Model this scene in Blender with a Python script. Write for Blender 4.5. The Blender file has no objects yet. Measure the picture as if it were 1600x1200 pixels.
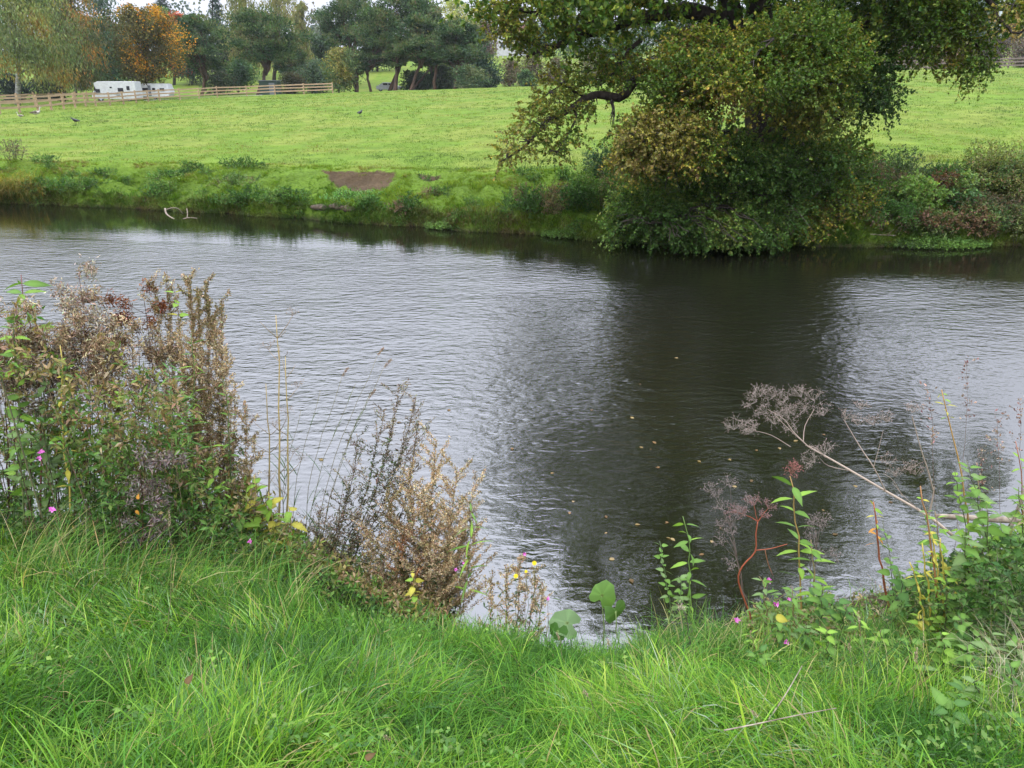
import bpy, math
import numpy as np
from mathutils import Vector, Matrix

# ------------------------------------------------------------------ camera, sky, sun, exposure
SC = bpy.context.scene
F = 1202.0                      # focal length in pixels of the 1600 px wide photograph
PITCH = math.radians(21.6)
CP, SP = math.cos(PITCH), math.sin(PITCH)
H = 3.4                         # eye above the water
cam_data = bpy.data.cameras.new('camera')
cam = bpy.data.objects.new('camera', cam_data)
SC.collection.objects.link(cam)
cam.location = (0, 0, H)
cam.rotation_euler = (math.pi / 2 - PITCH, 0, 0)
cam_data.sensor_width = 36.0
cam_data.lens = 36.0 * F / 1600.0
cam_data.clip_start = 0.05
cam_data.clip_end = 4000
SC.camera = cam

world = bpy.data.worlds.new('World')
SC.world = world
world.use_nodes = True
wn, wl = world.node_tree.nodes, world.node_tree.links
wn.clear()
w_out = wn.new('ShaderNodeOutputWorld')
w_bg = wn.new('ShaderNodeBackground')
sky = wn.new('ShaderNodeTexSky')
sky.sky_type = 'NISHITA'
sky.sun_disc = False
SUN_EL, SUN_ROT = 52.0, 205.0
sky.sun_elevation = math.radians(SUN_EL)
sky.sun_rotation = math.radians(SUN_ROT)
sky.air_density = 1.0
sky.dust_density = 2.0
w_hsv = wn.new('ShaderNodeHueSaturation')
w_hsv.inputs['Saturation'].default_value = 0.12
wl.new(sky.outputs[0], w_hsv.inputs['Color'])
# overcast deck: brighter towards the zenith, soft cloud structure
w_tc = wn.new('ShaderNodeTexCoord')
w_sep = wn.new('ShaderNodeSeparateXYZ')
wl.new(w_tc.outputs['Generated'], w_sep.inputs[0])
w_map = wn.new('ShaderNodeMapRange')
w_map.inputs['From Min'].default_value = 0.0
w_map.inputs['From Max'].default_value = 1.0
w_map.inputs['To Min'].default_value = 4.4
w_map.inputs['To Max'].default_value = 26.0
wl.new(w_sep.outputs['Z'], w_map.inputs['Value'])
w_noise = wn.new('ShaderNodeTexNoise')
w_noise.inputs['Scale'].default_value = 2.2
w_noise.inputs['Detail'].default_value = 5
w_noise.inputs['Roughness'].default_value = 0.5
w_scale = wn.new('ShaderNodeMapping')
w_scale.inputs['Scale'].default_value = (1, 1, 2.5)
wl.new(w_tc.outputs['Generated'], w_scale.inputs[0])
wl.new(w_scale.outputs[0], w_noise.inputs['Vector'])
w_nr = wn.new('ShaderNodeMapRange')
w_nr.inputs['From Min'].default_value = 0.3
w_nr.inputs['From Max'].default_value = 0.7
w_nr.inputs['To Min'].default_value = 0.86
w_nr.inputs['To Max'].default_value = 1.12
wl.new(w_noise.outputs['Fac'], w_nr.inputs['Value'])
w_mul = wn.new('ShaderNodeMath'); w_mul.operation = 'MULTIPLY'
wl.new(w_map.outputs[0], w_mul.inputs[0])
wl.new(w_nr.outputs[0], w_mul.inputs[1])
w_col = wn.new('ShaderNodeVectorMath'); w_col.operation = 'SCALE'
w_col.inputs[0].default_value = (0.885, 0.935, 1.09)
wl.new(w_mul.outputs[0], w_col.inputs['Scale'])
w_mix = wn.new('ShaderNodeMix'); w_mix.data_type = 'RGBA'
w_mix.inputs['Factor'].default_value = 0.85
wl.new(w_hsv.outputs[0], w_mix.inputs[6])
wl.new(w_col.outputs[0], w_mix.inputs[7])
wl.new(w_mix.outputs[2], w_bg.inputs['Color'])
w_bg.inputs['Strength'].default_value = 0.11
wl.new(w_bg.outputs[0], w_out.inputs['Surface'])

sun_data = bpy.data.lights.new('sun', 'SUN')
sun_data.energy = 1.3
sun_data.angle = math.radians(25)
sun_data.color = (1.0, 0.96, 0.9)
sun = bpy.data.objects.new('sun', sun_data)
SC.collection.objects.link(sun)
_sd = Vector((math.sin(math.radians(SUN_ROT)) * math.cos(math.radians(SUN_EL)),
              math.cos(math.radians(SUN_ROT)) * math.cos(math.radians(SUN_EL)),
              math.sin(math.radians(SUN_EL))))
sun.rotation_euler = (-_sd).to_track_quat('-Z', 'Y').to_euler()

SC.view_settings.view_transform = 'Standard'
SC.view_settings.look = 'None'
SC.view_settings.exposure = 0.82
SC.view_settings.gamma = 1.0
SC.view_settings.use_curve_mapping = False
SC.cycles.max_bounces = 6
SC.cycles.transparent_max_bounces = 8
SC.cycles.caustics_reflective = False
SC.cycles.caustics_refractive = False

# ------------------------------------------------------------------ helpers
rng = np.random.default_rng(11)
COL = SC.collection


def tag(o, label=None, cat=None, group=None, kind=None):
    if label: o['label'] = label
    if cat: o['category'] = cat
    if group: o['group'] = group
    if kind: o['kind'] = kind
    return o


def empty(name, loc, label=None, cat=None, group=None):
    o = bpy.data.objects.new(name, None)
    COL.objects.link(o)
    o.location = tuple(float(v) for v in loc)
    o.empty_display_size = 0.1
    return tag(o, label, cat, group)


def at(px, py, y):
    """world point on the pixel's ray at world distance y"""
    d, v = (px - 800.0) / F, (600.0 - py) / F
    t = y / (CP + v * SP)
    return np.array([d * t, y, H + (v * CP - SP) * t])


def hash2(ix, iy, s):
    h = (ix * 374761393 + iy * 668265263 + s * 2147483647 + 1442695040) & 0xffffffff
    h = ((h ^ (h >> 13)) * 1274126177) & 0xffffffff
    h = ((h ^ (h >> 16)) * 2246822519) & 0xffffffff
    return ((h ^ (h >> 15)) & 0xffffff) / float(0xffffff)


def vnoise(x, y, s=0):
    x = np.asarray(x, float); y = np.asarray(y, float)
    ix = np.floor(x).astype(np.int64); iy = np.floor(y).astype(np.int64)
    fx = x - ix; fy = y - iy
    fx = fx * fx * (3 - 2 * fx); fy = fy * fy * (3 - 2 * fy)
    a = hash2(ix, iy, s); b = hash2(ix + 1, iy, s); c = hash2(ix, iy + 1, s); d = hash2(ix + 1, iy + 1, s)
    return (a * (1 - fx) + b * fx) * (1 - fy) + (c * (1 - fx) + d * fx) * fy


def fbm(x, y, s=0, o=3):
    t = 0; a = 1; n = 0
    for k in range(o):
        t = t + a * vnoise(x * 2 ** k, y * 2 ** k, s + k * 17); n += a; a *= 0.5
    return t / n


def n3(P, f, s=0):
    """cheap 3-D noise: three sliced 2-D noises"""
    P = P * f
    return (vnoise(P[:, 0] + P[:, 2] * .37, P[:, 1], s) + vnoise(P[:, 1] + 9.1, P[:, 2] + P[:, 0] * .23, s + 5) + vnoise(P[:, 2] + 3.3, P[:, 0] + P[:, 1] * .31, s + 9)) / 3


class Buf:
    """collects geometry for ONE mesh object"""
    def __init__(self):
        self.V, self.Q, self.T, self.C, self.n = [], [], [], [], 0

    def add(self, V, Q=None, T=None, C=(0.2, 0.2, 0.2)):
        V = np.asarray(V, float).reshape(-1, 3)
        C = np.asarray(C, float)
        if C.ndim == 1: C = np.broadcast_to(C, (len(V), 3))
        self.V.append(V); self.C.append(C)
        if Q is not None and len(Q): self.Q.append(np.asarray(Q, np.int64).reshape(-1, 4) + self.n)
        if T is not None and len(T): self.T.append(np.asarray(T, np.int64).reshape(-1, 3) + self.n)
        self.n += len(V)
        return self

    def mesh(self, name, mat, off=(0, 0, 0), smooth=True):
        V = np.concatenate(self.V) - np.asarray(off, float)
        C = np.concatenate(self.C)
        Q = np.concatenate(self.Q) if self.Q else np.zeros((0, 4), np.int64)
        T = np.concatenate(self.T) if self.T else np.zeros((0, 3), np.int64)
        me = bpy.data.meshes.new(name)
        me.vertices.add(len(V)); me.vertices.foreach_set('co', V.astype(np.float32).ravel())
        nl = Q.size + T.size
        me.loops.add(nl)
        me.loops.foreach_set('vertex_index', np.concatenate([Q.ravel(), T.ravel()]).astype(np.int32))
        me.polygons.add(len(Q) + len(T))
        ls = np.concatenate([np.arange(len(Q)) * 4, Q.size + np.arange(len(T)) * 3]).astype(np.int32)
        me.polygons.foreach_set('loop_start', ls)
        me.polygons.foreach_set('use_smooth', np.full(len(Q) + len(T), smooth))
        me.update(calc_edges=True)
        at_ = me.color_attributes.new('Col', 'FLOAT_COLOR', 'POINT')
        at_.data.foreach_set('color', np.concatenate([C, np.ones((len(C), 1))], 1).astype(np.float32).ravel())
        me.materials.append(mat)
        return me

    def build(self, name, mat, parent=None, kind=None, smooth=True, label=None):
        if not self.V: return None
        off = tuple(parent_world(parent)) if parent else (0, 0, 0)
        o = bpy.data.objects.new(name, self.mesh(name, mat, off, smooth))
        COL.objects.link(o)
        if parent: o.parent = parent
        return tag(o, kind=kind, label=label)


def parent_world(p):
    v = Vector(p.location)
    while p.parent:
        p = p.parent; v += Vector(p.location)
    return v


def unit(v):
    v = np.asarray(v, float)
    return v / np.maximum(np.linalg.norm(v, axis=-1, keepdims=True), 1e-9)


def tube(buf, pts, r, col, n=6, cap=True):
    """tapered tube along a polyline"""
    pts = np.asarray(pts, float); k = len(pts)
    r = np.broadcast_to(np.asarray(r, float), (k,)) if np.ndim(r) == 0 or len(np.atleast_1d(r)) == k else np.linspace(r[0], r[1], k)
    tg = unit(np.gradient(pts, axis=0))
    up = np.array([0, 0, 1.0]) if abs(tg[0][2]) < .9 else np.array([1.0, 0, 0])
    a = unit(np.cross(tg, up)); b = np.cross(tg, a)
    th = np.linspace(0, 2 * np.pi, n, endpoint=False)
    V = pts[:, None, :] + r[:, None, None] * (np.cos(th)[None, :, None] * a[:, None, :] + np.sin(th)[None, :, None] * b[:, None, :])
    i = np.arange(k - 1)[:, None] * n; j = np.arange(n)[None, :]; j2 = (j + 1) % n
    Q = np.stack([i + j, i + j2, i + n + j2, i + n + j], -1).reshape(-1, 4)
    T = []
    if cap and n > 3:
        T = [[0, q + 1, q] for q in range(1, n - 1)] + [[(k - 1) * n, (k - 1) * n + q, (k - 1) * n + q + 1] for q in range(1, n - 1)]
    buf.add(V.reshape(-1, 3), Q, np.array(T) if len(T) else None, col)


def sticks(buf, A, B, r0, r1, col):
    """many straight three-sided twigs at once"""
    A = np.asarray(A, float); B = np.asarray(B, float); n = len(A)
    if n == 0: return
    t = unit(B - A); ref = np.where(np.abs(t[:, 2:3]) < .8, [[0, 0, 1.0]], [[1.0, 0, 0]])
    a = unit(np.cross(t, ref)); b = np.cross(t, a)
    th = np.array([0, 2.0944, 4.18879])
    ring = np.cos(th)[None, :, None] * a[:, None] + np.sin(th)[None, :, None] * b[:, None]
    r0 = np.broadcast_to(r0, (n,)); r1 = np.broadcast_to(r1, (n,))
    V = np.concatenate([A[:, None] + ring * r0[:, None, None], B[:, None] + ring * r1[:, None, None]], 1)
    base = np.arange(n)[:, None, None] * 6
    q = np.array([[0, 1, 4, 3], [1, 2, 5, 4], [2, 0, 3, 5]])[None]
    C = np.asarray(col, float)
    if C.ndim == 2: C = np.repeat(C, 6, 0)
    buf.add(V.reshape(-1, 3), (base + q).reshape(-1, 4), None, C)


def leaves(buf, P, D, N, L, W, col, fold=0.25):
    """many folded leaves: base P, direction D, approximate normal N"""
    n = len(P)
    if n == 0: return
    D = unit(D); S = unit(np.cross(D, N)); Nn = np.cross(S, D)
    L = np.broadcast_to(L, (n,))[:, None]; W = np.broadcast_to(W, (n,))[:, None]
    V = np.stack([P, P + D * L * .45 + S * W * .5 + Nn * W * fold, P + D * L - Nn * L * .08, P + D * L * .45 - S * W * .5 + Nn * W * fold], 1)
    base = np.arange(n)[:, None, None] * 4
    T = base + np.array([[0, 1, 2], [0, 2, 3]])[None]
    C = np.asarray(col, float)
    if C.ndim == 2: C = np.repeat(C, 4, 0)
    buf.add(V.reshape(-1, 3), None, T.reshape(-1, 3), C)


def blades(buf, P, L, W, az, th0, th1, col, seg=4, tipcol=None):
    """many curved grass blades"""
    n = len(P)
    if n == 0: return
    L = np.broadcast_to(L, (n,)); W = np.broadcast_to(W, (n,))
    t = (np.arange(seg) + .5) / seg
    th = th0[:, None] + th1[:, None] * t[None, :] ** 1.2
    st = (L / seg)[:, None]
    hor = np.concatenate([np.zeros((n, 1)), np.cumsum(np.sin(th) * st, 1)], 1)
    ver = np.concatenate([np.zeros((n, 1)), np.cumsum(np.cos(th) * st, 1)], 1)
    tt = np.linspace(0, 1, seg + 1)
    w = W[:, None] * (0.55 + .6 * tt - 1.12 * tt ** 2.2)[None, :] * .5
    dx, dy = np.cos(az)[:, None], np.sin(az)[:, None]
    tw = rng.normal(0, .5, (n, 1))
    sx, sy = np.cos(az[:, None] + 1.57 + tw), np.sin(az[:, None] + 1.57 + tw)
    X = P[:, 0:1] + dx * hor; Y = P[:, 1:2] + dy * hor; Z = P[:, 2:3] + ver
    Lf = np.stack([X - sx * w, Y - sy * w, Z], -1); Rt = np.stack([X + sx * w, Y + sy * w, Z], -1)
    V = np.stack([Lf, Rt], 2).reshape(n, -1, 3)
    base = np.arange(n)[:, None, None] * (2 * (seg + 1))
    k = np.arange(seg)[:, None] * 2
    q = (k + np.array([[0, 1, 3, 2]]))[None]
    C = np.asarray(col, float)
    if C.ndim == 2:
        C = np.repeat(C[:, None, :], 2 * (seg + 1), 1)
        if tipcol is not None:
            f = np.repeat(tt ** 3, 2)[None, :, None]
            C = C * (1 - f * .6) + np.asarray(tipcol)[:, None, :] * f * .6
        C = C.reshape(-1, 3)
    buf.add(V.reshape(-1, 3), (base + q).reshape(-1, 4), None, C)


def instancer(name, label, pts, idx, rotz, scale, protos):
    """one stuff object: points that draw tufts picked from a list of tuft meshes"""
    col = bpy.data.collections.new(name + '_tufts')
    for k, me in enumerate(protos):
        o = bpy.data.objects.new('%s_tuft_%03d' % (name, k), me); col.objects.link(o)
    me = bpy.data.meshes.new(name); n = len(pts)
    me.vertices.add(n); me.vertices.foreach_set('co', np.asarray(pts, np.float32).ravel())
    a = me.attributes.new('rot', 'FLOAT_VECTOR', 'POINT'); r = np.zeros((n, 3), np.float32); r[:, 2] = rotz; r[:, :2] = rng.normal(0, .12, (n, 2)); a.data.foreach_set('vector', r.ravel())
    a = me.attributes.new('scl', 'FLOAT', 'POINT'); a.data.foreach_set('value', np.asarray(scale, np.float32))
    a = me.attributes.new('pick', 'INT', 'POINT'); a.data.foreach_set('value', np.asarray(idx, np.int32))
    o = bpy.data.objects.new(name, me); COL.objects.link(o)
    ng = bpy.data.node_groups.new(name + '_scatter', 'GeometryNodeTree')
    ng.interface.new_socket('Geometry', in_out='INPUT', socket_type='NodeSocketGeometry')
    ng.interface.new_socket('Geometry', in_out='OUTPUT', socket_type='NodeSocketGeometry')
    N, L = ng.nodes, ng.links
    gi, go = N.new('NodeGroupInput'), N.new('NodeGroupOutput')
    ci = N.new('GeometryNodeCollectionInfo'); ci.inputs['Collection'].default_value = col
    ci.inputs['Separate Children'].default_value = True; ci.inputs['Reset Children'].default_value = True
    ip = N.new('GeometryNodeInstanceOnPoints'); ip.inputs['Pick Instance'].default_value = True

    def attr(nm, dt):
        q = N.new('GeometryNodeInputNamedAttribute'); q.data_type = dt; q.inputs['Name'].default_value = nm
        return next(x for x in q.outputs if x.enabled and x.name == 'Attribute')
    e2r = N.new('FunctionNodeEulerToRotation')
    L.new(gi.outputs[0], ip.inputs['Points']); L.new(ci.outputs[0], ip.inputs['Instance'])
    L.new(attr('pick', 'INT'), ip.inputs['Instance Index']); L.new(attr('rot', 'FLOAT_VECTOR'), e2r.inputs[0]); L.new(e2r.outputs[0], ip.inputs['Rotation'])
    L.new(attr('scl', 'FLOAT'), ip.inputs['Scale']); L.new(ip.outputs[0], go.inputs[0])
    md = o.modifiers.new('scatter', 'NODES'); md.node_group = ng
    return tag(o, kind='stuff', label=label)


def tufts(name, mat, fams, variants, nb, rad, L, W, seg, th0=(.05, .6), th1=(.4, 1.6), biased=.8):
    """tuft meshes: one family of colours each, several variants, blades leaning mostly along +X"""
    out = []
    for cols, wts in fams:
        for v in range(variants):
            b = Buf(); P = np.stack([rng.normal(0, rad, nb), rng.normal(0, rad, nb), np.full(nb, -.01)], 1)
            blades(b, P, L * rng.uniform(.45, 1.2, nb), W * rng.uniform(.6, 1.4, nb), rng.normal(0, biased, nb), rng.uniform(*th0, nb), rng.uniform(*th1, nb), palette(nb, cols, wts), seg)
            out.append(b.mesh(name, mat))
    return out


def palette(n, cols, wts, key=None, jit=0.18):
    """pick colours; key (0..1 noise per item) makes neighbours alike; jit varies brightness"""
    cols = np.asarray(cols, float); w = np.cumsum(np.asarray(wts, float)); w /= w[-1]
    u = rng.random(n)
    if key is not None:
        kk = np.asarray(key); rk = np.argsort(np.argsort(kk)) / max(1, n - 1)
        u = np.clip(rk + rng.normal(0, .14, n), 0, .999)
    c = cols[np.searchsorted(w, u).clip(0, len(cols) - 1)]
    return np.clip(c * (1 + rng.normal(0, jit, (n, 1))) * (1 + rng.normal(0, jit * .4, (n, 3))), 0.004, .9)


def rand_dir(n):
    return unit(rng.normal(0, 1, (n, 3)))


# ------------------------------------------------------------------ materials
def new_mat(name):
    m = bpy.data.materials.new(name); m.use_nodes = True
    nt = m.node_tree; nt.nodes.clear()
    out = nt.nodes.new('ShaderNodeOutputMaterial')
    return m, nt, out


def leaf_material(name, rough=.5, trans=.3, spec=.3, tint=(1.15, 1.25, .5), patch=0.0):
    m, nt, out = new_mat(name)
    a = nt.nodes.new('ShaderNodeAttribute'); a.attribute_name = 'Col'
    p = nt.nodes.new('ShaderNodeBsdfPrincipled')
    p.inputs['Roughness'].default_value = rough
    p.inputs['Specular IOR Level'].default_value = spec
    src = a.outputs['Color']
    if patch:
        nz = nt.nodes.new('ShaderNodeTexNoise'); nz.inputs['Scale'].default_value = patch; nz.inputs['Detail'].default_value = 3
        g = nt.nodes.new('ShaderNodeNewGeometry'); nt.links.new(g.outputs['Position'], nz.inputs['Vector'])
        mr = nt.nodes.new('ShaderNodeMapRange'); mr.inputs['From Min'].default_value = .3; mr.inputs['From Max'].default_value = .7
        mr.inputs['To Min'].default_value = .78; mr.inputs['To Max'].default_value = 1.2
        nt.links.new(nz.outputs['Fac'], mr.inputs['Value'])
        vm = nt.nodes.new('ShaderNodeVectorMath'); vm.operation = 'SCALE'
        nt.links.new(src, vm.inputs[0]); nt.links.new(mr.outputs[0], vm.inputs['Scale']); src = vm.outputs[0]
    nt.links.new(src, p.inputs['Base Color'])
    if trans > 0:
        tr = nt.nodes.new('ShaderNodeBsdfTranslucent')
        tm = nt.nodes.new('ShaderNodeVectorMath'); tm.operation = 'MULTIPLY'
        tm.inputs[1].default_value = tint
        nt.links.new(src, tm.inputs[0]); nt.links.new(tm.outputs[0], tr.inputs['Color'])
        mx = nt.nodes.new('ShaderNodeMixShader'); mx.inputs[0].default_value = trans
        nt.links.new(p.outputs[0], mx.inputs[1]); nt.links.new(tr.outputs[0], mx.inputs[2])
        nt.links.new(mx.outputs[0], out.inputs['Surface'])
    else:
        nt.links.new(p.outputs[0], out.inputs['Surface'])
    return m


def noise_material(name, c1, c2, scale, rough=.8, bump=.3, detail=6, spec=.2, stretch=(1, 1, 1), metallic=0, dist=.02):
    m, nt, out = new_mat(name)
    tc = nt.nodes.new('ShaderNodeTexCoord'); mp = nt.nodes.new('ShaderNodeMapping'); mp.inputs['Scale'].default_value = stretch
    nz = nt.nodes.new('ShaderNodeTexNoise'); nz.inputs['Scale'].default_value = scale; nz.inputs['Detail'].default_value = detail
    cr = nt.nodes.new('ShaderNodeValToRGB')
    cr.color_ramp.elements[0].position = .3; cr.color_ramp.elements[0].color = (*c1, 1)
    cr.color_ramp.elements[1].position = .72; cr.color_ramp.elements[1].color = (*c2, 1)
    p = nt.nodes.new('ShaderNodeBsdfPrincipled'); p.inputs['Roughness'].default_value = rough
    p.inputs['Specular IOR Level'].default_value = spec; p.inputs['Metallic'].default_value = metallic
    bm = nt.nodes.new('ShaderNodeBump'); bm.inputs['Strength'].default_value = bump; bm.inputs['Distance'].default_value = dist
    L = nt.links
    L.new(tc.outputs['Object'], mp.inputs[0]); L.new(mp.outputs[0], nz.inputs['Vector']); L.new(nz.outputs['Fac'], cr.inputs[0])
    L.new(cr.outputs[0], p.inputs['Base Color']); L.new(nz.outputs['Fac'], bm.inputs['Height']); L.new(bm.outputs[0], p.inputs['Normal'])
    L.new(p.outputs[0], out.inputs['Surface'])
    return m


M = {}
M['leaf'] = leaf_material('leaf', .55, .32, .2)
M['leaf_far'] = leaf_material('leaf_far', .65, .25, .2)
M['grass'] = leaf_material('grass_blade', .55, .42, .22, tint=(1.15, 1.3, .4))
M['meadow_grass'] = leaf_material('meadow_grass_blade', .6, .35, .2, tint=(1.2, 1.15, .5))
M['dry'] = leaf_material('dry_plant', .8, .2, .1, tint=(1, .95, .8))
M['stem'] = leaf_material('stem', .55, 0, .3)
M['petal'] = leaf_material('petal', .5, .35, .2, tint=(1, 1, 1))
M['bark'] = noise_material('bark', (.018, .014, .011), (.075, .06, .048), 9, .9, .9, 8, .15, (1, 1, .25), dist=.05)
M['pine_bark'] = noise_material('pine_bark', (.04, .027, .02), (.12, .075, .052), 3, .9, .8, 6, .15, (1, 1, .3), dist=.05)
M['birch_bark'] = noise_material('birch_bark', (.10, .10, .095), (.42, .42, .40), 2.5, .8, .4, 6, .2, (1, 1, 2.5))
M['dead_wood'] = noise_material('dead_wood', (.13, .10, .075), (.33, .28, .22), 30, .85, .5, 6, .15, (1, 1, 1), dist=.004)
M['fence_wood'] = noise_material('fence_wood', (.24, .165, .10), (.43, .31, .20), 3, .85, .4, 5, .15, (1, 1, 1))
M['fence_grey'] = noise_material('fence_grey_wood', (.11, .085, .075), (.22, .18, .16), 3, .85, .4, 5, .15, (1, 1, 1))


def paint(name, c, rough=.4, spec=.4, var=.12, scale=4):
    return noise_material(name, tuple(v * (1 - var) for v in c), tuple(min(1, v * (1 + var)) for v in c), scale, rough, .03, 4, spec)


M['white_paint'] = paint('white_paint', (.5, .51, .53), .4)
M['dark_glass'] = paint('dark_glass', (.012, .014, .018), .08, .6)
M['rubber'] = paint('rubber', (.02, .02, .02), .8)
M['grey_trim'] = paint('grey_trim', (.12, .13, .15), .5)
M['green_paint'] = paint('green_paint', (.018, .04, .03), .6)
M['render'] = paint('house_render', (.42, .42, .43), .8, .2)
M['roof_tile'] = paint('roof_tile', (.17, .085, .06), .8, .2, .35, 3)
M['pole_metal'] = paint('pole_metal', (.42, .46, .5), .4, .5)
M['black_feather'] = paint('black_feather', (.009, .009, .012), .45, .4)
M['brown_feather'] = paint('brown_feather', (.11, .085, .065), .7, .2, .35, 30)
M['pale_feather'] = paint('pale_feather', (.38, .35, .31), .7, .2, .2, 30)


def ground_material(name, kind):
    m, nt, out = new_mat(name)
    N, L = nt.nodes, nt.links
    a = N.new('ShaderNodeAttribute'); a.attribute_name = 'Col'
    g = N.new('ShaderNodeNewGeometry')
    n1 = N.new('ShaderNodeTexNoise'); n1.inputs['Scale'].default_value = .9 if kind == 'far' else 6; n1.inputs['Detail'].default_value = 8; n1.inputs['Roughness'].default_value = .62
    n2 = N.new('ShaderNodeTexNoise'); n2.inputs['Scale'].default_value = 14 if kind == 'far' else 60; n2.inputs['Detail'].default_value = 5
    for n in (n1, n2): L.new(g.outputs['Position'], n.inputs['Vector'])
    mr = N.new('ShaderNodeMapRange'); mr.inputs['From Min'].default_value = .28; mr.inputs['From Max'].default_value = .72
    mr.inputs['To Min'].default_value = .72; mr.inputs['To Max'].default_value = 1.25
    L.new(n1.outputs['Fac'], mr.inputs['Value'])
    mr2 = N.new('ShaderNodeMapRange'); mr2.inputs['From Min'].default_value = .3; mr2.inputs['From Max'].default_value = .7
    mr2.inputs['To Min'].default_value = .8; mr2.inputs['To Max'].default_value = 1.18
    L.new(n2.outputs['Fac'], mr2.inputs['Value'])
    mu = N.new('ShaderNodeMath'); mu.operation = 'MULTIPLY'; L.new(mr.outputs[0], mu.inputs[0]); L.new(mr2.outputs[0], mu.inputs[1])
    vm = N.new('ShaderNodeVectorMath'); vm.operation = 'SCALE'; L.new(a.outputs['Color'], vm.inputs[0]); L.new(mu.outputs[0], vm.inputs['Scale'])
    p = N.new('ShaderNodeBsdfPrincipled'); p.inputs['Roughness'].default_value = .9; p.inputs['Specular IOR Level'].default_value = .1
    L.new(vm.outputs[0], p.inputs['Base Color'])
    ad = N.new('ShaderNodeMath'); ad.operation = 'MULTIPLY_ADD'; ad.inputs[1].default_value = .35
    L.new(n2.outputs['Fac'], ad.inputs[0]); L.new(n1.outputs['Fac'], ad.inputs[2])
    b = N.new('ShaderNodeBump'); b.inputs['Strength'].default_value = .8; b.inputs['Distance'].default_value = .12 if kind == 'far' else .02
    L.new(ad.outputs[0], b.inputs['Height']); L.new(b.outputs[0], p.inputs['Normal'])
    L.new(p.outputs[0], out.inputs['Surface'])
    return m


M['meadow'] = ground_material('meadow_turf', 'far')
M['near_soil'] = ground_material('near_soil', 'near')


def water_material():
    m, nt, out = new_mat('river_water')
    N, L = nt.nodes, nt.links
    g = N.new('ShaderNodeNewGeometry')

    def nz(scale, sx, sy, detail=3, rot=0, rough=.5):
        mp = N.new('ShaderNodeMapping'); mp.inputs['Scale'].default_value = (sx, sy, 1); mp.inputs['Rotation'].default_value = (0, 0, rot)
        L.new(g.outputs['Position'], mp.inputs[0])
        t = N.new('ShaderNodeTexNoise'); t.inputs['Scale'].default_value = scale; t.inputs['Detail'].default_value = detail; t.inputs['Roughness'].default_value = rough
        L.new(mp.outputs[0], t.inputs['Vector'])
        return t.outputs['Fac']

    def math_(op, a, b):
        n = N.new('ShaderNodeMath'); n.operation = op
        for i, v in enumerate((a, b)):
            if isinstance(v, (int, float)): n.inputs[i].default_value = v
            else: L.new(v, n.inputs[i])
        return n.outputs[0]

    def rng_(v, a, b, c, d):
        n = N.new('ShaderNodeMapRange'); n.inputs['From Min'].default_value = a; n.inputs['From Max'].default_value = b
        n.inputs['To Min'].default_value = c; n.inputs['To Max'].default_value = d; L.new(v, n.inputs['Value']); return n.outputs[0]
    fine = nz(17, .58, 1.0, 3, .16, .6)       # short wind ripples, longer across the view
    mid = nz(8.5, .50, 1.0, 2, -.22)
    swell = nz(1.6, .5, 1.0, 2, .2)
    # wind patches: ruffled in mid-river, calmer by both banks
    sep = N.new('ShaderNodeSeparateXYZ'); L.new(g.outputs['Position'], sep.inputs[0])
    near = rng_(math_('SUBTRACT', sep.outputs['Y'], math_('MULTIPLY', sep.outputs['X'], .5)), 4.4, 8.2, .10, 1.0)
    sh = math_('ADD', sep.outputs['Y'], math_('MULTIPLY', sep.outputs['X'], .17))
    far = rng_(sh, 13.8, 16.0, 1.0, .10)
    patch = rng_(nz(.33, .6, 1.0, 3, .3), .36, .62, .6, 1.15)
    amp = math_('MULTIPLY', math_('MULTIPLY', near, far), patch)
    h = math_('ADD', math_('ADD', math_('MULTIPLY', fine, .0125), math_('MULTIPLY', mid, .027)), math_('MULTIPLY', swell, .024))
    h = math_('MULTIPLY', h, amp)
    b = N.new('ShaderNodeBump'); b.inputs['Strength'].default_value = 1.0; b.inputs['Distance'].default_value = 1.0
    L.new(h, b.inputs['Height'])
    p = N.new('ShaderNodeBsdfPrincipled')
    p.inputs['Base Color'].default_value = (.008, .008, .0045, 1)
    p.inputs['Roughness'].default_value = .03
    p.inputs['IOR'].default_value = 2.7
    L.new(b.outputs[0], p.inputs['Normal'])
    L.new(p.outputs[0], out.inputs['Surface'])
    return m


M['water'] = water_material()

# ------------------------------------------------------------------ terrain functions
def pyd(py, z):
    v = (600.0 - np.asarray(py, float)) / F
    return (H - z) / -(v * CP - SP) * (CP + v * SP)


def pxof(x, y, zr=1.0):
    return 800 + F * x / (np.maximum(y, .5) * CP + (H - zr) * SP)


def xof(px, y, z=1.0):
    return (px - 800) / F * (y * CP + (H - z) * SP)


_px = [-300, 0, 120, 240, 350, 460, 560, 700, 850, 960, 1100, 1400, 1600, 1900]
_fw = [312, 318, 322, 328, 334, 340, 349, 358, 368, 379, 384, 385, 385, 388]
FW_Y = pyd(_fw, 0.0)
_tx = [-300, 0, 200, 420, 500, 650, 800, 950, 1100, 1350, 1600, 1900]
_tp = [250, 253, 257, 260, 264, 269, 272, 274, 272, 270, 268, 266]
TZ = np.array([1.0] * 6 + [1.05, 1.1, 1.25, 1.3, 1.3, 1.3])
FT_Y = pyd(_tp, TZ)
_cx = [-300, 0, 150, 300, 400, 550, 700, 800, 1000, 1350, 1450, 1600, 1900]
_cp = [158, 156, 156, 152, 149, 144, 139, 136, 128, 111, 109, 106, 100]
CY = np.array([110, 105, 105, 105, 105, 105, 105, 100, 95, 88, 86, 84, 82.])
_cv = (600 - np.array(_cp, float)) / F
CZ = H + (_cv * CP - SP) / (CP + _cv * SP) * CY


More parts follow.
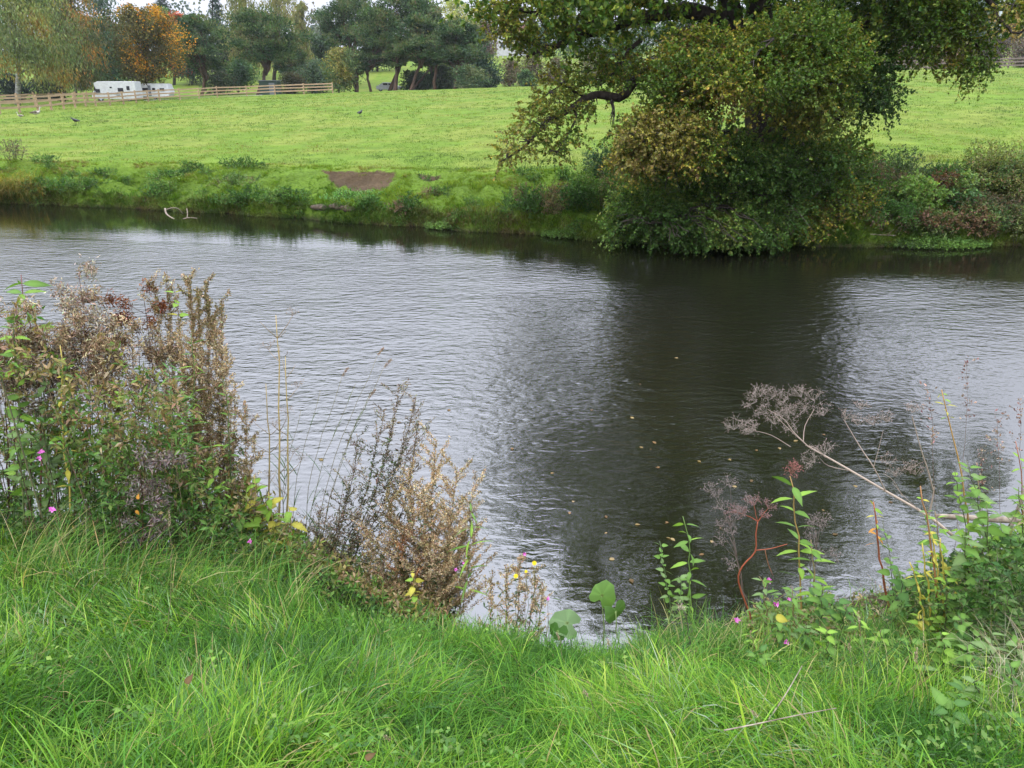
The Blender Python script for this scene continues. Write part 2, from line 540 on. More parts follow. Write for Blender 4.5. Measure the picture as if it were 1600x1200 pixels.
def sm(t):
    t = np.clip(t, 0, 1); return t * t * (3 - 2 * t)


def scar(x, y):
    """eroded bare soil bites below the bank top: mask, height fraction up the eroded face, foot distance"""
    px = pxof(x, y)
    yt = np.interp(px, _tx, FT_Y)
    out = []
    for c, hw, dep, s in ((560, 54, 1.45, 0), (668, 17, .75, 7)):
        u = (px - c + 16 * (fbm(x * 1.3, y * 1.3, 97 + s) - .5) + 9 * (fbm(x * 7, y * 7, 93 + s) - .5)) / hw
        top = yt - .10 + .22 * (fbm(x * 2.1, 0 * y, 99 + s) - .5)
        foot = top - dep * np.sqrt(np.clip(1 - u * u, 0, 1)) * (.75 + .5 * fbm(x * 1.7, 0 * y, 95 + s))
        w = (y - foot) / np.maximum(top - foot, .02)
        out.append(((np.abs(u) < 1) & (w > 0) & (w < 1), np.clip(w, 0, 1), foot))
    return out


def far_z(x, y):
    px = pxof(x, y)
    yw = np.interp(px, _px, FW_Y); yt = np.interp(px, _tx, FT_Y); zt = np.interp(px, _tx, TZ)
    yc = np.interp(px, _cx, CY); zc = np.interp(px, _cx, CZ)
    wob = (fbm(x * .9, y * .0 + 3, 4) - .5) * .9
    t = (y - (yw + wob * .5)) / np.maximum(yt - yw, .5)
    bank = .24 * sm(t * 9 + .2) + (zt - .24) * (np.clip(t, 0, 1) ** .95)
    hum = (fbm(x * 1.1, y * 1.6, 8, 4) - .5) * .46 * np.exp(-((t - .55) / .5) ** 2) * (px < 1000) + (fbm(x * 3.1, y * 3.6, 18, 3) - .5) * .24 * np.exp(-((t - .55) / .6) ** 2)
    z = np.where(t < 0, -.9 + .9 * sm(1 + t * 2.5), bank + hum)
    tf = np.clip((y - yt) / (yc - yt), 0, 1)
    fld = zt + (zc - zt) * tf + (fbm(x * .12, y * .12, 2) - .5) * .35 * np.sin(np.pi * tf) + (fbm(x * 1.3, y * 1.3, 5) - .5) * .07
    z = np.where(t > 1, fld + hum, z)
    for msk, w, foot in scar(x, y):
        tf_ = np.clip((foot - yw) / np.maximum(yt - yw, .5), 0, 1); z0 = .24 + (zt - .24) * tf_ ** .95 - .05
        zz_ = z0 + (zt - z0) * w ** 3.2 + .16 * (fbm(x * 7, y * 5, 90) - .5)
        z = np.where(msk, np.minimum(z, zz_), z)
    be = y - yc
    hill = zc - .35 * sm(be / 8) + .085 * np.clip(be - 18, 0, None) * sm((be - 14) / 50) * np.clip(1 - (be - 18) / 700, .2, 1)
    hill = np.where(be > 260, np.minimum(hill, zc + 18 + (fbm(x * .01, y * .01, 3) - .5) * 8), hill)
    return np.where(be > 0, hill + (fbm(x * .1, y * .1, 6) - .5) * .3, z)


_nx = [-600, 0, 400, 600, 940, 1100, 1300, 1600, 2200]
NYC = [3.5, 3.45, 3.35, 3.2, 3.15, 3.2, 3.05, 3.0, 3.0]
NZC = [1.2, 1.12, .95, .78, .62, .70, .72, .85, .9]
NYW = [5.6, 5.3, 4.75, 4.45, 3.85, 4.1, 4.45, 5.0, 5.4]


def near_z(x, y):
    px = pxof(x, np.maximum(y, .9), 1.2)
    yc = np.interp(px, _nx, NYC); zc = np.interp(px, _nx, NZC); yw = np.interp(px, _nx, NYW)
    a = 1.78 + (zc - 1.78) * np.clip((y - 1.1) / (yc - 1.1), 0, 1) ** 1.12
    t = (y - yc) / (yw - yc)
    b = zc + (-.06 - zc) * np.clip(t, 0, 1) ** .85 - .8 * sm((t - 1) * .8)
    z = np.where(y < yc, a, b)
    return z + (fbm(x * 1.7, y * 1.7, 31) - .5) * .12 * np.clip((yw - y), 0, 1)


def gz(x, y):
    return float(near_z(np.array([x]), np.array([y]))[0]) if y < 9 else float(far_z(np.array([x]), np.array([y]))[0])


def ground_at(px, y):
    """point on the ground seen at picture column px, at distance y"""
    z = 1.0
    for _ in range(3):
        x = xof(px, y, z); z = gz(x, y)
    return np.array([x, y, z])


# ------------------------------------------------------------------ large structure: meadow, near bank, river
cols = np.concatenate([np.linspace(-900, -160, 24), np.arange(-150, 1760, 5.0), np.linspace(1775, 2600, 24)])
rows = []
u = np.concatenate([np.linspace(-.3, 1.12, 96), np.linspace(1.19, 3.2, 34)])
far_rows = np.concatenate([np.linspace(0, 1, 70)[1:] ** 1.5])
GX, GY = [], []
yw = np.interp(cols, _px, FW_Y); yt = np.interp(cols, _tx, FT_Y); yc = np.interp(cols, _cx, CY)
for uu in u: GY.append(yw + (yt - yw) * uu)
y_last = GY[-1]
for f in far_rows: GY.append(y_last + (yc + 4 - y_last) * f)
for f in np.geomspace(6, 1500, 46): GY.append(yc + f)
GY = np.array(GY); GX = (cols[None] - 800) / F * (GY * CP + (H - 1) * SP)
GZ = far_z(GX, GY)
nr, nc = GX.shape
i = np.arange(nr - 1)[:, None] * nc; j = np.arange(nc - 1)[None]
Q = np.stack([i + j, i + j + 1, i + nc + j + 1, i + nc + j], -1).reshape(-1, 4)
X, Y, Z = GX.ravel(), GY.ravel(), GZ.ravel()
green = np.array([.095, .158, .015]); yel = np.array([.138, .175, .027]); soil = np.array([.06, .042, .024]); bankg = np.array([.075, .125, .015])
k = (.5 * fbm(X * .22, Y * .25, 41, 4) + .5 * fbm(X * .9, Y * .5, 42, 3))[:, None]
C = green * (1 - sm((k - .38) * 4)) + yel * sm((k - .38) * 4)
pxv = pxof(X, Y); tB = (Y - np.interp(pxv, _px, FW_Y)) / (np.interp(pxv, _tx, FT_Y) - np.interp(pxv, _px, FW_Y))
bk = (1 - sm((tB - .8) * 3))[:, None]
C = C * (1 - bk) + bankg * (.75 + .5 * fbm(X * 1.5, Y * 2.5, 43)[:, None]) * bk
sc0 = [q[0] for q in scar(X, Y)]
ss = (sc0[0] | sc0[1]).astype(float)[:, None]
C = C * (1 - ss) + soil * (.7 + .7 * fbm(X * 4, Y * 7, 44, 3)[:, None]) * ss
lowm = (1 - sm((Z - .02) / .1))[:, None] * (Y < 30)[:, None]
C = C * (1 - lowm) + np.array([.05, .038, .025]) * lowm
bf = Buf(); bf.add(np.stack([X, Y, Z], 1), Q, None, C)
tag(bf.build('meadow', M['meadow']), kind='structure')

nx_ = np.linspace(-9, 9, 240); ny_ = np.concatenate([np.linspace(-14, .6, 12), np.linspace(.7, 6.6, 110)])
NX, NY = np.meshgrid(nx_, ny_)
NX = NX * np.where(NY < 1, 1.5, 1.0)
NZ = near_z(NX, NY)
nr, nc = NX.shape
i = np.arange(nr - 1)[:, None] * nc; j = np.arange(nc - 1)[None]
Q = np.stack([i + j, i + j + 1, i + nc + j + 1, i + nc + j], -1).reshape(-1, 4)
k = fbm(NX.ravel() * 2, NY.ravel() * 2, 51)[:, None]
C = np.array([.035, .045, .014]) * (1 - k) + np.array([.055, .042, .022]) * k
bf = Buf(); bf.add(np.stack([NX.ravel(), NY.ravel(), NZ.ravel()], 1), Q, None, C)
tag(bf.build('near_bank', M['near_soil']), kind='structure')

bf = Buf(); bf.add([(-160, 2.5, 0), (160, 2.5, 0), (160, 60, 0), (-160, 60, 0)], [[0, 1, 2, 3]])
tag(bf.build('river', M['water']), kind='structure')
# ------------------------------------------------------------------ tree builders
def twigs(leafb, twigb, P, D, n_leaf, tw_len, lf, lfw, cols, droop=0.0, twr=.004, spread=.8, twcol=(.05, .04, .03), fold=.25):
    """twigs at P pointing D, each with n_leaf leaves; cols one colour per twig-leaf"""
    n = len(P)
    if n == 0: return
    D = unit(D); tl = tw_len * rng.uniform(.6, 1.3, n)
    E = P + D * tl[:, None]; E[:, 2] -= droop * tl
    if twigb is not None: sticks(twigb, P, E, twr, twr * .4, twcol)
    s = rng.uniform(.1, 1, (n, n_leaf)); LP = P[:, None] + (E - P)[:, None] * s[..., None]
    LD = D[:, None] * .6 + rng.normal(0, spread, (n, n_leaf, 3)); LD[..., 2] -= droop * .8
    N = rng.normal(0, .6, (n, n_leaf, 3)); N[..., 2] += .9
    leaves(leafb, LP.reshape(-1, 3), LD.reshape(-1, 3), N.reshape(-1, 3), lf * rng.uniform(.65, 1.2, n * n_leaf), lfw * rng.uniform(.7, 1.2, n * n_leaf), cols, fold)


def shell(n, c, r, gap=0.0, f=1.0, seed=0, power=.45, bottom=1.0):
    """points in an ellipsoid, denser near its surface, with noise gaps"""
    c = np.asarray(c, float); r = np.asarray(r, float)
    out = []; tot = 0
    while tot < n:
        d = rand_dir(n * 2); rad = rng.random(n * 2) ** power
        p = d * rad[:, None]
        p[:, 2] = np.where(p[:, 2] < 0, p[:, 2] * bottom, p[:, 2])
        # lumpy outline
        lump = .58 + .84 * n3(d * 2.6 + seed * 3.1, 1.0, seed)
        P = c + p * r * lump[:, None]
        if gap:
            g = n3(P, f, seed + 3); P = P[g > min(gap, np.quantile(g, .45))]
        out.append(P); tot += len(P)
    P = np.concatenate(out)[:n]
    return P, unit((P - c) / r)


def limb(p0, p1, n=6, sag=0.0, wig=.06):
    p0 = np.asarray(p0, float); p1 = np.asarray(p1, float)
    t = np.linspace(0, 1, n)[:, None]; L = np.linalg.norm(p1 - p0)
    P = p0 * (1 - t) + p1 * t
    P = P + rng.normal(0, wig * L / n ** .5, P.shape) * np.sin(np.pi * t)
    P[:, 2] += (np.sin(np.pi * t) * sag * L)[:, 0]
    return P


GREEN_D = [(.022, .05, .018), (.035, .07, .022), (.05, .09, .028)]


def bg_tree(px, pytop, y, wpx, kind, label, cat='tree', cols=None, wts=None, n=5000, lf=.3, bole=.18, trunk_r=None, lean=0, group=None, name=None, bark='bark', base_px=None, under=0, hot=0.0, blobs=None):
    lf = lf * 1.18; wpx = wpx * 1.08
    base = ground_at(px if base_px is None else base_px, y); base[2] -= .1
    top = at(px, pytop, y)
    hgt = max(top[2] - base[2], 1.5); wr = wpx / F * (y * CP + 1.0) / 2
    cx = at(px, pytop, y)[0]
    if cols is not PINE: cols = [tuple(v * 1.22 for v in c_) for c_ in cols]
    root = empty(name or {'pine': 'pine_tree', 'birch': 'birch_tree', 'cone': 'conifer_tree', 'bush': 'bush'}.get(kind, 'broadleaf_tree'), base, label, cat, group)
    lb, tb = Buf(), Buf()
    tr = trunk_r or hgt * .022
    S = int(px * 7 + y)
    if kind in ('round', 'bush', 'birch'):
        b0 = base[2] + hgt * bole; ch = (top[2] - b0)
        nb = blobs or (9 if kind != 'birch' else 9)
        cen = []
        for k in range(nb):
            f = (k + .5) / nb; prof = np.sin(np.pi * (0.16 + .74 * f)) ** .7
            for q in range(2 if nb > 4 else 1):
                ang = rng.uniform(0, 6.28); rr = wr * prof * rng.uniform(.25, .58)
                c = np.array([cx + math.cos(ang) * rr, y + math.sin(ang) * rr * .8, b0 + ch * (.08 + .84 * f)])
                cen.append((c, wr * prof * rng.uniform(.52, .74)))
        per = n // len(cen) + 1
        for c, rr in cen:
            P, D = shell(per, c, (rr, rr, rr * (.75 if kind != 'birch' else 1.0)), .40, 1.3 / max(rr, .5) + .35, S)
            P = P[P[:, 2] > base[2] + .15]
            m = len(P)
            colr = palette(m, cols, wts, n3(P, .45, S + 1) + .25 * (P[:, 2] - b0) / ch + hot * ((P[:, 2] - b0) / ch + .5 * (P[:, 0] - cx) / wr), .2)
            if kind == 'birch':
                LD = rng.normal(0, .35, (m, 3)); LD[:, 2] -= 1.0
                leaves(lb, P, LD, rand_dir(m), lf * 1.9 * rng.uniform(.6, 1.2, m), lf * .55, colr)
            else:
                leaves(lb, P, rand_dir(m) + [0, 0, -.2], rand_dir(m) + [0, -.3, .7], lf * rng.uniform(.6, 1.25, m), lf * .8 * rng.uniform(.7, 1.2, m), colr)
        tp = limb(base, (cx, y, b0 + ch * .75), 8, 0, .05)
        tube(tb, tp, (tr, tr * .3), (.3, .3, .3), 7)
        for c, rr in cen[::2]:
            s = tp[rng.integers(2, 6)]
            tube(tb, limb(s, c, 5, .05, .08), (tr * .42, tr * .1), (.3, .3, .3), 5)
    elif kind == 'cone':
        nl = 12
        b0 = base[2] + hgt * bole
        per = n // nl
        for k in range(nl):
            f = k / (nl - 1); rr = wr * (1 - f) ** .8 + .25; zc = b0 + (top[2] - b0) * f
            P, D = shell(per, (cx, y, zc), (rr, rr, hgt / nl * .75), .38, .9, S + k, .7)
            m = len(P); out = P - [cx, y, zc]; out[:, 2] = -.25 * np.abs(out[:, 0])
            leaves(lb, P, out + rng.normal(0, .3, (m, 3)), rand_dir(m) * .5 + [0, 0, 1], lf * 1.4 * rng.uniform(.6, 1.2, m), lf * .6, palette(m, cols, wts, n3(P, .6, S), .22))
        tube(tb, limb(base, (cx, y, top[2] - .3), 6, 0, .01), (tr, tr * .2), (.3, .3, .3), 6)
    elif kind == 'pine':
        b0 = base[2] + hgt * bole
        fork = np.array([cx + lean * .5, y, base[2] + hgt * max(bole, .3)])
        tp = limb(base, fork, 6, 0, .07)
        tr *= .58
        tube(tb, tp, (tr * 1.15, tr * .8), (.3, .3, .3), 8)
        npad = blobs or 36
        for k in range(npad):
            f = (k + rng.random()) / npad
            ang = rng.uniform(0, 6.28)
            prof = (.55 + .45 * np.sin(np.pi * min(1, f * 1.1))) * (1 if f < .8 else .75)
            rr = wr * prof * rng.uniform(.25, .82)
            c = np.array([cx + math.cos(ang) * rr, y + math.sin(ang) * rr * .7, b0 + (top[2] - b0) * (.12 + .82 * f)])
            pr = wr * rng.uniform(.22, .42)
            P, D = shell(int(n * 1.35) // npad, c, (pr, pr * .9, pr * rng.uniform(.30, .46)), .42, 1.6 / pr, S + k, .5, .6)
            m = len(P)
            colr = palette(m, cols, wts, n3(P, .8, S + 1), .22)
            LD = D + rng.normal(0, .6, (m, 3)); LD[:, 2] += .5
            leaves(lb, P, LD, rand_dir(m), lf * 1.0 * rng.uniform(.6, 1.2, m), lf * .42, colr)
            if k % 2 == 0:
                mid = fork + (c - fork) * .4 + [0, 0, .2]
                pts = np.concatenate([limb(fork - [0, 0, hgt * rng.uniform(0, .1)], mid, 4, .05, .15), limb(mid, c, 4, .05, .15)[1:]])
                tube(tb, pts, (tr * .55, tr * .1), (.3, .3, .3), 5)
        bark = 'pine_bark'
    o = tb.build('trunk', M[bark], root)
    o = lb.build('crown', M['leaf_far'], root)
    return root


PINE = [(.03, .065, .026), (.055, .095, .036), (.088, .135, .05), (.12, .12, .05)]
PW = [3, 4, 3, .6]
DG = [(.03, .06, .03), (.045, .09, .035), (.07, .12, .04)]
# near row of trees behind the meadow fence, left to right
bg_tree(22, -60, 82, 175, 'birch', 'tall pale olive birch at the left edge, foliage hanging over white trunks', cols=[(.10, .13, .05), (.17, .19, .065), (.22, .19, .06), (.24, .14, .03)], wts=[3, 4, 2, .4], n=15000, lf=.17, bole=.22, bark='birch_bark', base_px=27)
bg_tree(-75, -60, 84, 150, 'birch', 'pale olive birch with a white trunk cut off by the left edge', cols=[(.10, .13, .05), (.17, .19, .065), (.22, .19, .06)], wts=[3, 4, 2], n=6000, lf=.17, bole=.24, bark='birch_bark', base_px=-30)
bg_tree(92, -50, 97, 110, 'birch', 'tall olive and orange tinted birch between the pale birch and the dark green tree', cols=[(.07, .085, .035), (.12, .11, .045), (.17, .15, .05), (.30, .14, .03)], wts=[3, 3, 2, .7], n=13000, lf=.18, bole=.1, base_px=98)
bg_tree(152, 22, 128, 80, 'round', 'dark green broadleaf tree just left of the orange maple', cols=DG, wts=[3, 3, 1], n=8000, lf=.26, bole=.12)
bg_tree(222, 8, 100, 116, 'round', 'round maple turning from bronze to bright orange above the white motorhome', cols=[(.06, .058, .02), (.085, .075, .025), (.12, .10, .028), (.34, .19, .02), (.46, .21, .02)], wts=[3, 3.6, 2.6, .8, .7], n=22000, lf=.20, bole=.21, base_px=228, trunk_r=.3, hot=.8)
bg_tree(308, 22, 122, 120, 'pine', 'dark spreading pine with a pale dead stem right of the orange maple', cols=PINE, wts=PW, n=9000, lf=.34, bole=.28, base_px=315, trunk_r=.42)
bg_tree(405, 18, 118, 140, 'pine', 'wide pine with a leaning twisted reddish trunk behind the end of the pale fence', cols=PINE, wts=PW, n=10000, lf=.34, bole=.36, base_px=402, trunk_r=.45)
bg_tree(372, 92, 132, 55, 'round', 'small dark tree between two pines behind the pale fence', cols=DG, wts=[2, 2, 1], n=2500, lf=.3, bole=.2)
bg_tree(448, 60, 130, 60, 'pine', 'thin pine with two crossing trunks beside the dark green hut', cols=PINE, wts=PW, n=3500, lf=.32, bole=.3, base_px=448)
bg_tree(488, 96, 128, 62, 'bush', 'grey green bushy willow left of the yellowish bush', cols=[(.05, .085, .05), (.08, .12, .065)], wts=[1, 1], n=3500, lf=.26, bole=.06)
bg_tree(530, 72, 120, 62, 'bush', 'olive and yellow leafy bush in the gap below the pines', cols=[(.075, .115, .04), (.13, .15, .045), (.20, .18, .045)], wts=[2, 2, 1.2], n=5000, lf=.24, bole=.08)
bg_tree(543, -6, 138, 125, 'pine', 'tall dark pine rising against the sky left of the tallest pine', cols=PINE, wts=PW, n=9000, lf=.38, bole=.42, base_px=556, trunk_r=.45)
bg_tree(585, 50, 122, 80, 'pine', 'pine with a slanting trunk in front of the bright green gap', cols=PINE, wts=PW, n=4500, lf=.34, bole=.40, base_px=580, lean=-3, trunk_r=.32)
bg_tree(628, -8, 124, 165, 'pine', 'tallest dense dark pine of the clump with a thick leaning trunk', cols=PINE, wts=PW, n=14000, lf=.38, bole=.38, base_px=608, trunk_r=.5)
bg_tree(655, 22, 118, 110, 'pine', 'pine with twin dark trunks in the middle of the clump', cols=PINE, wts=PW, n=6500, lf=.34, bole=.42, base_px=640, trunk_r=.38)
bg_tree(672, 60, 121, 90, 'pine', 'slender bare stemmed pine right of the twin trunks', cols=PINE, wts=PW, n=4000, lf=.34, bole=.45, base_px=640, trunk_r=.25)
bg_tree(715, 34, 116, 118, 'pine', 'spreading pine at the right end of the clump with a crooked forked trunk', cols=PINE, wts=PW, n=8500, lf=.34, bole=.33, base_px=710, trunk_r=.35)
bg_tree(618, 70, 119, 46, 'pine', 'upright dark pine trunk beside the thick leaning one', cols=PINE, wts=PW, n=2200, lf=.3, bole=.5, base_px=617, trunk_r=.5, blobs=12)
bg_tree(680, 66, 117, 50, 'pine', 'slim straight pine in the right half of the clump', cols=PINE, wts=PW, n=2200, lf=.3, bole=.5, base_px=678, trunk_r=.4, blobs=12)
bg_tree(556, 90, 121, 40, 'pine', 'grey straight pine trunk right of the yellowish bush', cols=PINE, wts=PW, n=1800, lf=.3, bole=.5, base_px=557, trunk_r=.5, blobs=12)
bg_tree(645, 112, 126, 50, 'bush', 'dark evergreen bush between the trunks of the pines', cols=[(.03, .055, .028), (.045, .07, .035)], wts=[1, 1], n=2500, lf=.25, bole=.03)
bg_tree(690, 100, 122, 50, 'bush', 'ivy covered dark bush under the pine with the crooked trunk', cols=[(.022, .045, .02), (.05, .075, .03)], wts=[2, 1], n=3000, lf=.25, bole=.03)
bg_tree(735, 104, 112, 60, 'bush', 'mid green bush at the foot of the rightmost pine', cols=[(.045, .08, .035), (.09, .11, .045)], wts=[2, 1], n=3000, lf=.22, bole=.04)
bg_tree(760, 92, 115, 52, 'bush', 'rounded dark evergreen bush right of the pine clump', cols=[(.022, .045, .028), (.035, .06, .035)], wts=[1, 1], n=3500, lf=.22, bole=.03)
for (px, pt, y, w, lab) in [(796, 92, 130, 40, 'small brown leafed bush at the meadow edge below the white house'), (832, 84, 126, 62, 'wide russet bush at the meadow edge left of the drooping alder branch'), (822, 108, 116, 28, 'small dark green bush in front of the russet bush'), (875, 90, 124, 50, 'dull olive bush behind the drooping alder branch'), (925, 80, 126, 60, 'brownish bush showing through the alder branches'), (985, 76, 122, 60, 'dark green bush showing beside the golden alder foliage')]:
    bg_tree(px, pt, y, w, 'bush', lab, cols=[(.075, .06, .04), (.11, .075, .05), (.09, .09, .045)] if 'green' not in lab else DG, wts=[1, 1, 1], n=2600, lf=.22, bole=.04)
# second row, higher on the hill
for (px, pt, y, w, kd, lab, cl, n_) in [
    (55, -30, 150, 90, 'round', 'blue green tree behind the gap of the two birches', [(.05, .09, .07), (.07, .11, .08)], 3500),
    (158, -25, 165, 95, 'round', 'dark green tree rising behind the dark tree beside the maple', [(.035, .065, .045), (.05, .09, .055)], 4500),
    (250, -14, 190, 62, 'cone', 'dark cedar topping the orange maple', [(.03, .05, .04), (.045, .07, .05)], 3500),
    (205, 14, 185, 40, 'cone', 'blue green conifer peeping between the dark tree and the maple', [(.045, .07, .06), (.06, .09, .07)], 2200),
    (272, 12, 150, 52, 'round', 'bright red leafed tree behind the maple', [(.30, .06, .035), (.38, .10, .04), (.25, .12, .05)], 3500),
    (256, 4, 168, 44, 'round', 'fresh green round tree top above the maple', [(.07, .14, .04), (.09, .17, .05)], 2500),
    (300, 18, 200, 40, 'round', 'bare greyish tree right of the red tree', [(.10, .09, .09), (.13, .11, .09)], 1200),
    (332, -25, 170, 34, 'cone', 'narrow dark conifer against the sky', [(.025, .05, .045), (.04, .065, .055)], 2500),
    (372, -20, 155, 70, 'birch', 'yellow green weeping tree behind the wide pine', [(.12, .13, .045), (.17, .17, .055)], 6000),
    (428, -28, 150, 90, 'birch', 'tall yellow olive weeping tree behind the pines', [(.13, .14, .05), (.18, .17, .06)], 7000),
    (470, -8, 145, 34, 'birch', 'thin yellowish weeping tree beside the sky gap', [(.13, .14, .05), (.18, .17, .06)], 3000),
    (500, 10, 210, 46, 'round', 'pale hazy tree under the sky gap', [(.08, .12, .09), (.11, .14, .10)], 2500),
    (668, 12, 180, 50, 'round', 'yellow green tree top behind the right shoulder of the pines', [(.14, .17, .06), (.18, .20, .07)], 2500),
    (712, -8, 215, 76, 'round', 'lime yellow tree on the hill behind the pines', [(.22, .24, .06), (.28, .28, .07)], 5000),
    (752, 2, 225, 40, 'round', 'muted yellow tree on the hill beside the house', [(.15, .16, .06), (.19, .17, .07)], 2500),
    (686, 22, 200, 22, 'cone', 'small dark conifer in front of the lime yellow tree', [(.03, .055, .05), (.045, .07, .06)], 1500),
    (760, 34, 190, 50, 'round', 'purplish brown tree left of the white house', [(.09, .065, .06), (.12, .08, .06)], 3000),
    (800, 30, 235, 70, 'round', 'blue grey tree above the white house', [(.06, .09, .08), (.08, .11, .09)], 4000),
    (850, 40, 200, 80, 'round', 'dark blue green tree right of the white house', [(.04, .07, .055), (.06, .09, .065)], 5000),
    (905, 30, 190, 90, 'round', 'dull green tree seen through the alder branches', [(.045, .075, .05), (.065, .10, .06)], 4500),
    (965, 45, 185, 80, 'round', 'dark green tree behind the middle alder limbs', [(.04, .07, .045), (.06, .09, .055)], 4000),
    (1010, 20, 200, 90, 'round', 'grey green tree behind the alder trunk', [(.04, .07, .05), (.06, .09, .06)], 3000),
    (1400, 10, 170, 90, 'round', 'grey green tree behind the right alder foliage', [(.06, .09, .07), (.09, .11, .07)], 4500),
    (1462, -10, 180, 100, 'round', 'dark blue green tree behind the hawthorns', [(.04, .07, .06), (.06, .09, .07)], 5000),
    (1535, 0, 175, 80, 'round', 'bluish green tree left of the lamp pole', [(.045, .08, .07), (.07, .10, .08)], 4500),
    (1588, 8, 160, 62, 'round', 'golden yellow tree at the right edge', [(.26, .19, .04), (.32, .22, .05), (.12, .12, .05)], 4500),
    (1660, 0, 165, 90, 'round', 'olive tree cut off by the right edge', [(.12, .12, .05), (.08, .10, .05)], 3500),
    (-40, -20, 150, 110, 'round', 'green tree behind the left edge birch', [(.05, .09, .05), (.08, .11, .06)], 4000),
    (118, 62, 135, 40, 'round', 'brownish small tree in the gap right of the orange tinted birch', [(.10, .09, .05), (.07, .09, .04)], 2000),
    (185, 30, 150, 60, 'round', 'dull green tree behind the left side of the maple', [(.045, .07, .04), (.07, .09, .045)], 3000),
    (300, 50, 150, 80, 'round', 'dark tree filling the gap right of the maple', [(.03, .055, .03), (.05, .07, .035)], 3500),
    (350, 40, 160, 80, 'round', 'dark green tree behind the two left pines', [(.03, .055, .03), (.05, .07, .035)], 3500),
    (455, 50, 150, 60, 'round', 'olive green tree behind the thin pine', [(.05, .075, .035), (.09, .10, .04)], 3000),
    (500, 55, 150, 60, 'round', 'dark green tree behind the grey green willow', [(.03, .06, .035), (.05, .08, .04)], 3000),
    (590, 30, 165, 80, 'round', 'dark tree filling the middle of the pine clump from behind', [(.025, .05, .03), (.04, .065, .035)], 3500),
    (720, 60, 150, 60, 'round', 'dark tree behind the rightmost pine of the clump', [(.03, .055, .04), (.05, .07, .045)], 3000),
    (1340, 30, 175, 90, 'round', 'green tree behind the dark hanging alder sprays', [(.05, .08, .05), (.07, .10, .055)], 3500),
    (1060, 40, 190, 80, 'round', 'grey green tree hidden behind the golden alder foliage', [(.05, .08, .05), (.07, .10, .055)], 2500)]:
    bg_tree(px, pt, y, w, kd, lab, cols=cl, wts=[1] * len(cl), n=n_, lf=.36 if kd != 'birch' else .26, bole=.08)
for k, (px, pt, y, w, lab) in enumerate([
    (1370, 78, 112, 50, 'grey brown hawthorn nearest to the dark hanging alder sprays'), (1420, 72, 114, 58, 'purplish grey hawthorn behind the dark rail fence'),
    (1473, 70, 112, 62, 'reddish brown hawthorn under the hanging alder spray'), (1523, 66, 116, 52, 'yellowish hawthorn left of the dark hawthorn'),
    (1563, 56, 112, 56, 'dark grey brown round hawthorn below the lamp pole'), (1608, 62, 114, 56, 'brown hawthorn cut off by the right edge'),
    (1500, 50, 126, 50, 'olive yellow bush between two hawthorns')]):
    cl = [[(.10, .08, .075), (.13, .10, .085)], [(.095, .075, .08), (.12, .095, .085)], [(.13, .08, .07), (.11, .085, .07)], [(.15, .13, .06), (.12, .11, .06)], [(.055, .045, .045), (.085, .065, .055)], [(.12, .085, .06), (.10, .08, .07)], [(.14, .13, .055), (.11, .12, .05)]][k]
    bg_tree(px, pt, y, w, 'bush', lab, cols=cl, wts=[1, 1], n=3400, lf=.2, bole=.12, name='hawthorn_bush', group='hawthorns behind the right fence')
for (px, pt, y, w, lab, cl) in [(10, 118, 96, 70, 'very dark hedge behind the white birch trunks at the left edge', [(.012, .022, .02), (.02, .035, .025)]), (70, 122, 100, 60, 'dark hedge bush at the foot of the orange tinted birch', [(.02, .035, .02), (.05, .06, .03)]),
    (335, 112, 128, 60, 'dark undergrowth bush between the two left pines', [(.03, .05, .025), (.06, .06, .03)]), (452, 116, 126, 50, 'brownish undergrowth bush right of the shed', [(.05, .055, .03), (.08, .07, .035)]),
    (668, 118, 128, 60, 'deep shaded bush behind the bare pine stems', [(.03, .055, .028), (.05, .075, .035)]), (712, 116, 124, 60, 'olive shaded bush beneath the crooked pine', [(.04, .06, .025), (.08, .09, .035)])]:
    bg_tree(px, pt, y, w, 'bush', lab, cols=cl, wts=[1, 1], n=2600, lf=.22, bole=.03)
# far wood on the ridge
lb = Buf()
for k in range(150):
    px = rng.uniform(-500, 2200); y = rng.uniform(235, 330)
    b = ground_at(px, y); r = rng.uniform(4, 9)
    P, D = shell(280, (b[0], y, b[2] + r * .9), (r, r, r * 1.1), .38, .25, k)
    base = np.array([(.05, .075, .055), (.08, .10, .06), (.12, .10, .06), (.06, .09, .075)][rng.integers(0, 4)])
    leaves(lb, P, rand_dir(len(P)), rand_dir(len(P)), 1.05, .95, np.clip(base * (1 + rng.normal(0, .2, (len(P), 1))), .01, 1))
tag(lb.build('woods', M['leaf_far']), kind='stuff', label='distant autumn woods along the hill ridge')

# ------------------------------------------------------------------ the big alder
ABARK = (.3, .3, .3)


def pxpath(pts):
    P = np.array([at(*p) for p in pts]); t = np.arange(len(P)); tt = np.linspace(0, len(P) - 1, (len(P) - 1) * 3 + 1)
    # smooth interpolation (Catmull-Rom)
    Q = np.concatenate([[2 * P[0] - P[1]], P, [2 * P[-1] - P[-2]]])
    out = []
    for u in tt:
        k = min(int(u), len(P) - 2); f = u - k
        a, b, c, d = Q[k], Q[k + 1], Q[k + 2], Q[k + 3]
        out.append(.5 * (2 * b + (c - a) * f + (2 * a - 5 * b + 4 * c - d) * f * f + (3 * b - 3 * c + d - a) * f ** 3))
    return np.array(out)


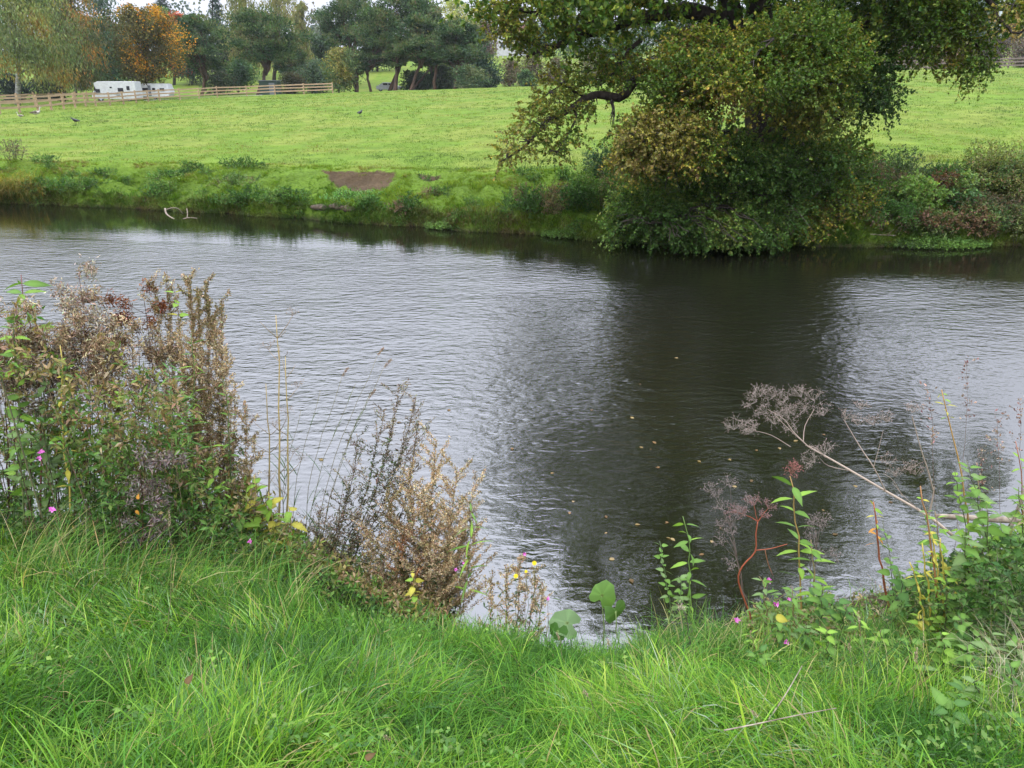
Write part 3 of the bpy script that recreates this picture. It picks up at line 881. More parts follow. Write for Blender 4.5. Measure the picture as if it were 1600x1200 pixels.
YA = 18.2
abase = ground_at(1225, YA)
alder = empty('alder_tree', abase, 'big alder leaning over the river, golden green crown with dark lower foliage', 'tree')
tb = Buf()
tube(tb, pxpath([(1232, 385, YA), (1225, 320, YA), (1212, 230, YA), (1205, 150, YA)]), (.78, .60), ABARK, 12)
tb.build('trunk', M['bark'], alder)
LIMBS = [
    ([(1205, 165, YA), (1190, 80, YA), (1186, 0, YA), (1180, -150, YA - .5), (1165, -330, YA - 1), (1150, -470, YA - 1)], (.40, .06)),
    ([(1203, 175, YA), (1160, 90, YA), (1140, 10, YA), (1120, -120, YA - .5), (1070, -260, YA - 1), (1040, -400, YA - 1.5)], (.36, .05)),
    ([(1150, 60, YA), (1100, 22, YA - .4), (1050, 18, YA - .8), (990, 32, YA - 1.2), (960, 12, YA - 1.6), (925, 38, YA - 1.9), (870, 72, YA - 2.2), (822, 86, YA - 2.4)], (.20, .025)),
    ([(1050, 18, YA - .8), (1000, 0, YA - 1), (950, -12, YA - 1.5), (900, 6, YA - 2), (850, 22, YA - 2.3), (800, 10, YA - 2.5)], (.12, .02)),
    ([(985, 34, YA - 1.2), (940, 50, YA - 1.6), (900, 58, YA - 1.8), (860, 74, YA - 2), (815, 60, YA - 2.3)], (.09, .015)),
    ([(1170, 110, YA), (1100, 95, YA - .6), (1030, 105, YA - 1), (990, 130, YA - 1.3), (968, 153, YA - 1.6), (930, 150, YA - 1.8), (885, 172, YA - 2.1), (846, 198, YA - 2.3), (820, 232, YA - 2.5), (778, 254, YA - 2.6)], (.15, .012)),
    ([(922, 151, YA - 1.8), (898, 142, YA - 1.9), (878, 132, YA - 2), (850, 150, YA - 2.1)], (.05, .008)),
    ([(898, 166, YA - 2), (897, 190, YA - 2.1), (880, 220, YA - 2.2), (868, 245, YA - 2.3)], (.035, .006)),
    ([(1000, 62, YA - 1.3), (975, 90, YA - 1.5), (955, 120, YA - 1.6), (930, 140, YA - 1.8)], (.05, .01)),
    ([(940, 52, YA - 1.6), (905, 62, YA - 1.8), (870, 75, YA - 1.9), (838, 88, YA - 2.1)], (.05, .008)),
    ([(1195, 100, YA), (1250, 66, YA - .2), (1310, 62, YA - .5), (1350, 35, YA - .8), (1392, 12, YA - 1), (1440, -30, YA - 1.4), (1520, -90, YA - 1.8)], (.24, .04)),
    ([(1350, 35, YA - .8), (1420, 20, YA - 1.2), (1480, 22, YA - 1.6), (1520, 60, YA - 1.9), (1545, 115, YA - 2.1)], (.09, .01)),
    ([(1440, -30, YA - 1.4), (1500, -35, YA - 2), (1548, 2, YA - 2.4), (1562, 30, YA - 2.6), (1585, 50, YA - 2.8), (1610, 46, YA - 3)], (.07, .012)),
    ([(1555, 16, YA - 2.5), (1575, 8, YA - 2.7), (1605, -2, YA - 2.9)], (.02, .008)),
    ([(1215, 210, YA), (1262, 190, YA - .3), (1300, 192, YA - .8), (1330, 170, YA - 1)], (.14, .03)),
    ([(1270, 200, YA), (1275, 150, YA - .3), (1285, 110, YA - .6)], (.16, .06)),
    ([(1205, 150, YA), (1170, 130, YA - 1.2), (1130, 110, YA - 2.2), (1090, 140, YA - 2.8)], (.13, .02)),
    ([(1205, 140, YA), (1200, 100, YA - 1.5), (1195, 70, YA - 2.6), (1210, 60, YA - 3.2)], (.13, .02)),
    ([(1212, 160, YA), (1250, 130, YA - 1.5), (1290, 110, YA - 2.4), (1320, 130, YA - 3)], (.12, .02)),
    ([(1212, 250, YA), (1150, 210, YA - 1), (1080, 220, YA - 2), (1010, 235, YA - 2.6), (980, 240, YA - 2.8)], (.10, .015)),
    ([(1110, 170, YA - 1.4), (1095, 140, YA - 1.6), (1100, 120, YA - 1.7)], (.06, .03)),
    ([(1220, 290, YA), (1160, 300, YA - 1.2), (1100, 320, YA - 2), (1040, 350, YA - 2.4)], (.09, .015)),
    ([(1228, 300, YA), (1280, 280, YA - .8), (1330, 270, YA - 1.2)], (.09, .015)),
    ([(1170, -20, YA), (1050, -60, YA - 1), (930, -60, YA - 2), (830, -40, YA - 2.4)], (.14, .02)),
    ([(1150, -150, YA - .5), (1010, -200, YA - 1.5), (900, -230, YA - 2)], (.12, .02)),
    ([(1180, -150, YA - .5), (1300, -220, YA - 1), (1400, -260, YA - 1.5)], (.12, .02)),
]
for pts, rr in LIMBS:
    tb = Buf(); P = pxpath(pts); P = P + rng.normal(0, .018, P.shape)
    tube(tb, P, rr, ABARK, 8 if rr[0] > .1 else 6)
    tb.build('limb', M['bark'], alder)

OLIVE = [(.07, .13, .02), (.13, .19, .026), (.23, .25, .038), (.33, .28, .045), (.19, .13, .05)]
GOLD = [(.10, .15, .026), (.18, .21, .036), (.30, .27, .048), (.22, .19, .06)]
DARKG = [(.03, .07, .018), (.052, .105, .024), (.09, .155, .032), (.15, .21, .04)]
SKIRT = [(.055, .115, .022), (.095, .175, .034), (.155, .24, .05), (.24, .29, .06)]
# (px, py, y, radius_px x, radius_px y, depth radius m, twigs, palette, weights, droop)
AB = [
    # golden mound of foliage in front of the trunk
    (1112, 98, YA - 2.6, 82, 44, 1.0, 620, OLIVE, [2, 3, 3, 2, 1.0], .1), (1232, 76, YA - 2.9, 84, 38, 1.0, 680, OLIVE, [2, 3, 3, 2, .8], .1),
    (1290, 95, YA - 2.8, 62, 58, .9, 460, OLIVE, [2, 3, 3, 2.5, 1.0], .1), (1075, 130, YA - 2.8, 62, 60, .9, 420, OLIVE, [3, 3, 2, 1.4, 1.2], .1),
    (1170, 120, YA - 3.2, 95, 42, .9, 560, OLIVE, [2, 3, 3, 2.6, 1.5], .2), (1270, 140, YA - 3.0, 66, 40, .9, 400, GOLD, [2, 3, 3, 1], .2),
    (1262, 172, YA - 2.6, 45, 30, .7, 180, GOLD, [2, 3, 3, 1], .2), (1060, 165, YA - 2.6, 40, 32, .7, 170, OLIVE, [2, 3, 3, 2, 2], .2),
    (1275, 38, YA - 2.2, 48, 28, .8, 200, OLIVE, [3, 3, 2, 1, .6], .1), (1088, 70, YA - 2.2, 40, 24, .7, 160, OLIVE, [3, 3, 2, 1, .6], .1),
    # left yellowish lobe
    (1035, 208, YA - 3.0, 70, 36, .9, 430, GOLD, [1.4, 3, 3, 2], .2), (1000, 246, YA - 2.9, 50, 28, .8, 240, GOLD, [1, 2, 3, 3], .3), (1080, 232, YA - 2.9, 52, 32, .8, 240, OLIVE, [2, 3, 2, 2, 2], .2),
    # dark mass round the trunk and hanging to the right
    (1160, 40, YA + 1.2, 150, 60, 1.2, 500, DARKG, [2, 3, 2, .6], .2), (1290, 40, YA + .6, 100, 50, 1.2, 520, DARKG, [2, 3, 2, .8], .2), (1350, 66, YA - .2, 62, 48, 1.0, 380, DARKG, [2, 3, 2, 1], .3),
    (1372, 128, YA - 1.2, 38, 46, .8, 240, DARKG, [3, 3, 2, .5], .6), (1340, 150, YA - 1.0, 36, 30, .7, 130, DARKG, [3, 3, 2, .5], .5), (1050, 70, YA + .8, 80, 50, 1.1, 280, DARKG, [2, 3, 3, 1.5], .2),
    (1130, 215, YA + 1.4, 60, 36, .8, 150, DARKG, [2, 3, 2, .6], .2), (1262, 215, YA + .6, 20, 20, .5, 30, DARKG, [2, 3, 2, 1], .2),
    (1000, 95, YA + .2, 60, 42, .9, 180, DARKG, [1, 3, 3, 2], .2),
    # left reach over the meadow
    (985, 12, YA - 1.4, 70, 38, .9, 240, OLIVE, [3, 3, 2, 1, .5], .2), (905, 15, YA - 1.9, 58, 34, .8, 210, OLIVE, [3, 3, 2, 1, .6], .2), (830, 22, YA - 2.3, 52, 38, .8, 260, GOLD, [2, 3, 3, 1.2], .2),
    (790, 28, YA - 2.6, 28, 34, .6, 110, GOLD, [1, 2, 3, 2], .2), (835, 68, YA - 2.2, 32, 18, .6, 80, OLIVE, [2, 3, 3, 1, .6], .2), (955, 88, YA - 1.5, 46, 30, .7, 120, OLIVE, [3, 3, 2, 1, .5], .2),
    (985, 118, YA - 1.4, 46, 24, .7, 110, OLIVE, [4, 3, 2, 1, .5], .2), (938, 116, YA - 1.7, 36, 24, .6, 80, OLIVE, [3, 3, 2, 1, .5], .2),
    (880, 126, YA - 2.0, 32, 19, .5, 85, GOLD, [2, 3, 3, .8], .2), (868, 160, YA - 2.1, 42, 20, .5, 105, GOLD, [2, 3, 3, 1.4], .3), (840, 188, YA - 2.3, 34, 22, .5, 95, GOLD, [2, 3, 3, 1.4], .3),
    (812, 212, YA - 2.5, 24, 20, .5, 62, GOLD, [2, 3, 2, 2.4], .3), (790, 240, YA - 2.6, 16, 12, .4, 32, GOLD, [1, 2, 2, 3], .3), (866, 232, YA - 2.3, 28, 16, .4, 62, OLIVE, [2, 3, 3, 1, .6], .4),
    (885, 208, YA - 2.2, 18, 20, .4, 42, OLIVE, [3, 3, 2, 1, .6], .5), (928, 160, YA - 1.8, 24, 14, .4, 36, OLIVE, [3, 3, 2, 1, .6], .4),
    # right reach
    (1420, 30, YA - 1.4, 58, 34, .9, 270, OLIVE, [3, 3, 1.6, 1, .6], .3), (1480, 32, YA - 1.8, 52, 36, .8, 250, OLIVE, [3, 4, 2, 1, .4], .4), (1520, 70, YA - 2.0, 28, 30, .6, 105, OLIVE, [3, 4, 2, .8, .4], .6),
    (1445, 72, YA - 1.6, 42, 26, .6, 120, OLIVE, [4, 3, 1.6, .8, .4], .6), (1510, 105, YA - 2.1, 22, 12, .4, 34, OLIVE, [3, 4, 2, .8, .4], .7), (1535, 108, YA - 2.1, 14, 10, .3, 14, OLIVE, [3, 4, 2, .8, .4], .7),
    (1390, -10, YA - 1, 70, 30, .9, 190, DARKG, [2, 3, 2, 1], .3), (1560, 52, YA - 2.7, 8, 8, .2, 4, GOLD, [2, 3, 2, 1], .3), (1588, 14, YA - 2.9, 20, 14, .4, 26, GOLD, [2, 3, 2, 1], .4), (1500, -5, YA - 1.9, 60, 16, .7, 110, OLIVE, [3, 4, 2, .8, .4], .4),
    # dark skirt reaching down to the water
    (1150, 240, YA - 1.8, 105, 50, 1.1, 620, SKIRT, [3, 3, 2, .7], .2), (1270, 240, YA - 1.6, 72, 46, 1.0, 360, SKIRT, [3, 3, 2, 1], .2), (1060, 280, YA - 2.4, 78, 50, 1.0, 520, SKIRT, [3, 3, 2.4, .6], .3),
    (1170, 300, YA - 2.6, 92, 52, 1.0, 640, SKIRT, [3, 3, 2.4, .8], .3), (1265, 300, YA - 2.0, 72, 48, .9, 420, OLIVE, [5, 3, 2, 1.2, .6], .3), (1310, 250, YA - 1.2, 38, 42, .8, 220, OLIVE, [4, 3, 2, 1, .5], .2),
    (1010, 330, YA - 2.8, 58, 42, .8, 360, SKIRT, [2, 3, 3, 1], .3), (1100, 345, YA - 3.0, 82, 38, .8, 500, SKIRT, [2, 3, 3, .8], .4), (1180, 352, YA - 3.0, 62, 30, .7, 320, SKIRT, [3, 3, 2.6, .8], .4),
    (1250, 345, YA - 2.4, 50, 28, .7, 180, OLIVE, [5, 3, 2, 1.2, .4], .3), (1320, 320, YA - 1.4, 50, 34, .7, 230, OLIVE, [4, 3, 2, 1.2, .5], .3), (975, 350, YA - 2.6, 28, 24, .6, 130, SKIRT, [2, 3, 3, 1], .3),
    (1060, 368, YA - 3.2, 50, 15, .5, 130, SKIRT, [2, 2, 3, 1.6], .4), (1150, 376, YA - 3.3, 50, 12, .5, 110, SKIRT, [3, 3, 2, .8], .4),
    # small spray on its own to the left of the skirt
    (958, 198, YA - 1.8, 14, 10, .3, 14, DARKG, [1, 1, 3, 3], .3),
]
cb, tw = Buf(), Buf()
for k, (px, py, y, rx, ry, rd, n, cl, wt, dr) in enumerate(AB):
    if py >= 280: y, py = y + .9, py - (14 if py > 360 else 4)
    if px in (1050, 1000) and cl is DARKG: n = n // 2
    c = at(px, py, y); s = (y * CP + (H - c[2]) * SP) / F
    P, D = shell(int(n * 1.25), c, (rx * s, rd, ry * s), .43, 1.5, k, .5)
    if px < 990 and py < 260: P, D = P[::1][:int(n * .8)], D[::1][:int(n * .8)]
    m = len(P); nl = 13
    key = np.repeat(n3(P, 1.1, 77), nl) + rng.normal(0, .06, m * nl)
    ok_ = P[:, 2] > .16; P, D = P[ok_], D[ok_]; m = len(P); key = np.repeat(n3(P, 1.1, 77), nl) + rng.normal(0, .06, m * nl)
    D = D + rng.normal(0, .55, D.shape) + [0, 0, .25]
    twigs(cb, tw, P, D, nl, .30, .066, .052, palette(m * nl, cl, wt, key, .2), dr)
# inner linking twigs: limbs to cluster centres keep sprays attached
for k, (px, py, y, rx, ry, rd, n, cl, wt, dr) in enumerate(AB):
    c = at(px, py, y)
    best = min((np.linalg.norm(q - c), tuple(q)) for pts, rr in LIMBS for q in pxpath(pts))
    for _ in range(4):
        e = c + rng.normal(0, .3, 3) * [rx * .012, rd, ry * .012]
        tube(tw, limb(best[1], e, 6, .06, .12), (.022, .006), (.045, .036, .028), 4)
# crown above the picture (seen in the river's reflection)
for k, (x, y, z, r, n) in enumerate([(4.6, 17, 6.2, 2.2, 420), (7.0, 17, 6.0, 2.0, 340), (2.6, 16.4, 5.8, 1.7, 240), (1.0, 16, 5.0, 1.2, 110), (5.6, 17.4, 8.2, 2.2, 400), (3.6, 16.6, 8.0, 1.8, 280), (7.8, 17, 7.8, 1.6, 220),
                                    (5.0, 17, 10.0, 1.8, 280), (6.6, 17, 9.6, 1.4, 160), (3.8, 17, 9.8, 1.0, 90), (9.2, 16.4, 6.0, 1.4, 160), (5.2, 17, 11.2, 1.0, 90), (10.2, 15.8, 5.0, 1.0, 80), (1.6, 16.4, 7.4, 1.5, 200), (2.2, 16.2, 9.1, 1.1, 110), (.5, 16, 6.2, 1.0, 80), (-.4, 15.8, 5.0, .8, 50)]):
    P, D = shell(int(n * 1.5), (x, y, z), (r, r, r * .85), .46, 1.0, k + 60, .5)
    m = len(P); nl = 11
    twigs(cb, None, P, D + rng.normal(0, .5, D.shape), nl, .4, .12, .10, palette(m * nl, OLIVE[:3] + DARKG[1:3], [2, 2, 1, 1, 1], None, .2), .1)
cb.build('crown', M['leaf'], alder)
tw.build('twigs', M['stem'], alder)
# ------------------------------------------------------------------ far side: fences, vehicles, house, pole, birds
def box_mesh(name, mat, sx=1, sy=1, sz=1, bev=0.0, origin='base'):
    b = Buf(); z0 = 0 if origin == 'base' else -sz / 2
    V = [(x * sx / 2, y * sy / 2, z0 + z * sz) for z in (0, 1) for x, y in ((-1, -1), (1, -1), (1, 1), (-1, 1))]
    b.add(V, [[0, 3, 2, 1], [4, 5, 6, 7], [0, 1, 5, 4], [1, 2, 6, 5], [2, 3, 7, 6], [3, 0, 4, 7]], None, (.3, .3, .3))
    return b.mesh(name, mat, smooth=False)


def child(name, me, parent, loc, rot=(0, 0, 0), scale=(1, 1, 1)):
    o = bpy.data.objects.new(name, me); COL.objects.link(o); o.parent = parent
    o.location = tuple(map(float, loc)); o.rotation_euler = rot; o.scale = scale
    return o


def fence(name, label, path, step, rails, mat, hgt, group=None):
    """path of (px, y); posts as parts, rails as parts between posts"""
    P = [ground_at(*q) for q in path]
    seg = []
    for a, b in zip(P[:-1], P[1:]):
        n = max(1, int(np.linalg.norm(b - a) / step))
        for k in range(n): seg.append((a + (b - a) * k / n)[:2])
    seg.append(P[-1][:2])
    pts = [np.array([x, y, gz(x, y)]) for x, y in seg]
    root = empty(name, pts[0], label, 'fence', group)
    post = box_mesh('post', mat, .13, .13, hgt + .25)
    rail = box_mesh('rail', mat, 1, .05, .14, origin='mid')
    for k, p in enumerate(pts):
        child('post', post, root, p - pts[0] - [0, 0, .2], (0, 0, rng.uniform(-.2, .2)), (1, 1, rng.uniform(.96, 1.04)))
    for a, b in zip(pts[:-1], pts[1:]):
        d = b - a; L = float(np.linalg.norm(d)); az = math.atan2(d[1], d[0]); el = -math.asin(d[2] / L)
        for r in rails:
            child('rail', rail, root, (a + b) / 2 - pts[0] + [0, -.09 * math.cos(az), r], (0, el + rng.normal(0, .006), az), (L * .995, 1, 1))
    return root


fence('wooden_fence', 'pale timber post and rail fence curving along the left top of the meadow', [(-160, 50), (0, 60), (60, 66), (150, 80), (250, 92), (340, 99), (430, 103), (520, 103.5)], 2.4, (.42, .78, 1.12), M['fence_wood'], 1.2)
fence('wooden_fence', 'second timber rail fence just behind the pale one beside the parked motorhome', [(-160, 62), (0, 74), (80, 84), (155, 95), (215, 104)], 2.6, (.5, 1.0), M['fence_wood'], 1.15)
fence('wooden_fence', 'weathered grey brown rail fence along the meadow crest at the right', [(1375, 90), (1450, 89), (1530, 87.5), (1620, 86), (1760, 86)], 2.4, (.35, .68, 1.0), M['fence_grey'], 1.1)

# gravel drive strip seen behind the pale fence
dr = Buf(); V = []
pp = [(225, 94.5), (290, 98.5), (350, 101.5), (410, 104.5)]
for px, y in pp:
    for dy in (0, .9):
        g_ = ground_at(px, y + dy); V.append(g_ + [0, 0, .03])
dr.add(V, [[2 * k, 2 * k + 2, 2 * k + 3, 2 * k + 1] for k in range(3)], None, (.3, .3, .3))
tag(dr.build('path', paint('gravel', (.30, .29, .27), .9, .1)), kind='structure')


def prism(buf, prof, y0, y1, col=(.3, .3, .3)):
    """extrude an x-z outline between two depths"""
    n = len(prof)
    V = [(x, y0, z) for x, z in prof] + [(x, y1, z) for x, z in prof]
    Q = [[k, (k + 1) % n, n + (k + 1) % n, n + k] for k in range(n)]
    T = [[0, k + 1, k] for k in range(1, n - 1)] + [[n, n + k, n + k + 1] for k in range(1, n - 1)]
    buf.add(V, Q, T, col)


def wheel(root, x, y, z, r):
    b = Buf(); th = np.linspace(0, 2 * np.pi, 17)[:-1]
    prism(b, [(r * math.cos(a), r * math.sin(a)) for a in th], -.11, .11)
    o = b.build('tyre', M['rubber'], None, smooth=False); o.parent = root; o.location = (x, y, z); o.name = 'wheel'
    h = Buf(); prism(h, [(r * .55 * math.cos(a), r * .55 * math.sin(a)) for a in th], -.13, -.10)
    q = h.build('rim', M['pole_metal'], None, smooth=False); q.parent = o


def vehicle(px, y, prof, windows, label, name, cat, wheels, extras=(), rz=0.0, scale=1.0):
    b = ground_at(px, y)
    root = empty(name, b, label, cat); root.rotation_euler[2] = rz; root.scale = (scale,) * 3
    bb = Buf(); prism(bb, prof, -1.15, 1.15)
    o = bb.build('body', M['white_paint'], None, smooth=False); o.parent = root
    md = o.modifiers.new('bevel', 'BEVEL'); md.width = .07; md.segments = 2
    for (x, z, w, h, nm) in windows:
        me = box_mesh(nm, M['dark_glass'] if nm == 'window' else M['grey_trim'], w, .05, h, origin='mid')
        child(nm, me, root, (x, -1.165, z))
    for x in wheels: wheel(root, x, -1.02, .34, .34)
    for (x, z, w, h, nm, mt) in extras:
        child(nm, box_mesh(nm, M[mt], w, .04, h, origin='mid'), root, (x, -1.17, z))
    return root


vehicle(188, 95.5, [(-3.4, .35), (3.3, .35), (3.3, 2.95), (2.4, 3.0), (-2.6, 3.0), (-3.25, 2.75), (-3.0, 2.05), (-3.75, 1.25), (-3.9, .6)],
        [(-2.75, 1.6, .7, .55, 'window'), (.9, 1.75, .85, .55, 'window'), (2.15, 2.0, .5, .6, 'window'), (-.6, 2.1, .35, .2, 'window')],
        'white motorhome with dark windows and thin grey stripes parked under the orange maple', 'motorhome', 'motorhome', (-2.5, 2.0),
        [(-.2, 1.28, 2.6, .05, 'stripe', 'grey_trim'), (0, 1.12, 1.9, .04, 'stripe', 'grey_trim'), (1.75, 1.5, .62, 1.8, 'door', 'white_paint'), (.4, .75, .6, .12, 'vent', 'grey_trim'), (.4, .95, .6, .08, 'vent', 'grey_trim')], scale=.72)
vehicle(247, 99, [(-2.6, .45), (2.4, .45), (2.75, 1.1), (2.4, 2.5), (1.9, 2.6), (-2.2, 2.6), (-2.65, 2.3), (-2.85, 1.2)],
        [(-1.5, 1.6, .95, .6, 'window'), (.0, 1.6, .5, .6, 'window'), (1.45, 1.6, .8, .5, 'window')],
        'smaller white touring caravan behind the right end of the motorhome', 'caravan', 'caravan', (0,), [(-.75, 1.45, .5, 1.7, 'door', 'grey_trim')], scale=.68)
# pale car behind the trunks of the pines
vehicle(608, 126, [(-2.1, .3), (2.1, .3), (2.15, .8), (1.4, .95), (.8, 1.45), (-.9, 1.48), (-1.7, 1.0), (-2.15, .85)],
        [(-.45, 1.2, .8, .32, 'window'), (.45, 1.2, .7, .32, 'window')], 'pale silver car half hidden behind the trunks of the tall pines', 'parked_car', 'car', (-1.35, 1.35), scale=.85)
# dark green hut
hb = ground_at(424, 118); hut = empty('garden_shed', hb, 'small dark green shed behind the pale fence below the wide pine', 'shed')
child('wall', box_mesh('wall', M['green_paint'], 2.5, 2.0, 2.0), hut, (0, 0, 0))
rf = Buf(); prism(rf, [(-1.35, 2.0), (1.35, 2.0), (1.35, 2.1), (-1.35, 2.1)], -1.1, 1.1); o = rf.build('roof', M['grey_trim'], None, smooth=False); o.parent = hut
child('door', box_mesh('door', M['grey_trim'], .8, .04, 1.7), hut, (.5, -1.03, .05))

# white house on the hill
hy = 215; hb = at(806, 88, hy); house = empty('white_house', (hb[0], hy, hb[2] - 2), 'white house with a reddish roof on the hill behind the alder branches', 'house')
child('wall', box_mesh('wall', M['render'], 9.5, 6.5, 6.8), house, (0, 0, 0))
rf = Buf(); V = [(-5.1, -3.6, 6.8), (5.1, -3.6, 6.8), (5.1, 3.6, 6.8), (-5.1, 3.6, 6.8), (-3.2, 0, 9.6), (3.2, 0, 9.6)]
rf.add(V, [[0, 1, 5, 4], [2, 3, 4, 5]], [[1, 2, 5], [3, 0, 4], [0, 2, 1], [0, 3, 2]]); o = rf.build('roof', M['roof_tile'], None, smooth=False); o.parent = house
ch_ = child('chimney', box_mesh('chimney', M['roof_tile'], .8, .8, 1.8), o, (2.4, .3, 8.8))
for wx in (-3.4, -1.2, 1.2, 3.4):
    for wz in (1.6, 4.6):
        f = child('window', box_mesh('window', M['white_paint'], 1.3, .12, 1.4, origin='mid'), house, (wx, -3.28, wz))
        child('pane', box_mesh('pane', M['dark_glass'], 1.1, .04, 1.2, origin='mid'), f, (0, -.07, 0))
sm_ = at(830, 86, 200)
hs2 = empty('garden_fence', (sm_[0] - 9, 200, gz(sm_[0] - 9, 200)), 'low pale picket fence in front of the white house', 'fence')
for k in range(9):
    child('picket', box_mesh('picket', M['render'], .25, .08, 1.5), hs2, (k * 1.1, 0, 0))
for z_ in (.5, 1.2): child('rail', box_mesh('rail', M['render'], 9.2, .06, .12), hs2, (4.4, -.08, z_))

# lamp pole on the right
pb = ground_at(1561, 150); pt = at(1565, -40, 150)
pole = empty('lamp_pole', pb, 'tall pale metal lamp pole rising above the dark hawthorn', 'lamp pole')
tb = Buf(); tube(tb, [pb, (pb + pt) / 2 + [.05, 0, 0], pt], (.30, .2), (.3, .3, .3), 10); tb.build('mast', M['pole_metal'], pole)
child('lamp_head', box_mesh('lamp_head', M['grey_trim'], 1.6, .5, .5), pole, pt - pb)


def lathe_body(buf, stations, col, n=10):
    """stations: (centre, radius_side, radius_vertical)"""
    th = np.linspace(0, 2 * np.pi, n, endpoint=False); V = []
    c = np.array([s[0] for s in stations], float); tg = unit(np.gradient(c, axis=0))
    for k, (p, a, b) in enumerate(stations):
        side = np.array([0, 1.0, 0]); up = np.cross(tg[k], side) * -1
        V.append(np.array(p) + a * np.cos(th)[:, None] * side + b * np.sin(th)[:, None] * up)
    m = len(stations); i = np.arange(m - 1)[:, None] * n; j = np.arange(n)[None]; j2 = (j + 1) % n
    buf.add(np.concatenate(V), np.stack([i + j, i + j2, i + n + j2, i + n + j], -1).reshape(-1, 4), None, col)


def bird(px, y, kind, label, rz, s=1.0, group=None):
    b = ground_at(px, y); root = empty({'crow': 'crow', 'goose': 'goose'}[kind], b, label, kind, group); root.rotation_euler[2] = rz; root.scale = (s,) * 3
    L = []
    if kind == 'crow':
        bb = Buf(); lathe_body(bb, [((-.27, 0, .17), .015, .006), ((-.16, 0, .19), .035, .02), ((-.08, 0, .2), .06, .06), ((.03, 0, .22), .07, .075), ((.11, 0, .26), .05, .055), ((.15, 0, .30), .035, .038), ((.19, 0, .32), .036, .036), ((.225, 0, .325), .018, .02), ((.285, 0, .31), .003, .004)], (.3, .3, .3))
        o = bb.build('body', M['black_feather'], None); legm = 'black_feather'; lx = .02; lz = .16
        wz = Buf(); lathe_body(wz, [((-.22, 0, .2), .004, .01), ((-.1, 0, .22), .012, .035), ((.05, 0, .24), .014, .05), ((.1, 0, .25), .004, .02)], (.3, .3, .3)); wm = M['black_feather']; wo = .062
    else:
        bb = Buf(); lathe_body(bb, [((-.40, 0, .36), .02, .012), ((-.28, 0, .36), .09, .07), ((-.1, 0, .36), .15, .14), ((.12, 0, .37), .14, .14), ((.26, 0, .42), .08, .09), ((.33, 0, .52), .04, .045), ((.34, 0, .64), .032, .034), ((.36, 0, .74), .036, .036), ((.40, 0, .77), .042, .038), ((.46, 0, .76), .022, .02), ((.52, 0, .745), .008, .006)], (.3, .3, .3))
        o = bb.build('body', M['pale_feather'], None); legm = 'grey_trim'; lx = 0; lz = .26
        wz = Buf(); lathe_body(wz, [((-.42, 0, .38), .006, .01), ((-.2, 0, .4), .02, .07), ((.05, 0, .42), .025, .09), ((.16, 0, .42), .006, .03)], (.3, .3, .3)); wm = M['brown_feather']; wo = .13
    o.parent = root
    wme = wz.mesh('wing', wm)
    for sg in (-1, 1): child('wing', wme, root, (0, sg * wo, 0))
    for sg in (-1, 1):
        lg = Buf(); tube(lg, [(lx, sg * .04, lz), (lx - .01, sg * .04, .05), (lx + .02, sg * .04, .0)], .008, (.3, .3, .3), 5); tube(lg, [(lx - .02, sg * .04, .006), (lx + .08, sg * .04, .004)], .007, (.3, .3, .3), 5)
        q = lg.build('leg', M[legm], None); q.parent = root


bird(119, 46, 'crow', 'black crow walking on the meadow below the pale fence', 2.9, 1.15)
bird(563, 50, 'crow', 'lone black crow facing away in the middle of the meadow', 1.2, 1.15)
bird(57, 55, 'goose', 'pale goose with raised neck standing by the pale fence', .4, .85)
bird(33, 54, 'goose', 'brown goose with head down grazing left of the pale goose', 3.0, .55)

# ------------------------------------------------------------------ vegetation of the far bank
def in_px(n, a, b):
    return rng.uniform(a, b, n)


def bank_points(n, a, b, t0, t1):
    px = rng.uniform(a, b, n); t = rng.uniform(t0, t1, n)
    yw_ = np.interp(px, _px, FW_Y); yt_ = np.interp(px, _tx, FT_Y)
    y = yw_ + (yt_ - yw_) * t
    x = xof(px, y, .8)
    y = y + (fbm(x * .9, 3.0 + 0 * x, 4) - .5) * .45 * np.clip(1 - t, 0, 1); x = xof(px, y, .8); z = far_z(x, y)
    return np.stack([x, y, z], 1), px, t


BK = [([(.04, .10, .011), (.065, .14, .014)], [1, 1]), ([(.085, .175, .016), (.115, .205, .019)], [1, 1]), ([(.14, .23, .024), (.18, .25, .034)], [1, 1]), ([(.19, .22, .042), (.19, .165, .065)], [1, 1])]
protos = tufts('bank_blades', M['meadow_grass'], BK, 4, 11, .035, .15, .013, 3)
P, px_, t_ = bank_points(44000, -560, 2200, 0.0, 1.3)
sq = scar(P[:, 0], P[:, 1]); inside = (sq[0][0] & (sq[0][1] > .10) & (sq[0][1] < .88)) | (sq[1][0] & (sq[1][1] > .1)); inside &= rng.random(len(P)) > .05; tus = fbm(P[:, 0] * 2.4, P[:, 1] * 3.2, 61, 3)
keep = ~inside & (P[:, 2] > .02) & (rng.random(len(P)) < .3 + 1.2 * tus); P, tus, tt_ = P[keep], tus[keep], t_[keep]; m = len(P)
k = .6 * fbm(P[:, 0] * .8, P[:, 1] * 1.2, 62, 3) + .4 * tus; rk = np.argsort(np.argsort(k + rng.normal(0, .05, m))) / m
fam = np.searchsorted([.15, .46, .95], np.clip(rk + .12 * tt_ - .06, 0, 1))
instancer('bank_grass', 'rough hummocky grass on the far river bank', P, fam * 4 + rng.integers(0, 4, m), rng.normal(-1.6, .9, m), (.34 + .85 * sm((tus - .36) * 2.6)) * rng.uniform(.75, 1.25, m) * (1 - .45 * sm((tt_ - .4) / .6)), protos)
FR = [([(.035, .08, .012), (.06, .12, .018)], [1, 1]), ([(.09, .15, .022), (.13, .17, .035)], [1, 1]), ([(.14, .12, .045), (.10, .08, .035)], [1, 1])]
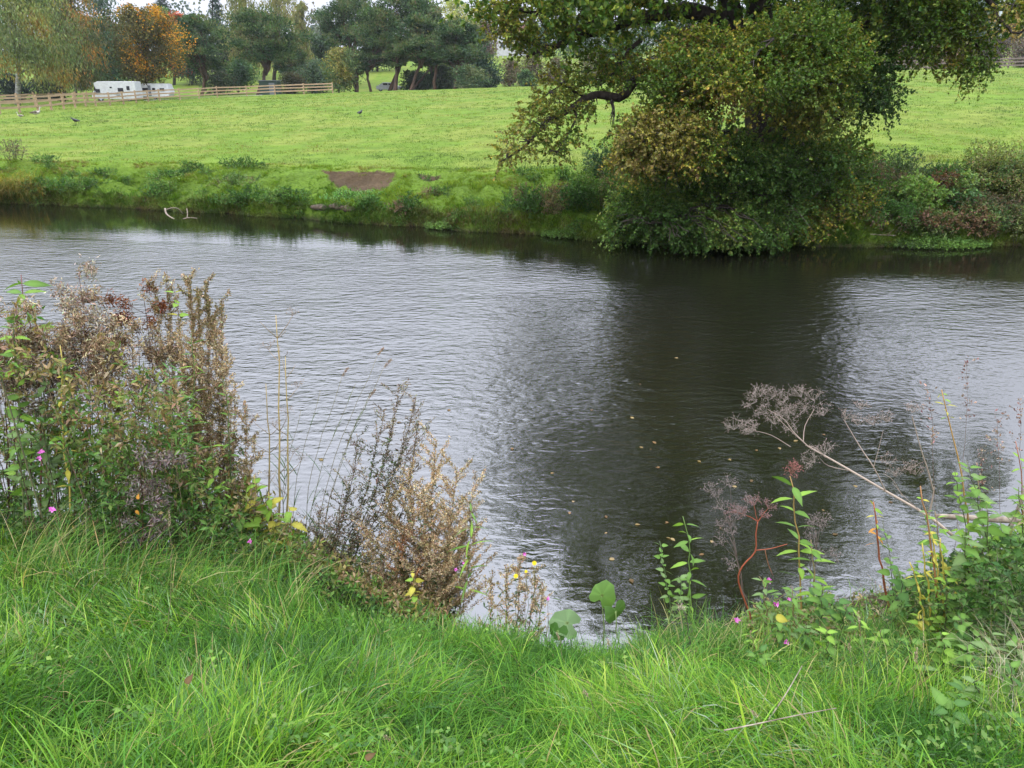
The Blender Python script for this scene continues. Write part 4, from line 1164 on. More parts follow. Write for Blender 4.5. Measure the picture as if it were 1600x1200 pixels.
protos = tufts('fringe_blades', M['meadow_grass'], FR, 4, 9, .03, .24, .013, 4, (.1, .8), (.9, 2.2))
P, _, _ = bank_points(5600, -560, 2200, -.03, .10); P[:, 2] = np.maximum(P[:, 2], 0); m = len(P)
rk = np.clip(fbm(P[:, 0] * 1.1, P[:, 1], 67) * 1.2 - .15 + rng.normal(0, .12, m), 0, .99)
instancer('fringe_grass', 'long grass fringe drooping over the far waterline', P, np.searchsorted([.42, .72], rk) * 4 + rng.integers(0, 4, m), rng.normal(-1.5, .7, m), (.5 + .9 * fbm(P[:, 0] * 2.0, P[:, 1], 66)) * rng.uniform(.7, 1.3, m), protos)
MD = [([(.035, .08, .011), (.05, .10, .014)], [1, 1]), ([(.08, .155, .014), (.108, .18, .017)], [1, 1]), ([(.13, .20, .021), (.16, .215, .028)], [1, 1]), ([(.175, .20, .038), (.195, .18, .06)], [1, 1])]
protos = tufts('meadow_blades', M['meadow_grass'], MD, 3, 8, .06, .075, .016, 2, (.1, .8), (.4, 1.4), 3)
n = 76000
yy = 21 + (100 - 21) * rng.random(n) ** 1.8; px_ = rng.uniform(-500, 2100, n); xx = xof(px_, yy, 1.5)
zz = far_z(xx, yy); yt_ = np.interp(px_, _tx, FT_Y); yc_ = np.interp(px_, _cx, CY)
k = .5 * fbm(xx * .3, yy * .35, 71, 3) + .5 * fbm(xx * 1.3, yy * 1.0, 72, 3)
keep = (yy > yt_ + .2) & (yy < yc_ + 1) & (rng.random(n) < sm((fbm(xx * .8, yy * .8, 73, 3) - .22) * 3))
xx, yy, zz, k = xx[keep], yy[keep], zz[keep], k[keep]; m = len(xx)
rk = np.argsort(np.argsort(k + rng.normal(0, .04, m))) / m
instancer('meadow_grass', 'short tufted grass across the sloping meadow', np.stack([xx, yy, zz], 1), np.searchsorted([.13, .55, .90], rk) * 3 + rng.integers(0, 3, m), rng.uniform(0, 6.28, m), np.clip(yy / 28, 1, 3) ** .75 * rng.uniform(.6, 1.35, m), protos)


def herb_clump(name, label, cat, px, t, wpx, hgt, depth, n, cols, wts, lf=.06, stems=10, group=None, z0=None, dry=0, mat='leaf', y=None, droop=.15, asp=.55, twl=.16, nl=7):
    """bushy bank plant at picture column px, fraction t up the bank"""
    yw_ = float(np.interp(px, _px, FW_Y)); yt_ = float(np.interp(px, _tx, FT_Y))
    y = yw_ + (yt_ - yw_) * t if y is None else y
    b = ground_at(px, y)
    if z0 is not None: b[2] = z0
    root = empty(name, b, label, cat, group)
    s = (y * CP + (H - b[2]) * SP) / F; rx = wpx * s / 2
    lb, sb = Buf(), Buf()
    cols = [tuple(v * 1.65 for v in c_) for c_ in cols]; n = int(n * (.8 if px < 800 else 1.0)); hgt = hgt * (.82 if px < 800 else 1.0); depth = depth * (.8 if px < 800 else 1.0)
    P, D = shell(n, b + [0, 0, hgt * .42], (rx, depth, hgt * .55), .38, 2.6, int(px), .6)
    gzv = far_z(P[:, 0], P[:, 1]); gzv = np.maximum(gzv, 0.0)
    low = P[:, 2] < gzv + .02; P[low, 2] = gzv[low] + rng.random(low.sum()) * hgt * .3
    m = len(P)
    col = palette(m * nl, cols, wts, np.repeat(n3(P, 2.2, int(px)), nl), .22)
    DD = D * .5 + rng.normal(0, .5, D.shape) + [0, 0, .5]
    twigs(lb, sb, P, DD, nl, twl, lf, lf * asp, col, droop, .0035, .7, (.05, .05, .025))
    for k in range(stems):
        q = P[rng.integers(0, m)]; g0 = b + (q - b) * [.5, .5, 0]; g0[2] = max(gz(g0[0], g0[1]), -.05) - .03
        tube(sb, limb(g0, q, 4, 0, .08), (.010, .004), (.06, .06, .03), 4)
    sb.build('stem', M['stem'], root)
    lb.build('foliage', M[mat], root, kind='stuff')
    return root


WEED = [(.025, .062, .013), (.04, .09, .018), (.06, .12, .025), (.09, .14, .035)]
WW = [2, 3, 3, 1]
BR = [(.09, .06, .04), (.13, .085, .055), (.10, .10, .045), (.16, .12, .07)]
herb_clump('thorn_bush', 'small brown twiggy thorn bush on the far bank at the left edge', 'bush', 22, .95, 46, .75, .4, 240, [(.09, .065, .055), (.12, .08, .065), (.05, .075, .04)], [2, 2, 1.4], .035)
herb_clump('weed_clump', 'low dark weeds on the meadow edge right of the brown thorn bush', 'weeds', 72, 1.05, 50, .25, .3, 120, WEED, WW, .05)
herb_clump('reed_clump', 'yellowed sedge and reeds drooping into the water at the far left', 'reeds', 14, .1, 90, .6, .5, 10, [(.22, .17, .06)], [1], .05)
herb_clump('weed_clump', 'dark leafy weeds at the waterline beside the yellow reeds', 'weeds', 62, .12, 50, .55, .4, 190, WEED, WW, .06)
herb_clump('nettle_patch', 'dark green nettles hanging over the waterline left of the sunken branch', 'nettles', 118, .12, 100, .4, .4, 260, WEED, WW, .06)
herb_clump('nettle_patch', 'leafy nettle patch below the steep grass, above the sunken branch', 'nettles', 250, .16, 60, .42, .4, 240, WEED, WW, .06)
herb_clump('nettle_patch', 'large dark nettle patch half way up the far bank', 'nettles', 275, .62, 76, .42, .55, 400, WEED, WW, .06)
herb_clump('nettle_patch', 'small nettle strip on the far slope left of the large nettle patch', 'nettles', 160, .55, 50, .22, .3, 120, WEED, WW, .05)
herb_clump('nettle_patch', 'nettles straggling along the bank top left of the bare soil', 'nettles', 378, .92, 80, .28, .35, 230, WEED, WW, .055)
herb_clump('weed_clump', 'dull weeds scattered below the bank top left of the bare soil', 'weeds', 360, .45, 90, .2, .5, 220, [(.05, .09, .03), (.08, .13, .04), (.11, .11, .05)], [2, 2, 1], .05)
herb_clump('nettle_patch', 'broad leafy nettles at the waterline right of the sunken branch', 'nettles', 380, .08, 90, .42, .35, 320, WEED, WW, .06)
herb_clump('nettle_patch', 'leafy nettles at the waterline left of the exposed mud', 'nettles', 445, .08, 62, .45, .35, 260, WEED, WW, .06)
herb_clump('dock_patch', 'fresh green broadleaf weeds spreading below the bare soil scar', 'weeds', 560, .36, 110, .16, .5, 320, [(.07, .15, .04), (.10, .20, .05), (.05, .11, .03)], [2, 2, 1], .06)
herb_clump('weed_clump', 'dark green weeds at the waterline below the bare soil', 'weeds', 568, .1, 50, .36, .3, 180, WEED, WW, .06)
herb_clump('weed_clump', 'dark brown and green weeds overhanging the water left of the pale watercress', 'weeds', 632, .1, 44, .5, .35, 240, WEED[:2] + BR[:2], [2, 2, 1, 1], .055)
herb_clump('weed_clump', 'brown green weeds in the hollow behind the pale watercress', 'weeds', 682, .5, 50, .24, .3, 140, WEED[:2] + BR[:2], [2, 2, 2, 1], .045)
herb_clump('bramble_bush', 'dark bramble clump hanging over the water between the two watercress patches', 'bramble', 822, .16, 76, .75, .5, 520, WEED[:3] + BR[:1], [3, 3, 2, 2], .055)
herb_clump('bramble_bush', 'reddish brown bramble between the dark bramble and the alder skirt', 'bramble', 866, .22, 44, .7, .4, 260, BR, [2, 2, 1, 1], .045)
herb_clump('bramble_bush', 'green bramble bank joining the alder skirt on its left side', 'bramble', 905, .3, 80, .9, .6, 700, WEED, WW, .055)
herb_clump('elder_bush', 'small dark round bush on the bank top left of the alder', 'bush', 935, 1.0, 52, .75, .4, 320, [(.03, .065, .03), (.05, .09, .04)], [1, 1], .06)
herb_clump('bramble_bush', 'olive brown bramble bank at the lower left of the alder skirt', 'bramble', 950, .35, 70, 1.0, .6, 520, WEED[1:] + BR[2:], [2, 2, 1, 1, 1], .05)
herb_clump('willowherb_patch', 'mixed green and brown undergrowth right behind the alder trunk foot', 'undergrowth', 1345, .55, 90, 1.0, .8, 700, WEED[:3] + BR[:2], [3, 3, 2, 2, 1], .055)
herb_clump('willowherb_patch', 'grey green herbs along the bank top right of the alder', 'undergrowth', 1400, .85, 90, .8, .5, 600, [(.04, .075, .03), (.07, .10, .045), (.12, .10, .06)], [2, 2, 1], .045)
herb_clump('balsam_patch', 'light green large leaved balsam over the water right of the alder roots', 'balsam', 1425, .4, 76, .72, .6, 420, [(.10, .17, .04), (.16, .22, .06), (.06, .10, .03)], [2, 2, 1], .09)
herb_clump('bramble_bush', 'russet dead bramble tangle in the middle of the right bank', 'bramble', 1468, .5, 50, .8, .5, 330, [(.12, .06, .035), (.09, .05, .03), (.07, .09, .035)], [2, 2, 1], .05)
herb_clump('balsam_patch', 'blue green leafy balsam beside the russet bramble', 'balsam', 1500, .4, 50, .75, .5, 330, [(.06, .12, .045), (.09, .16, .06), (.14, .19, .06)], [2, 2, 1], .08)
herb_clump('willowherb_patch', 'tall yellowing willowherb stand at the right bank top', 'undergrowth', 1545, .75, 100, 1.15, .7, 900, [(.12, .15, .045), (.19, .19, .065), (.20, .15, .08), (.07, .11, .035)], [2, 2, 1, 1.4], .055, 40)
herb_clump('willowherb_patch', 'yellow green balsam and reddish stems at the right edge of the far bank', 'undergrowth', 1600, .5, 96, 1.15, .7, 900, [(.11, .15, .045), (.17, .18, .06), (.15, .085, .05), (.05, .09, .03)], [2, 2, 1, 2], .06, 30)
herb_clump('willowherb_patch', 'dark dead stalks at the foot of the yellowing willowherb', 'undergrowth', 1545, .2, 120, .6, .5, 500, [(.08, .06, .035), (.05, .07, .03), (.11, .09, .05)], [2, 2, 1], .05, 30)
herb_clump('willowherb_patch', 'mixed undergrowth continuing beyond the right edge of the photo', 'undergrowth', 1690, .5, 150, 1.1, .8, 700, [(.11, .14, .045), (.15, .14, .06), (.05, .09, .03)], [2, 2, 2], .06, 30)
herb_clump('weed_clump', 'dark ivy and roots at the foot of the alder trunk', 'undergrowth', 1280, .3, 130, .7, .6, 600, [(.018, .035, .014), (.03, .055, .02), (.06, .045, .03)], [2, 2, 1], .05)
for (px, t, w, h, dp, n_, cl, wt, lf_, lab) in [
    (1385, .15, 90, .55, .5, 500, WEED[:3] + BR[:1], [3, 3, 2, 1.5], .055, 'shaded dark herbs overhanging the water right of the alder roots'),
    (1455, .12, 80, .5, .45, 420, [(.10, .06, .035), (.06, .08, .03), (.09, .13, .04)], [2, 2, 2], .06, 'red brown and green tangle above the left half of the long watercress mat'),
    (1530, .1, 90, .55, .45, 480, [(.05, .09, .03), (.10, .14, .045), (.11, .07, .04)], [2, 2, 1.5], .065, 'mixed green herbs above the right half of the long watercress mat'),
    (1595, .1, 80, .6, .45, 460, [(.08, .06, .035), (.06, .09, .03), (.11, .13, .045)], [2, 2, 1.5], .06, 'dark tangle dipping into the water at the right edge of the far bank'),
    (1480, .85, 90, .42, .5, 420, [(.03, .07, .02), (.05, .10, .025), (.08, .13, .035)], [2, 3, 2], .05, 'dark green grass and herbs on the bank top in the middle of the right bank'),
    (1570, .45, 90, .95, .6, 760, [(.10, .13, .04), (.16, .17, .055), (.17, .12, .065), (.06, .10, .03)], [2, 2, 1, 2], .06, 'yellow green willowherb in the thick of the right bank'),
    (1620, .75, 100, 1.1, .6, 700, [(.12, .14, .045), (.18, .17, .06), (.17, .11, .06), (.06, .10, .03)], [2, 2, 1, 1], .05, 'tan topped willowherb cut off by the right edge')]:
    herb_clump('willowherb_patch', lab, 'undergrowth', px, t, w, h, dp, n_, cl, wt, lf_, 20)
for k in range(34):
    px = rng.uniform(-60, 960); t = rng.choice([rng.uniform(.0, .12), rng.uniform(.2, .95)])
    herb_clump('weed_clump', 'low weed tuft in the rough grass of the far bank', 'weeds', px, t, rng.uniform(14, 34), rng.uniform(.12, .3), .2, int(rng.uniform(25, 60)), WEED, WW, .05, 3, group='weed tufts on the far bank')
# watercress mats
for px0, wpx, dz, lab, nn, cl in [(700, 76, .6, 'pale green watercress mat floating off the far bank', 500, [(.12, .21, .05), (.16, .27, .07), (.08, .14, .04)]),
                                 (895, 96, .5, 'bright watercress mat at the waterline under the green bramble', 420, [(.11, .20, .045), (.15, .25, .06)]),
                                 (1465, 190, .8, 'long bright green watercress mat under the right bank', 1400, [(.10, .19, .045), (.14, .25, .055), (.06, .11, .03)])]:
    yw_ = float(np.interp(px0, _px, FW_Y)); b = np.array([xof(px0, yw_ - .1, 0), yw_ - .1, 0.0])
    root = empty('watercress_mat', b, lab, 'watercress'); lb, sb = Buf(), Buf()
    s = (yw_ * CP + H * SP) / F; a = rng.uniform(0, 6.28, nn); r = rng.random(nn) ** .6
    P = b + np.stack([np.cos(a) * r * wpx * s / 2, np.sin(a) * r * dz * .8 + .3, .02 + .22 * (1 - r) * rng.random(nn) + np.clip(np.sin(a) * r, 0, 1) * .12], 1)
    if px0 > 1400: pass
    twigs(lb, sb, P, rng.normal(0, .4, (nn, 3)) + [0, 0, 1], 8, .07, .045, .042, palette(nn * 8, cl, [2, 2, 1][:len(cl)], np.repeat(n3(P, 2, 5), 8), .16), .1)
    sb.build('stem', M['stem'], root); lb.build('foliage', M['leaf'], root, kind='stuff')
# reeds, drawn as long drooping blades
for px0, wpx, n_, L_, lab, cl in [(10, 100, 900, 1.0, 'long yellow and green reed blades bending over the water at the far left', [(.24, .19, .06), (.30, .22, .07), (.12, .17, .04)]),
                                 (655, 60, 350, .38, 'tall dark grass tuft overhanging the far waterline', [(.06, .11, .03), (.09, .10, .04)]),
                                 (740, 90, 520, .42, 'brownish grass fringe between the watercress mats', [(.10, .12, .04), (.14, .10, .05), (.07, .14, .03)]),
                                 (585, 70, 380, .38, 'dark green sedge tuft below the bare soil scar', [(.05, .11, .03), (.08, .15, .035)]),
                                 (180, 60, 260, .32, 'short sedge tuft at the waterline under the left bank', [(.06, .13, .03), (.10, .16, .035)]),
                                 (325, 60, 300, .36, 'brown and green sedge tuft right above the sunken branch', [(.10, .10, .04), (.07, .14, .03)])]:
    yw_ = float(np.interp(px0, _px, FW_Y)); root = empty('sedge_tuft', ground_at(px0, yw_ + .2), lab, 'sedge')
    s = (yw_ * CP + H * SP) / F; P, _, _ = bank_points(n_, px0 - wpx / 2, px0 + wpx / 2, 0.0, .14); P[:, 2] = np.maximum(P[:, 2], 0)
    gb = Buf(); blades(gb, P, L_ * rng.uniform(.6, 1.1, n_), .016, rng.normal(-1.3, .7, n_), rng.uniform(0, .5, n_), rng.uniform(1.0, 2.4, n_), palette(n_, cl, [1] * len(cl), None, .2), 4)
    gb.build('blades', M['grass'], root, kind='stuff')
# exposed mud, stones and roots
mb = Buf()
for k in range(14):
    px = rng.uniform(492, 548); yw_ = float(np.interp(px, _px, FW_Y)); b = ground_at(px, yw_ + .12); r = rng.uniform(.06, .16)
    P = rand_dir(60); 
    th = np.linspace(0, np.pi, 5); ph = np.linspace(0, 2 * np.pi, 8, endpoint=False)
    V = np.array([[math.sin(a) * math.cos(q), math.sin(a) * math.sin(q), math.cos(a)] for a in th for q in ph])
    V = V * (1 + .3 * (n3(V * 1.3 + k, 1.0, k)[:, None] - .5)) * [r * 1.6, r, r * .6] + b
    i = np.arange(4)[:, None] * 8; j = np.arange(8)[None]; j2 = (j + 1) % 8
    mb.add(V, np.stack([i + j, i + 8 + j, i + 8 + j2, i + j2], -1).reshape(-1, 4), None, (.3, .3, .3))
tag(mb.build('mud_clods', noise_material('mud', (.05, .036, .025), (.12, .09, .065), 12, .7, .6, 5)), 'slumped brown mud clods at the waterline left of the alder side watercress', 'mud', kind='stuff')
rb = empty('fallen_branch', abase + [2.2, -1.2, -.4], 'bare pinkish fallen branch and roots at the foot of the alder', 'branch')
for nm, pts, r in [('root', [(1280, 330, 17.6), (1310, 345, 17.3), (1335, 352, 17.1), (1342, 366, 17.0)], .07), ('branch', [(1180, 388, 16.1), (1215, 372, 16.2), (1238, 352, 16.4)], .018), ('branch', [(1210, 330, 16.3), (1212, 352, 16.2), (1216, 372, 16.2)], .014),
                   ('branch', [(1215, 372, 16.2), (1235, 366, 16.1), (1245, 350, 16.1)], .009), ('branch', [(1300, 372, 17.0), (1340, 366, 16.9), (1400, 368, 16.8)], .02)]:
    tb = Buf(); tube(tb, pxpath(pts), (r, r * .5), (.3, .3, .3), 6); tb.build(nm, M['dead_wood'], rb)
fb = empty('sunken_branch', at(262, 338, 17.7), 'bare pale forked branch sticking out of the water by the left bank', 'branch')
for pts, r in [([(258, 326, 17.4), (260, 334, 17.2), (266, 339, 17.1), (272, 342, 17.0)], .022), ([(259, 328, 17.4), (268, 325, 17.4), (278, 326, 17.5), (286, 334, 17.6)], .014), ([(292, 326, 17.2), (293, 334, 17.1), (292, 341, 17.0)], .012), ([(286, 342, 17.0), (296, 340, 17.0), (308, 341, 17.0)], .012)]:
    tb = Buf(); tube(tb, pxpath(pts), (r, r * .6), (.3, .3, .3), 5); tb.build('branch', M['dead_wood'], fb)

hz, nt_, out_ = new_mat('haze_air')
pv = nt_.nodes.new('ShaderNodeVolumePrincipled'); pv.inputs['Color'].default_value = (.86, .90, .96, 1); pv.inputs['Density'].default_value = .00016
nt_.links.new(pv.outputs[0], out_.inputs['Volume'])
hb_ = box_mesh('haze', hz, 5400, 1780, 62); o = bpy.data.objects.new('haze', hb_); COL.objects.link(o); o.location = (0, 860, -2.2)
tag(o, 'thin pale autumn haze over the meadow and trees', kind='stuff')
# ------------------------------------------------------------------ near bank grass
gb = Buf()
n = 98000
yy = .75 + 4.4 * rng.random(n) ** .95; px_ = np.where(rng.random(n) < .88, rng.uniform(-170, 1770, n), rng.uniform(-520, 2200, n)); xx = xof(px_, yy, 1.2)
ycv = np.interp(px_, _nx, NYC); ywv = np.interp(px_, _nx, NYW)
cl_ = fbm(xx * 3.2, yy * 3.2, 81, 3)
edge = sm((yy - ycv) / (ywv - ycv) * 1.4)
keep = (yy < ywv + .02) & (rng.random(n) < (1 - .75 * edge)) & (rng.random(n) < .35 + 1.1 * cl_)
xx, yy, px_, cl_, edge = xx[keep], yy[keep], px_[keep], cl_[keep], edge[keep]; m = len(xx)
zz = near_z(xx, yy)
big = fbm(xx * .9 + 3, yy * .9, 84, 3)
az = 6.28 * fbm(xx * 1.1, yy * 1.1, 82, 3) * 2.2 + rng.normal(0, 1.0, m)
Lg = (.085 + .17 * cl_ ** 1.1 + .04 * big) * rng.uniform(.5, 1.25, m) * (1 - .25 * edge)
Lg *= np.where((px_ > 820) & (px_ < 1010) & (yy > 2.5), .62, 1.0)
Wd = .0041 * rng.uniform(.5, 1.6, m) * (1 + 1.3 * (rng.random(m) < .2) * rng.random(m))
c = palette(m, [(.045, .125, .011), (.082, .205, .016), (.13, .285, .022), (.205, .365, .034), (.30, .42, .075)], [2, 3.5, 4, 3, 1.4], .75 * cl_ + .5 * big + rng.normal(0, .10, m), .16)
blue = rng.random(m) < .28 * sm((fbm(xx * 1.3, yy * 1.3, 85) - .35) * 4)
c[blue] = c[blue] * [1.0, .92, 3.6]
strawm = rng.random(m) < .07; c[strawm] = np.array([.34, .28, .13]) * rng.uniform(.7, 1.2, (strawm.sum(), 1))
tip = c * [1.25, 1.08, 1.1]
blades(gb, np.stack([xx, yy, zz - .01], 1), Lg, Wd, az, rng.uniform(.05, .7, m), rng.uniform(.4, 2.3, m) * (1.1 - .4 * (cl_ > .6)), c, 4, tip)
tag(gb.build('grass', M['grass']), kind='stuff', label='long lush grass covering the near bank')

NB = [([(.03, .10, .010), (.05, .14, .013)], [1, 1]), ([(.065, .18, .016), (.09, .22, .02)], [1, 1]), ([(.12, .27, .026), (.18, .32, .04)], [1, 1]), ([(.08, .19, .055), (.11, .24, .07)], [1, 1])]
protos = tufts('under_blades', M['grass'], NB, 4, 14, .03, .15, .0042, 4, (.1, 1.0), (.4, 1.8), 1.6)
n = 19000; yy = .3 + 4.9 * rng.random(n); px_ = rng.uniform(-600, 2300, n); xx = xof(px_, yy, 1.2); k = fbm(xx * 2.2, yy * 2.2, 87, 3)
keep = yy < np.interp(px_, _nx, NYC) + .5 + .9 * ((px_ > 1780) | (px_ < -180)); xx, yy, k = xx[keep], yy[keep], k[keep]; m = len(xx); rk = np.argsort(np.argsort(k + rng.normal(0, .06, m))) / m
instancer('under_grass', 'short dense grass under the long near blades', np.stack([xx, yy, near_z(xx, yy)], 1), np.searchsorted([.25, .6, .85], rk) * 4 + rng.integers(0, 4, m), 6.28 * fbm(xx * 1.1, yy * 1.1, 82, 3) * 2.2 + rng.normal(0, .8, m), rng.uniform(.7, 1.4, m), protos)

# broad leaved weeds mixed into the turf
wb = Buf(); n = 2600; yy = 1.5 + 2.5 * rng.random(n); px_ = rng.uniform(-160, 1760, n); xx = xof(px_, yy, 1.2); k = fbm(xx * 1.9, yy * 1.9, 141, 3)
keep = (k > .56) & (yy < np.interp(px_, _nx, NYC)); xx, yy = np.repeat(xx[keep], 4), np.repeat(yy[keep], 4); m = len(xx); xx = xx + rng.normal(0, .02, m); yy = yy + rng.normal(0, .02, m)
a = rng.uniform(0, 6.28, m); leaves(wb, np.stack([xx, yy, near_z(xx, yy) + rng.uniform(.05, .16, m)], 1), np.stack([np.cos(a), np.sin(a), rng.uniform(-.2, .9, m)], 1), rng.normal(0, .4, (m, 3)) + [0, 0, 1], .022 * rng.uniform(.5, 1.4, m), .013 * rng.uniform(.6, 1.3, m), palette(m, [(.06, .14, .03), (.10, .19, .04), (.15, .25, .05)], [2, 3, 2]))
tag(wb.build('turf_weeds', M['leaf']), kind='stuff', label='small broad leaved weeds scattered through the near grass')

# ------------------------------------------------------------------ leaf shapes shared between copies
def leaf_mesh(name, shape, col, mat='leaf', fold=.16, curl=.18, n=9, teeth=0.0, vary=.12):
    """unit length along +Y; shape(t) gives half width"""
    t = np.linspace(0, 1, n); V, C = [], []
    for k, tt in enumerate(t):
        w = shape(tt) * (1 - teeth * (k % 2)); z = -curl * tt * tt
        V += [(-w, tt - teeth * .25 * (k % 2), z + w * fold), (0, tt, z), (w, tt - teeth * .25 * (k % 2), z + w * fold)]
        cc = np.array(col) * (1 + vary * math.sin(5 * tt))
        C += [cc, cc * 1.25, cc]
    Q = []
    for k in range(n - 1):
        Q += [[3 * k, 3 * k + 1, 3 * k + 4, 3 * k + 3], [3 * k + 1, 3 * k + 2, 3 * k + 5, 3 * k + 4]]
    return Buf().add(V, Q, None, np.clip(C, 0, 1)).mesh(name, M[mat])


ovate = lambda t: .30 * math.sin(math.pi * t ** .62) ** .9 + .004
lance = lambda t: .155 * math.sin(math.pi * t ** .8) ** 1.0 + .004
narrow = lambda t: .055 * math.sin(math.pi * t ** .7) + .003
LM = {}
for nm, c in [('green', (.10, .19, .035)), ('deep', (.06, .135, .03)), ('grey', (.13, .20, .07)), ('lime', (.17, .29, .04)), ('yellow', (.34, .31, .05)), ('brown', (.14, .085, .045)), ('orange', (.45, .21, .04))]:
    LM['ovate_' + nm] = leaf_mesh('leaf', ovate, c, n=13, teeth=.16)
    LM['lance_' + nm] = leaf_mesh('leaf', lance, c, n=9, teeth=.06, curl=.3)
    LM['narrow_' + nm] = leaf_mesh('leaf', narrow, c, n=7, curl=.35)


def put_leaf(root, me, pos, D, N, size, name='leaf', label=None):
    D = Vector(unit(D)); N = Vector(N); S = D.cross(N)
    if S.length < 1e-4: S = Vector((1, 0, 0))
    S.normalize(); N = S.cross(D)
    Mx = Matrix((S, D, N)).transposed().to_4x4()
    o = bpy.data.objects.new(name, me); COL.objects.link(o); o.parent = root
    o.matrix_local = Matrix.Translation(Vector(pos) - Vector(parent_world(root))) @ Mx @ Matrix.Scale(size, 4)
    if label: o['label'] = label
    return o


def stem_line(px0, y0, px1, py1, y1=None, bend=.05, n=14, sink=.04):
    b = ground_at(px0, y0); b[2] = max(b[2], -.05) - sink
    e = at(px1, py1, y0 if y1 is None else y1)
    t = np.linspace(0, 1, n)[:, None]; L = np.linalg.norm(e - b)
    P = b * (1 - t) + e * t + np.array([bend * L, 0, 0]) * np.sin(np.pi * t) + rng.normal(0, .004, (n, 3))
    return P


def leafy_plant(name, label, cat, px0, y0, px1, py1, kind='ovate', cols=('green',), size=.075, pairs=9, start=.25, stemcol=(.10, .14, .05), r=.0035, bend=.03, y1=None, top=0, group=None, whorl=2, droop=.25, tipsize=.45, side=0, pink=0):
    P = stem_line(px0, y0, px1, py1, y1, bend)
    root = empty(name, P[0], label, cat, group)
    sb = Buf(); tube(sb, P, (r * 1.4, r * .5), stemcol, 6)
    starts = []
    for s in range(side):
        f = rng.uniform(.25, .7); k = int(f * (len(P) - 1)); a = rng.uniform(0, 6.28)
        L = np.linalg.norm(P[-1] - P[0]) * rng.uniform(.2, .38)
        e = P[k] + np.array([math.cos(a) * .5, math.sin(a) * .4, .85]) * L
        Q = limb(P[k], e, 8, -.05, .03); tube(sb, Q, (r * .8, r * .35), stemcol, 5); starts.append(Q)
    sb.build('stem', M['stem'], root)
    for li, line in enumerate([P] + starts):
        np_ = int(pairs * 1.7) if li == 0 else max(3, pairs // 2); st = start if li == 0 else .2
        for q in range(np_):
            f = st + (1 - st) * (q + .5 * rng.random()) / np_; u_ = f * (len(line) - 1); k = min(int(u_), len(line) - 2)
            pos = line[k] + (line[k + 1] - line[k]) * (u_ - k)
            a0 = q * 1.57 + rng.uniform(-.4, .4)
            sz = size * (tipsize + (1 - tipsize) * math.sin(math.pi * min(1, (1 - f) * 1.1 + .12)) ** .7) * rng.uniform(.75, 1.15) * (1 if li == 0 else .75)
            for w in range(whorl):
                a = a0 + 6.283 * w / whorl + rng.uniform(-.25, .25)
                up = rng.uniform(-.1, .6) - droop * rng.random() + .6 * max(0, f - .8)
                D = np.array([math.cos(a), math.sin(a), up]); N = np.array([-math.cos(a) * up, -math.sin(a) * up, 1.0]) + rng.normal(0, .42, 3)
                cn = cols[rng.integers(0, len(cols))]
                put_leaf(root, LM[kind + '_' + cn], pos + unit(D) * .006, D, N, sz * (.95 if px0 > 1000 else 1.1))
    return root, P


# far-to-near: pieces for seed heads and dead stalks
TAN = [(.42, .31, .17), (.55, .44, .27), (.30, .215, .11), (.20, .17, .075)]
FLUFF = [(.27, .19, .105), (.39, .30, .18), (.17, .11, .06), (.52, .43, .28)]


def seedy_plant(name, label, cat, px0, y0, px1, py1, spread=.12, n_side=22, start=.35, seeds=2600, cols=TAN, wts=(3, 3, 2, 1), seed_l=.008, sidelen=.16, stemcol=(.16, .11, .06), y1=None, bend=.02, leafcols=None, nleaf=0, group=None, up=1.3, r=.003, asp=.6):
    """dry mugwort-like plume: main stem, rising side stalks thickly set with small seed scales"""
    P = stem_line(px0, y0, px1, py1, y1, bend)
    root = empty(name, P[0], label, cat, group); sb, db, lb = Buf(), Buf(), Buf()
    tube(sb, P, (r * 1.3, r * .4), stemcol, 5)
    A, B = [], []; L = np.linalg.norm(P[-1] - P[0])
    for s in range(n_side):
        f = start + (1 - start) * (s + rng.random()) / n_side; u_ = f * (len(P) - 1); k = min(int(u_), len(P) - 2)
        p = P[k] + (P[k + 1] - P[k]) * (u_ - k); a = rng.uniform(0, 6.28); l = sidelen * 1.2 * (1.15 - f * .75) * rng.uniform(.6, 1.3)
        d = unit(np.array([math.cos(a) * spread * 8, math.sin(a) * spread * 6, up]))
        q = limb(p, p + d * l, 5, -.04, .05); tube(sb, q, (r * .5, r * .2), stemcol, 3, False)
        A.append(q[:-1]); B.append(q[1:])
    A.append(P[int(len(P) * max(start, .6)):-1]); B.append(P[int(len(P) * max(start, .6)) + 1:])
    A = np.concatenate(A); B = np.concatenate(B)
    ln = np.linalg.norm(B - A, axis=1); idx = rng.choice(len(A), seeds, p=ln / ln.sum()); f = rng.random((seeds, 1))
    pos = A[idx] * (1 - f) + B[idx] * f + rng.normal(0, .006, (seeds, 3))
    d = unit(B - A)[idx] * .8 + rng.normal(0, .6, (seeds, 3))
    leaves(db, pos, d, rand_dir(seeds), seed_l * 1.35 * rng.uniform(.6, 1.5, seeds), seed_l * 1.35 * asp, palette(seeds, cols, wts, n3(pos, 9, 3), .22))
    sb.build('stem', M['dry'], root); db.build('seed_head', M['dry'], root, kind='stuff')
    if nleaf:
        i_ = rng.integers(0, len(P), nleaf); pos = P[i_] + rng.normal(0, .02, (nleaf, 3)); f0 = (i_ / len(P))
        okk = f0 < .75; pos = pos[okk]; mm = len(pos); a = rng.uniform(0, 6.28, mm)
        D = np.stack([np.cos(a), np.sin(a), rng.normal(.2, .5, mm)], 1)
        leaves(lb, pos, D, rng.normal(0, .4, (mm, 3)) + [0, 0, 1], .045 * rng.uniform(.6, 1.4, mm), .011, palette(mm, leafcols or [(.045, .085, .03), (.07, .11, .04)], [1] * len(leafcols or [1, 1]), None, .2))
        lb.build('foliage', M['leaf'], root, kind='stuff')
    return root


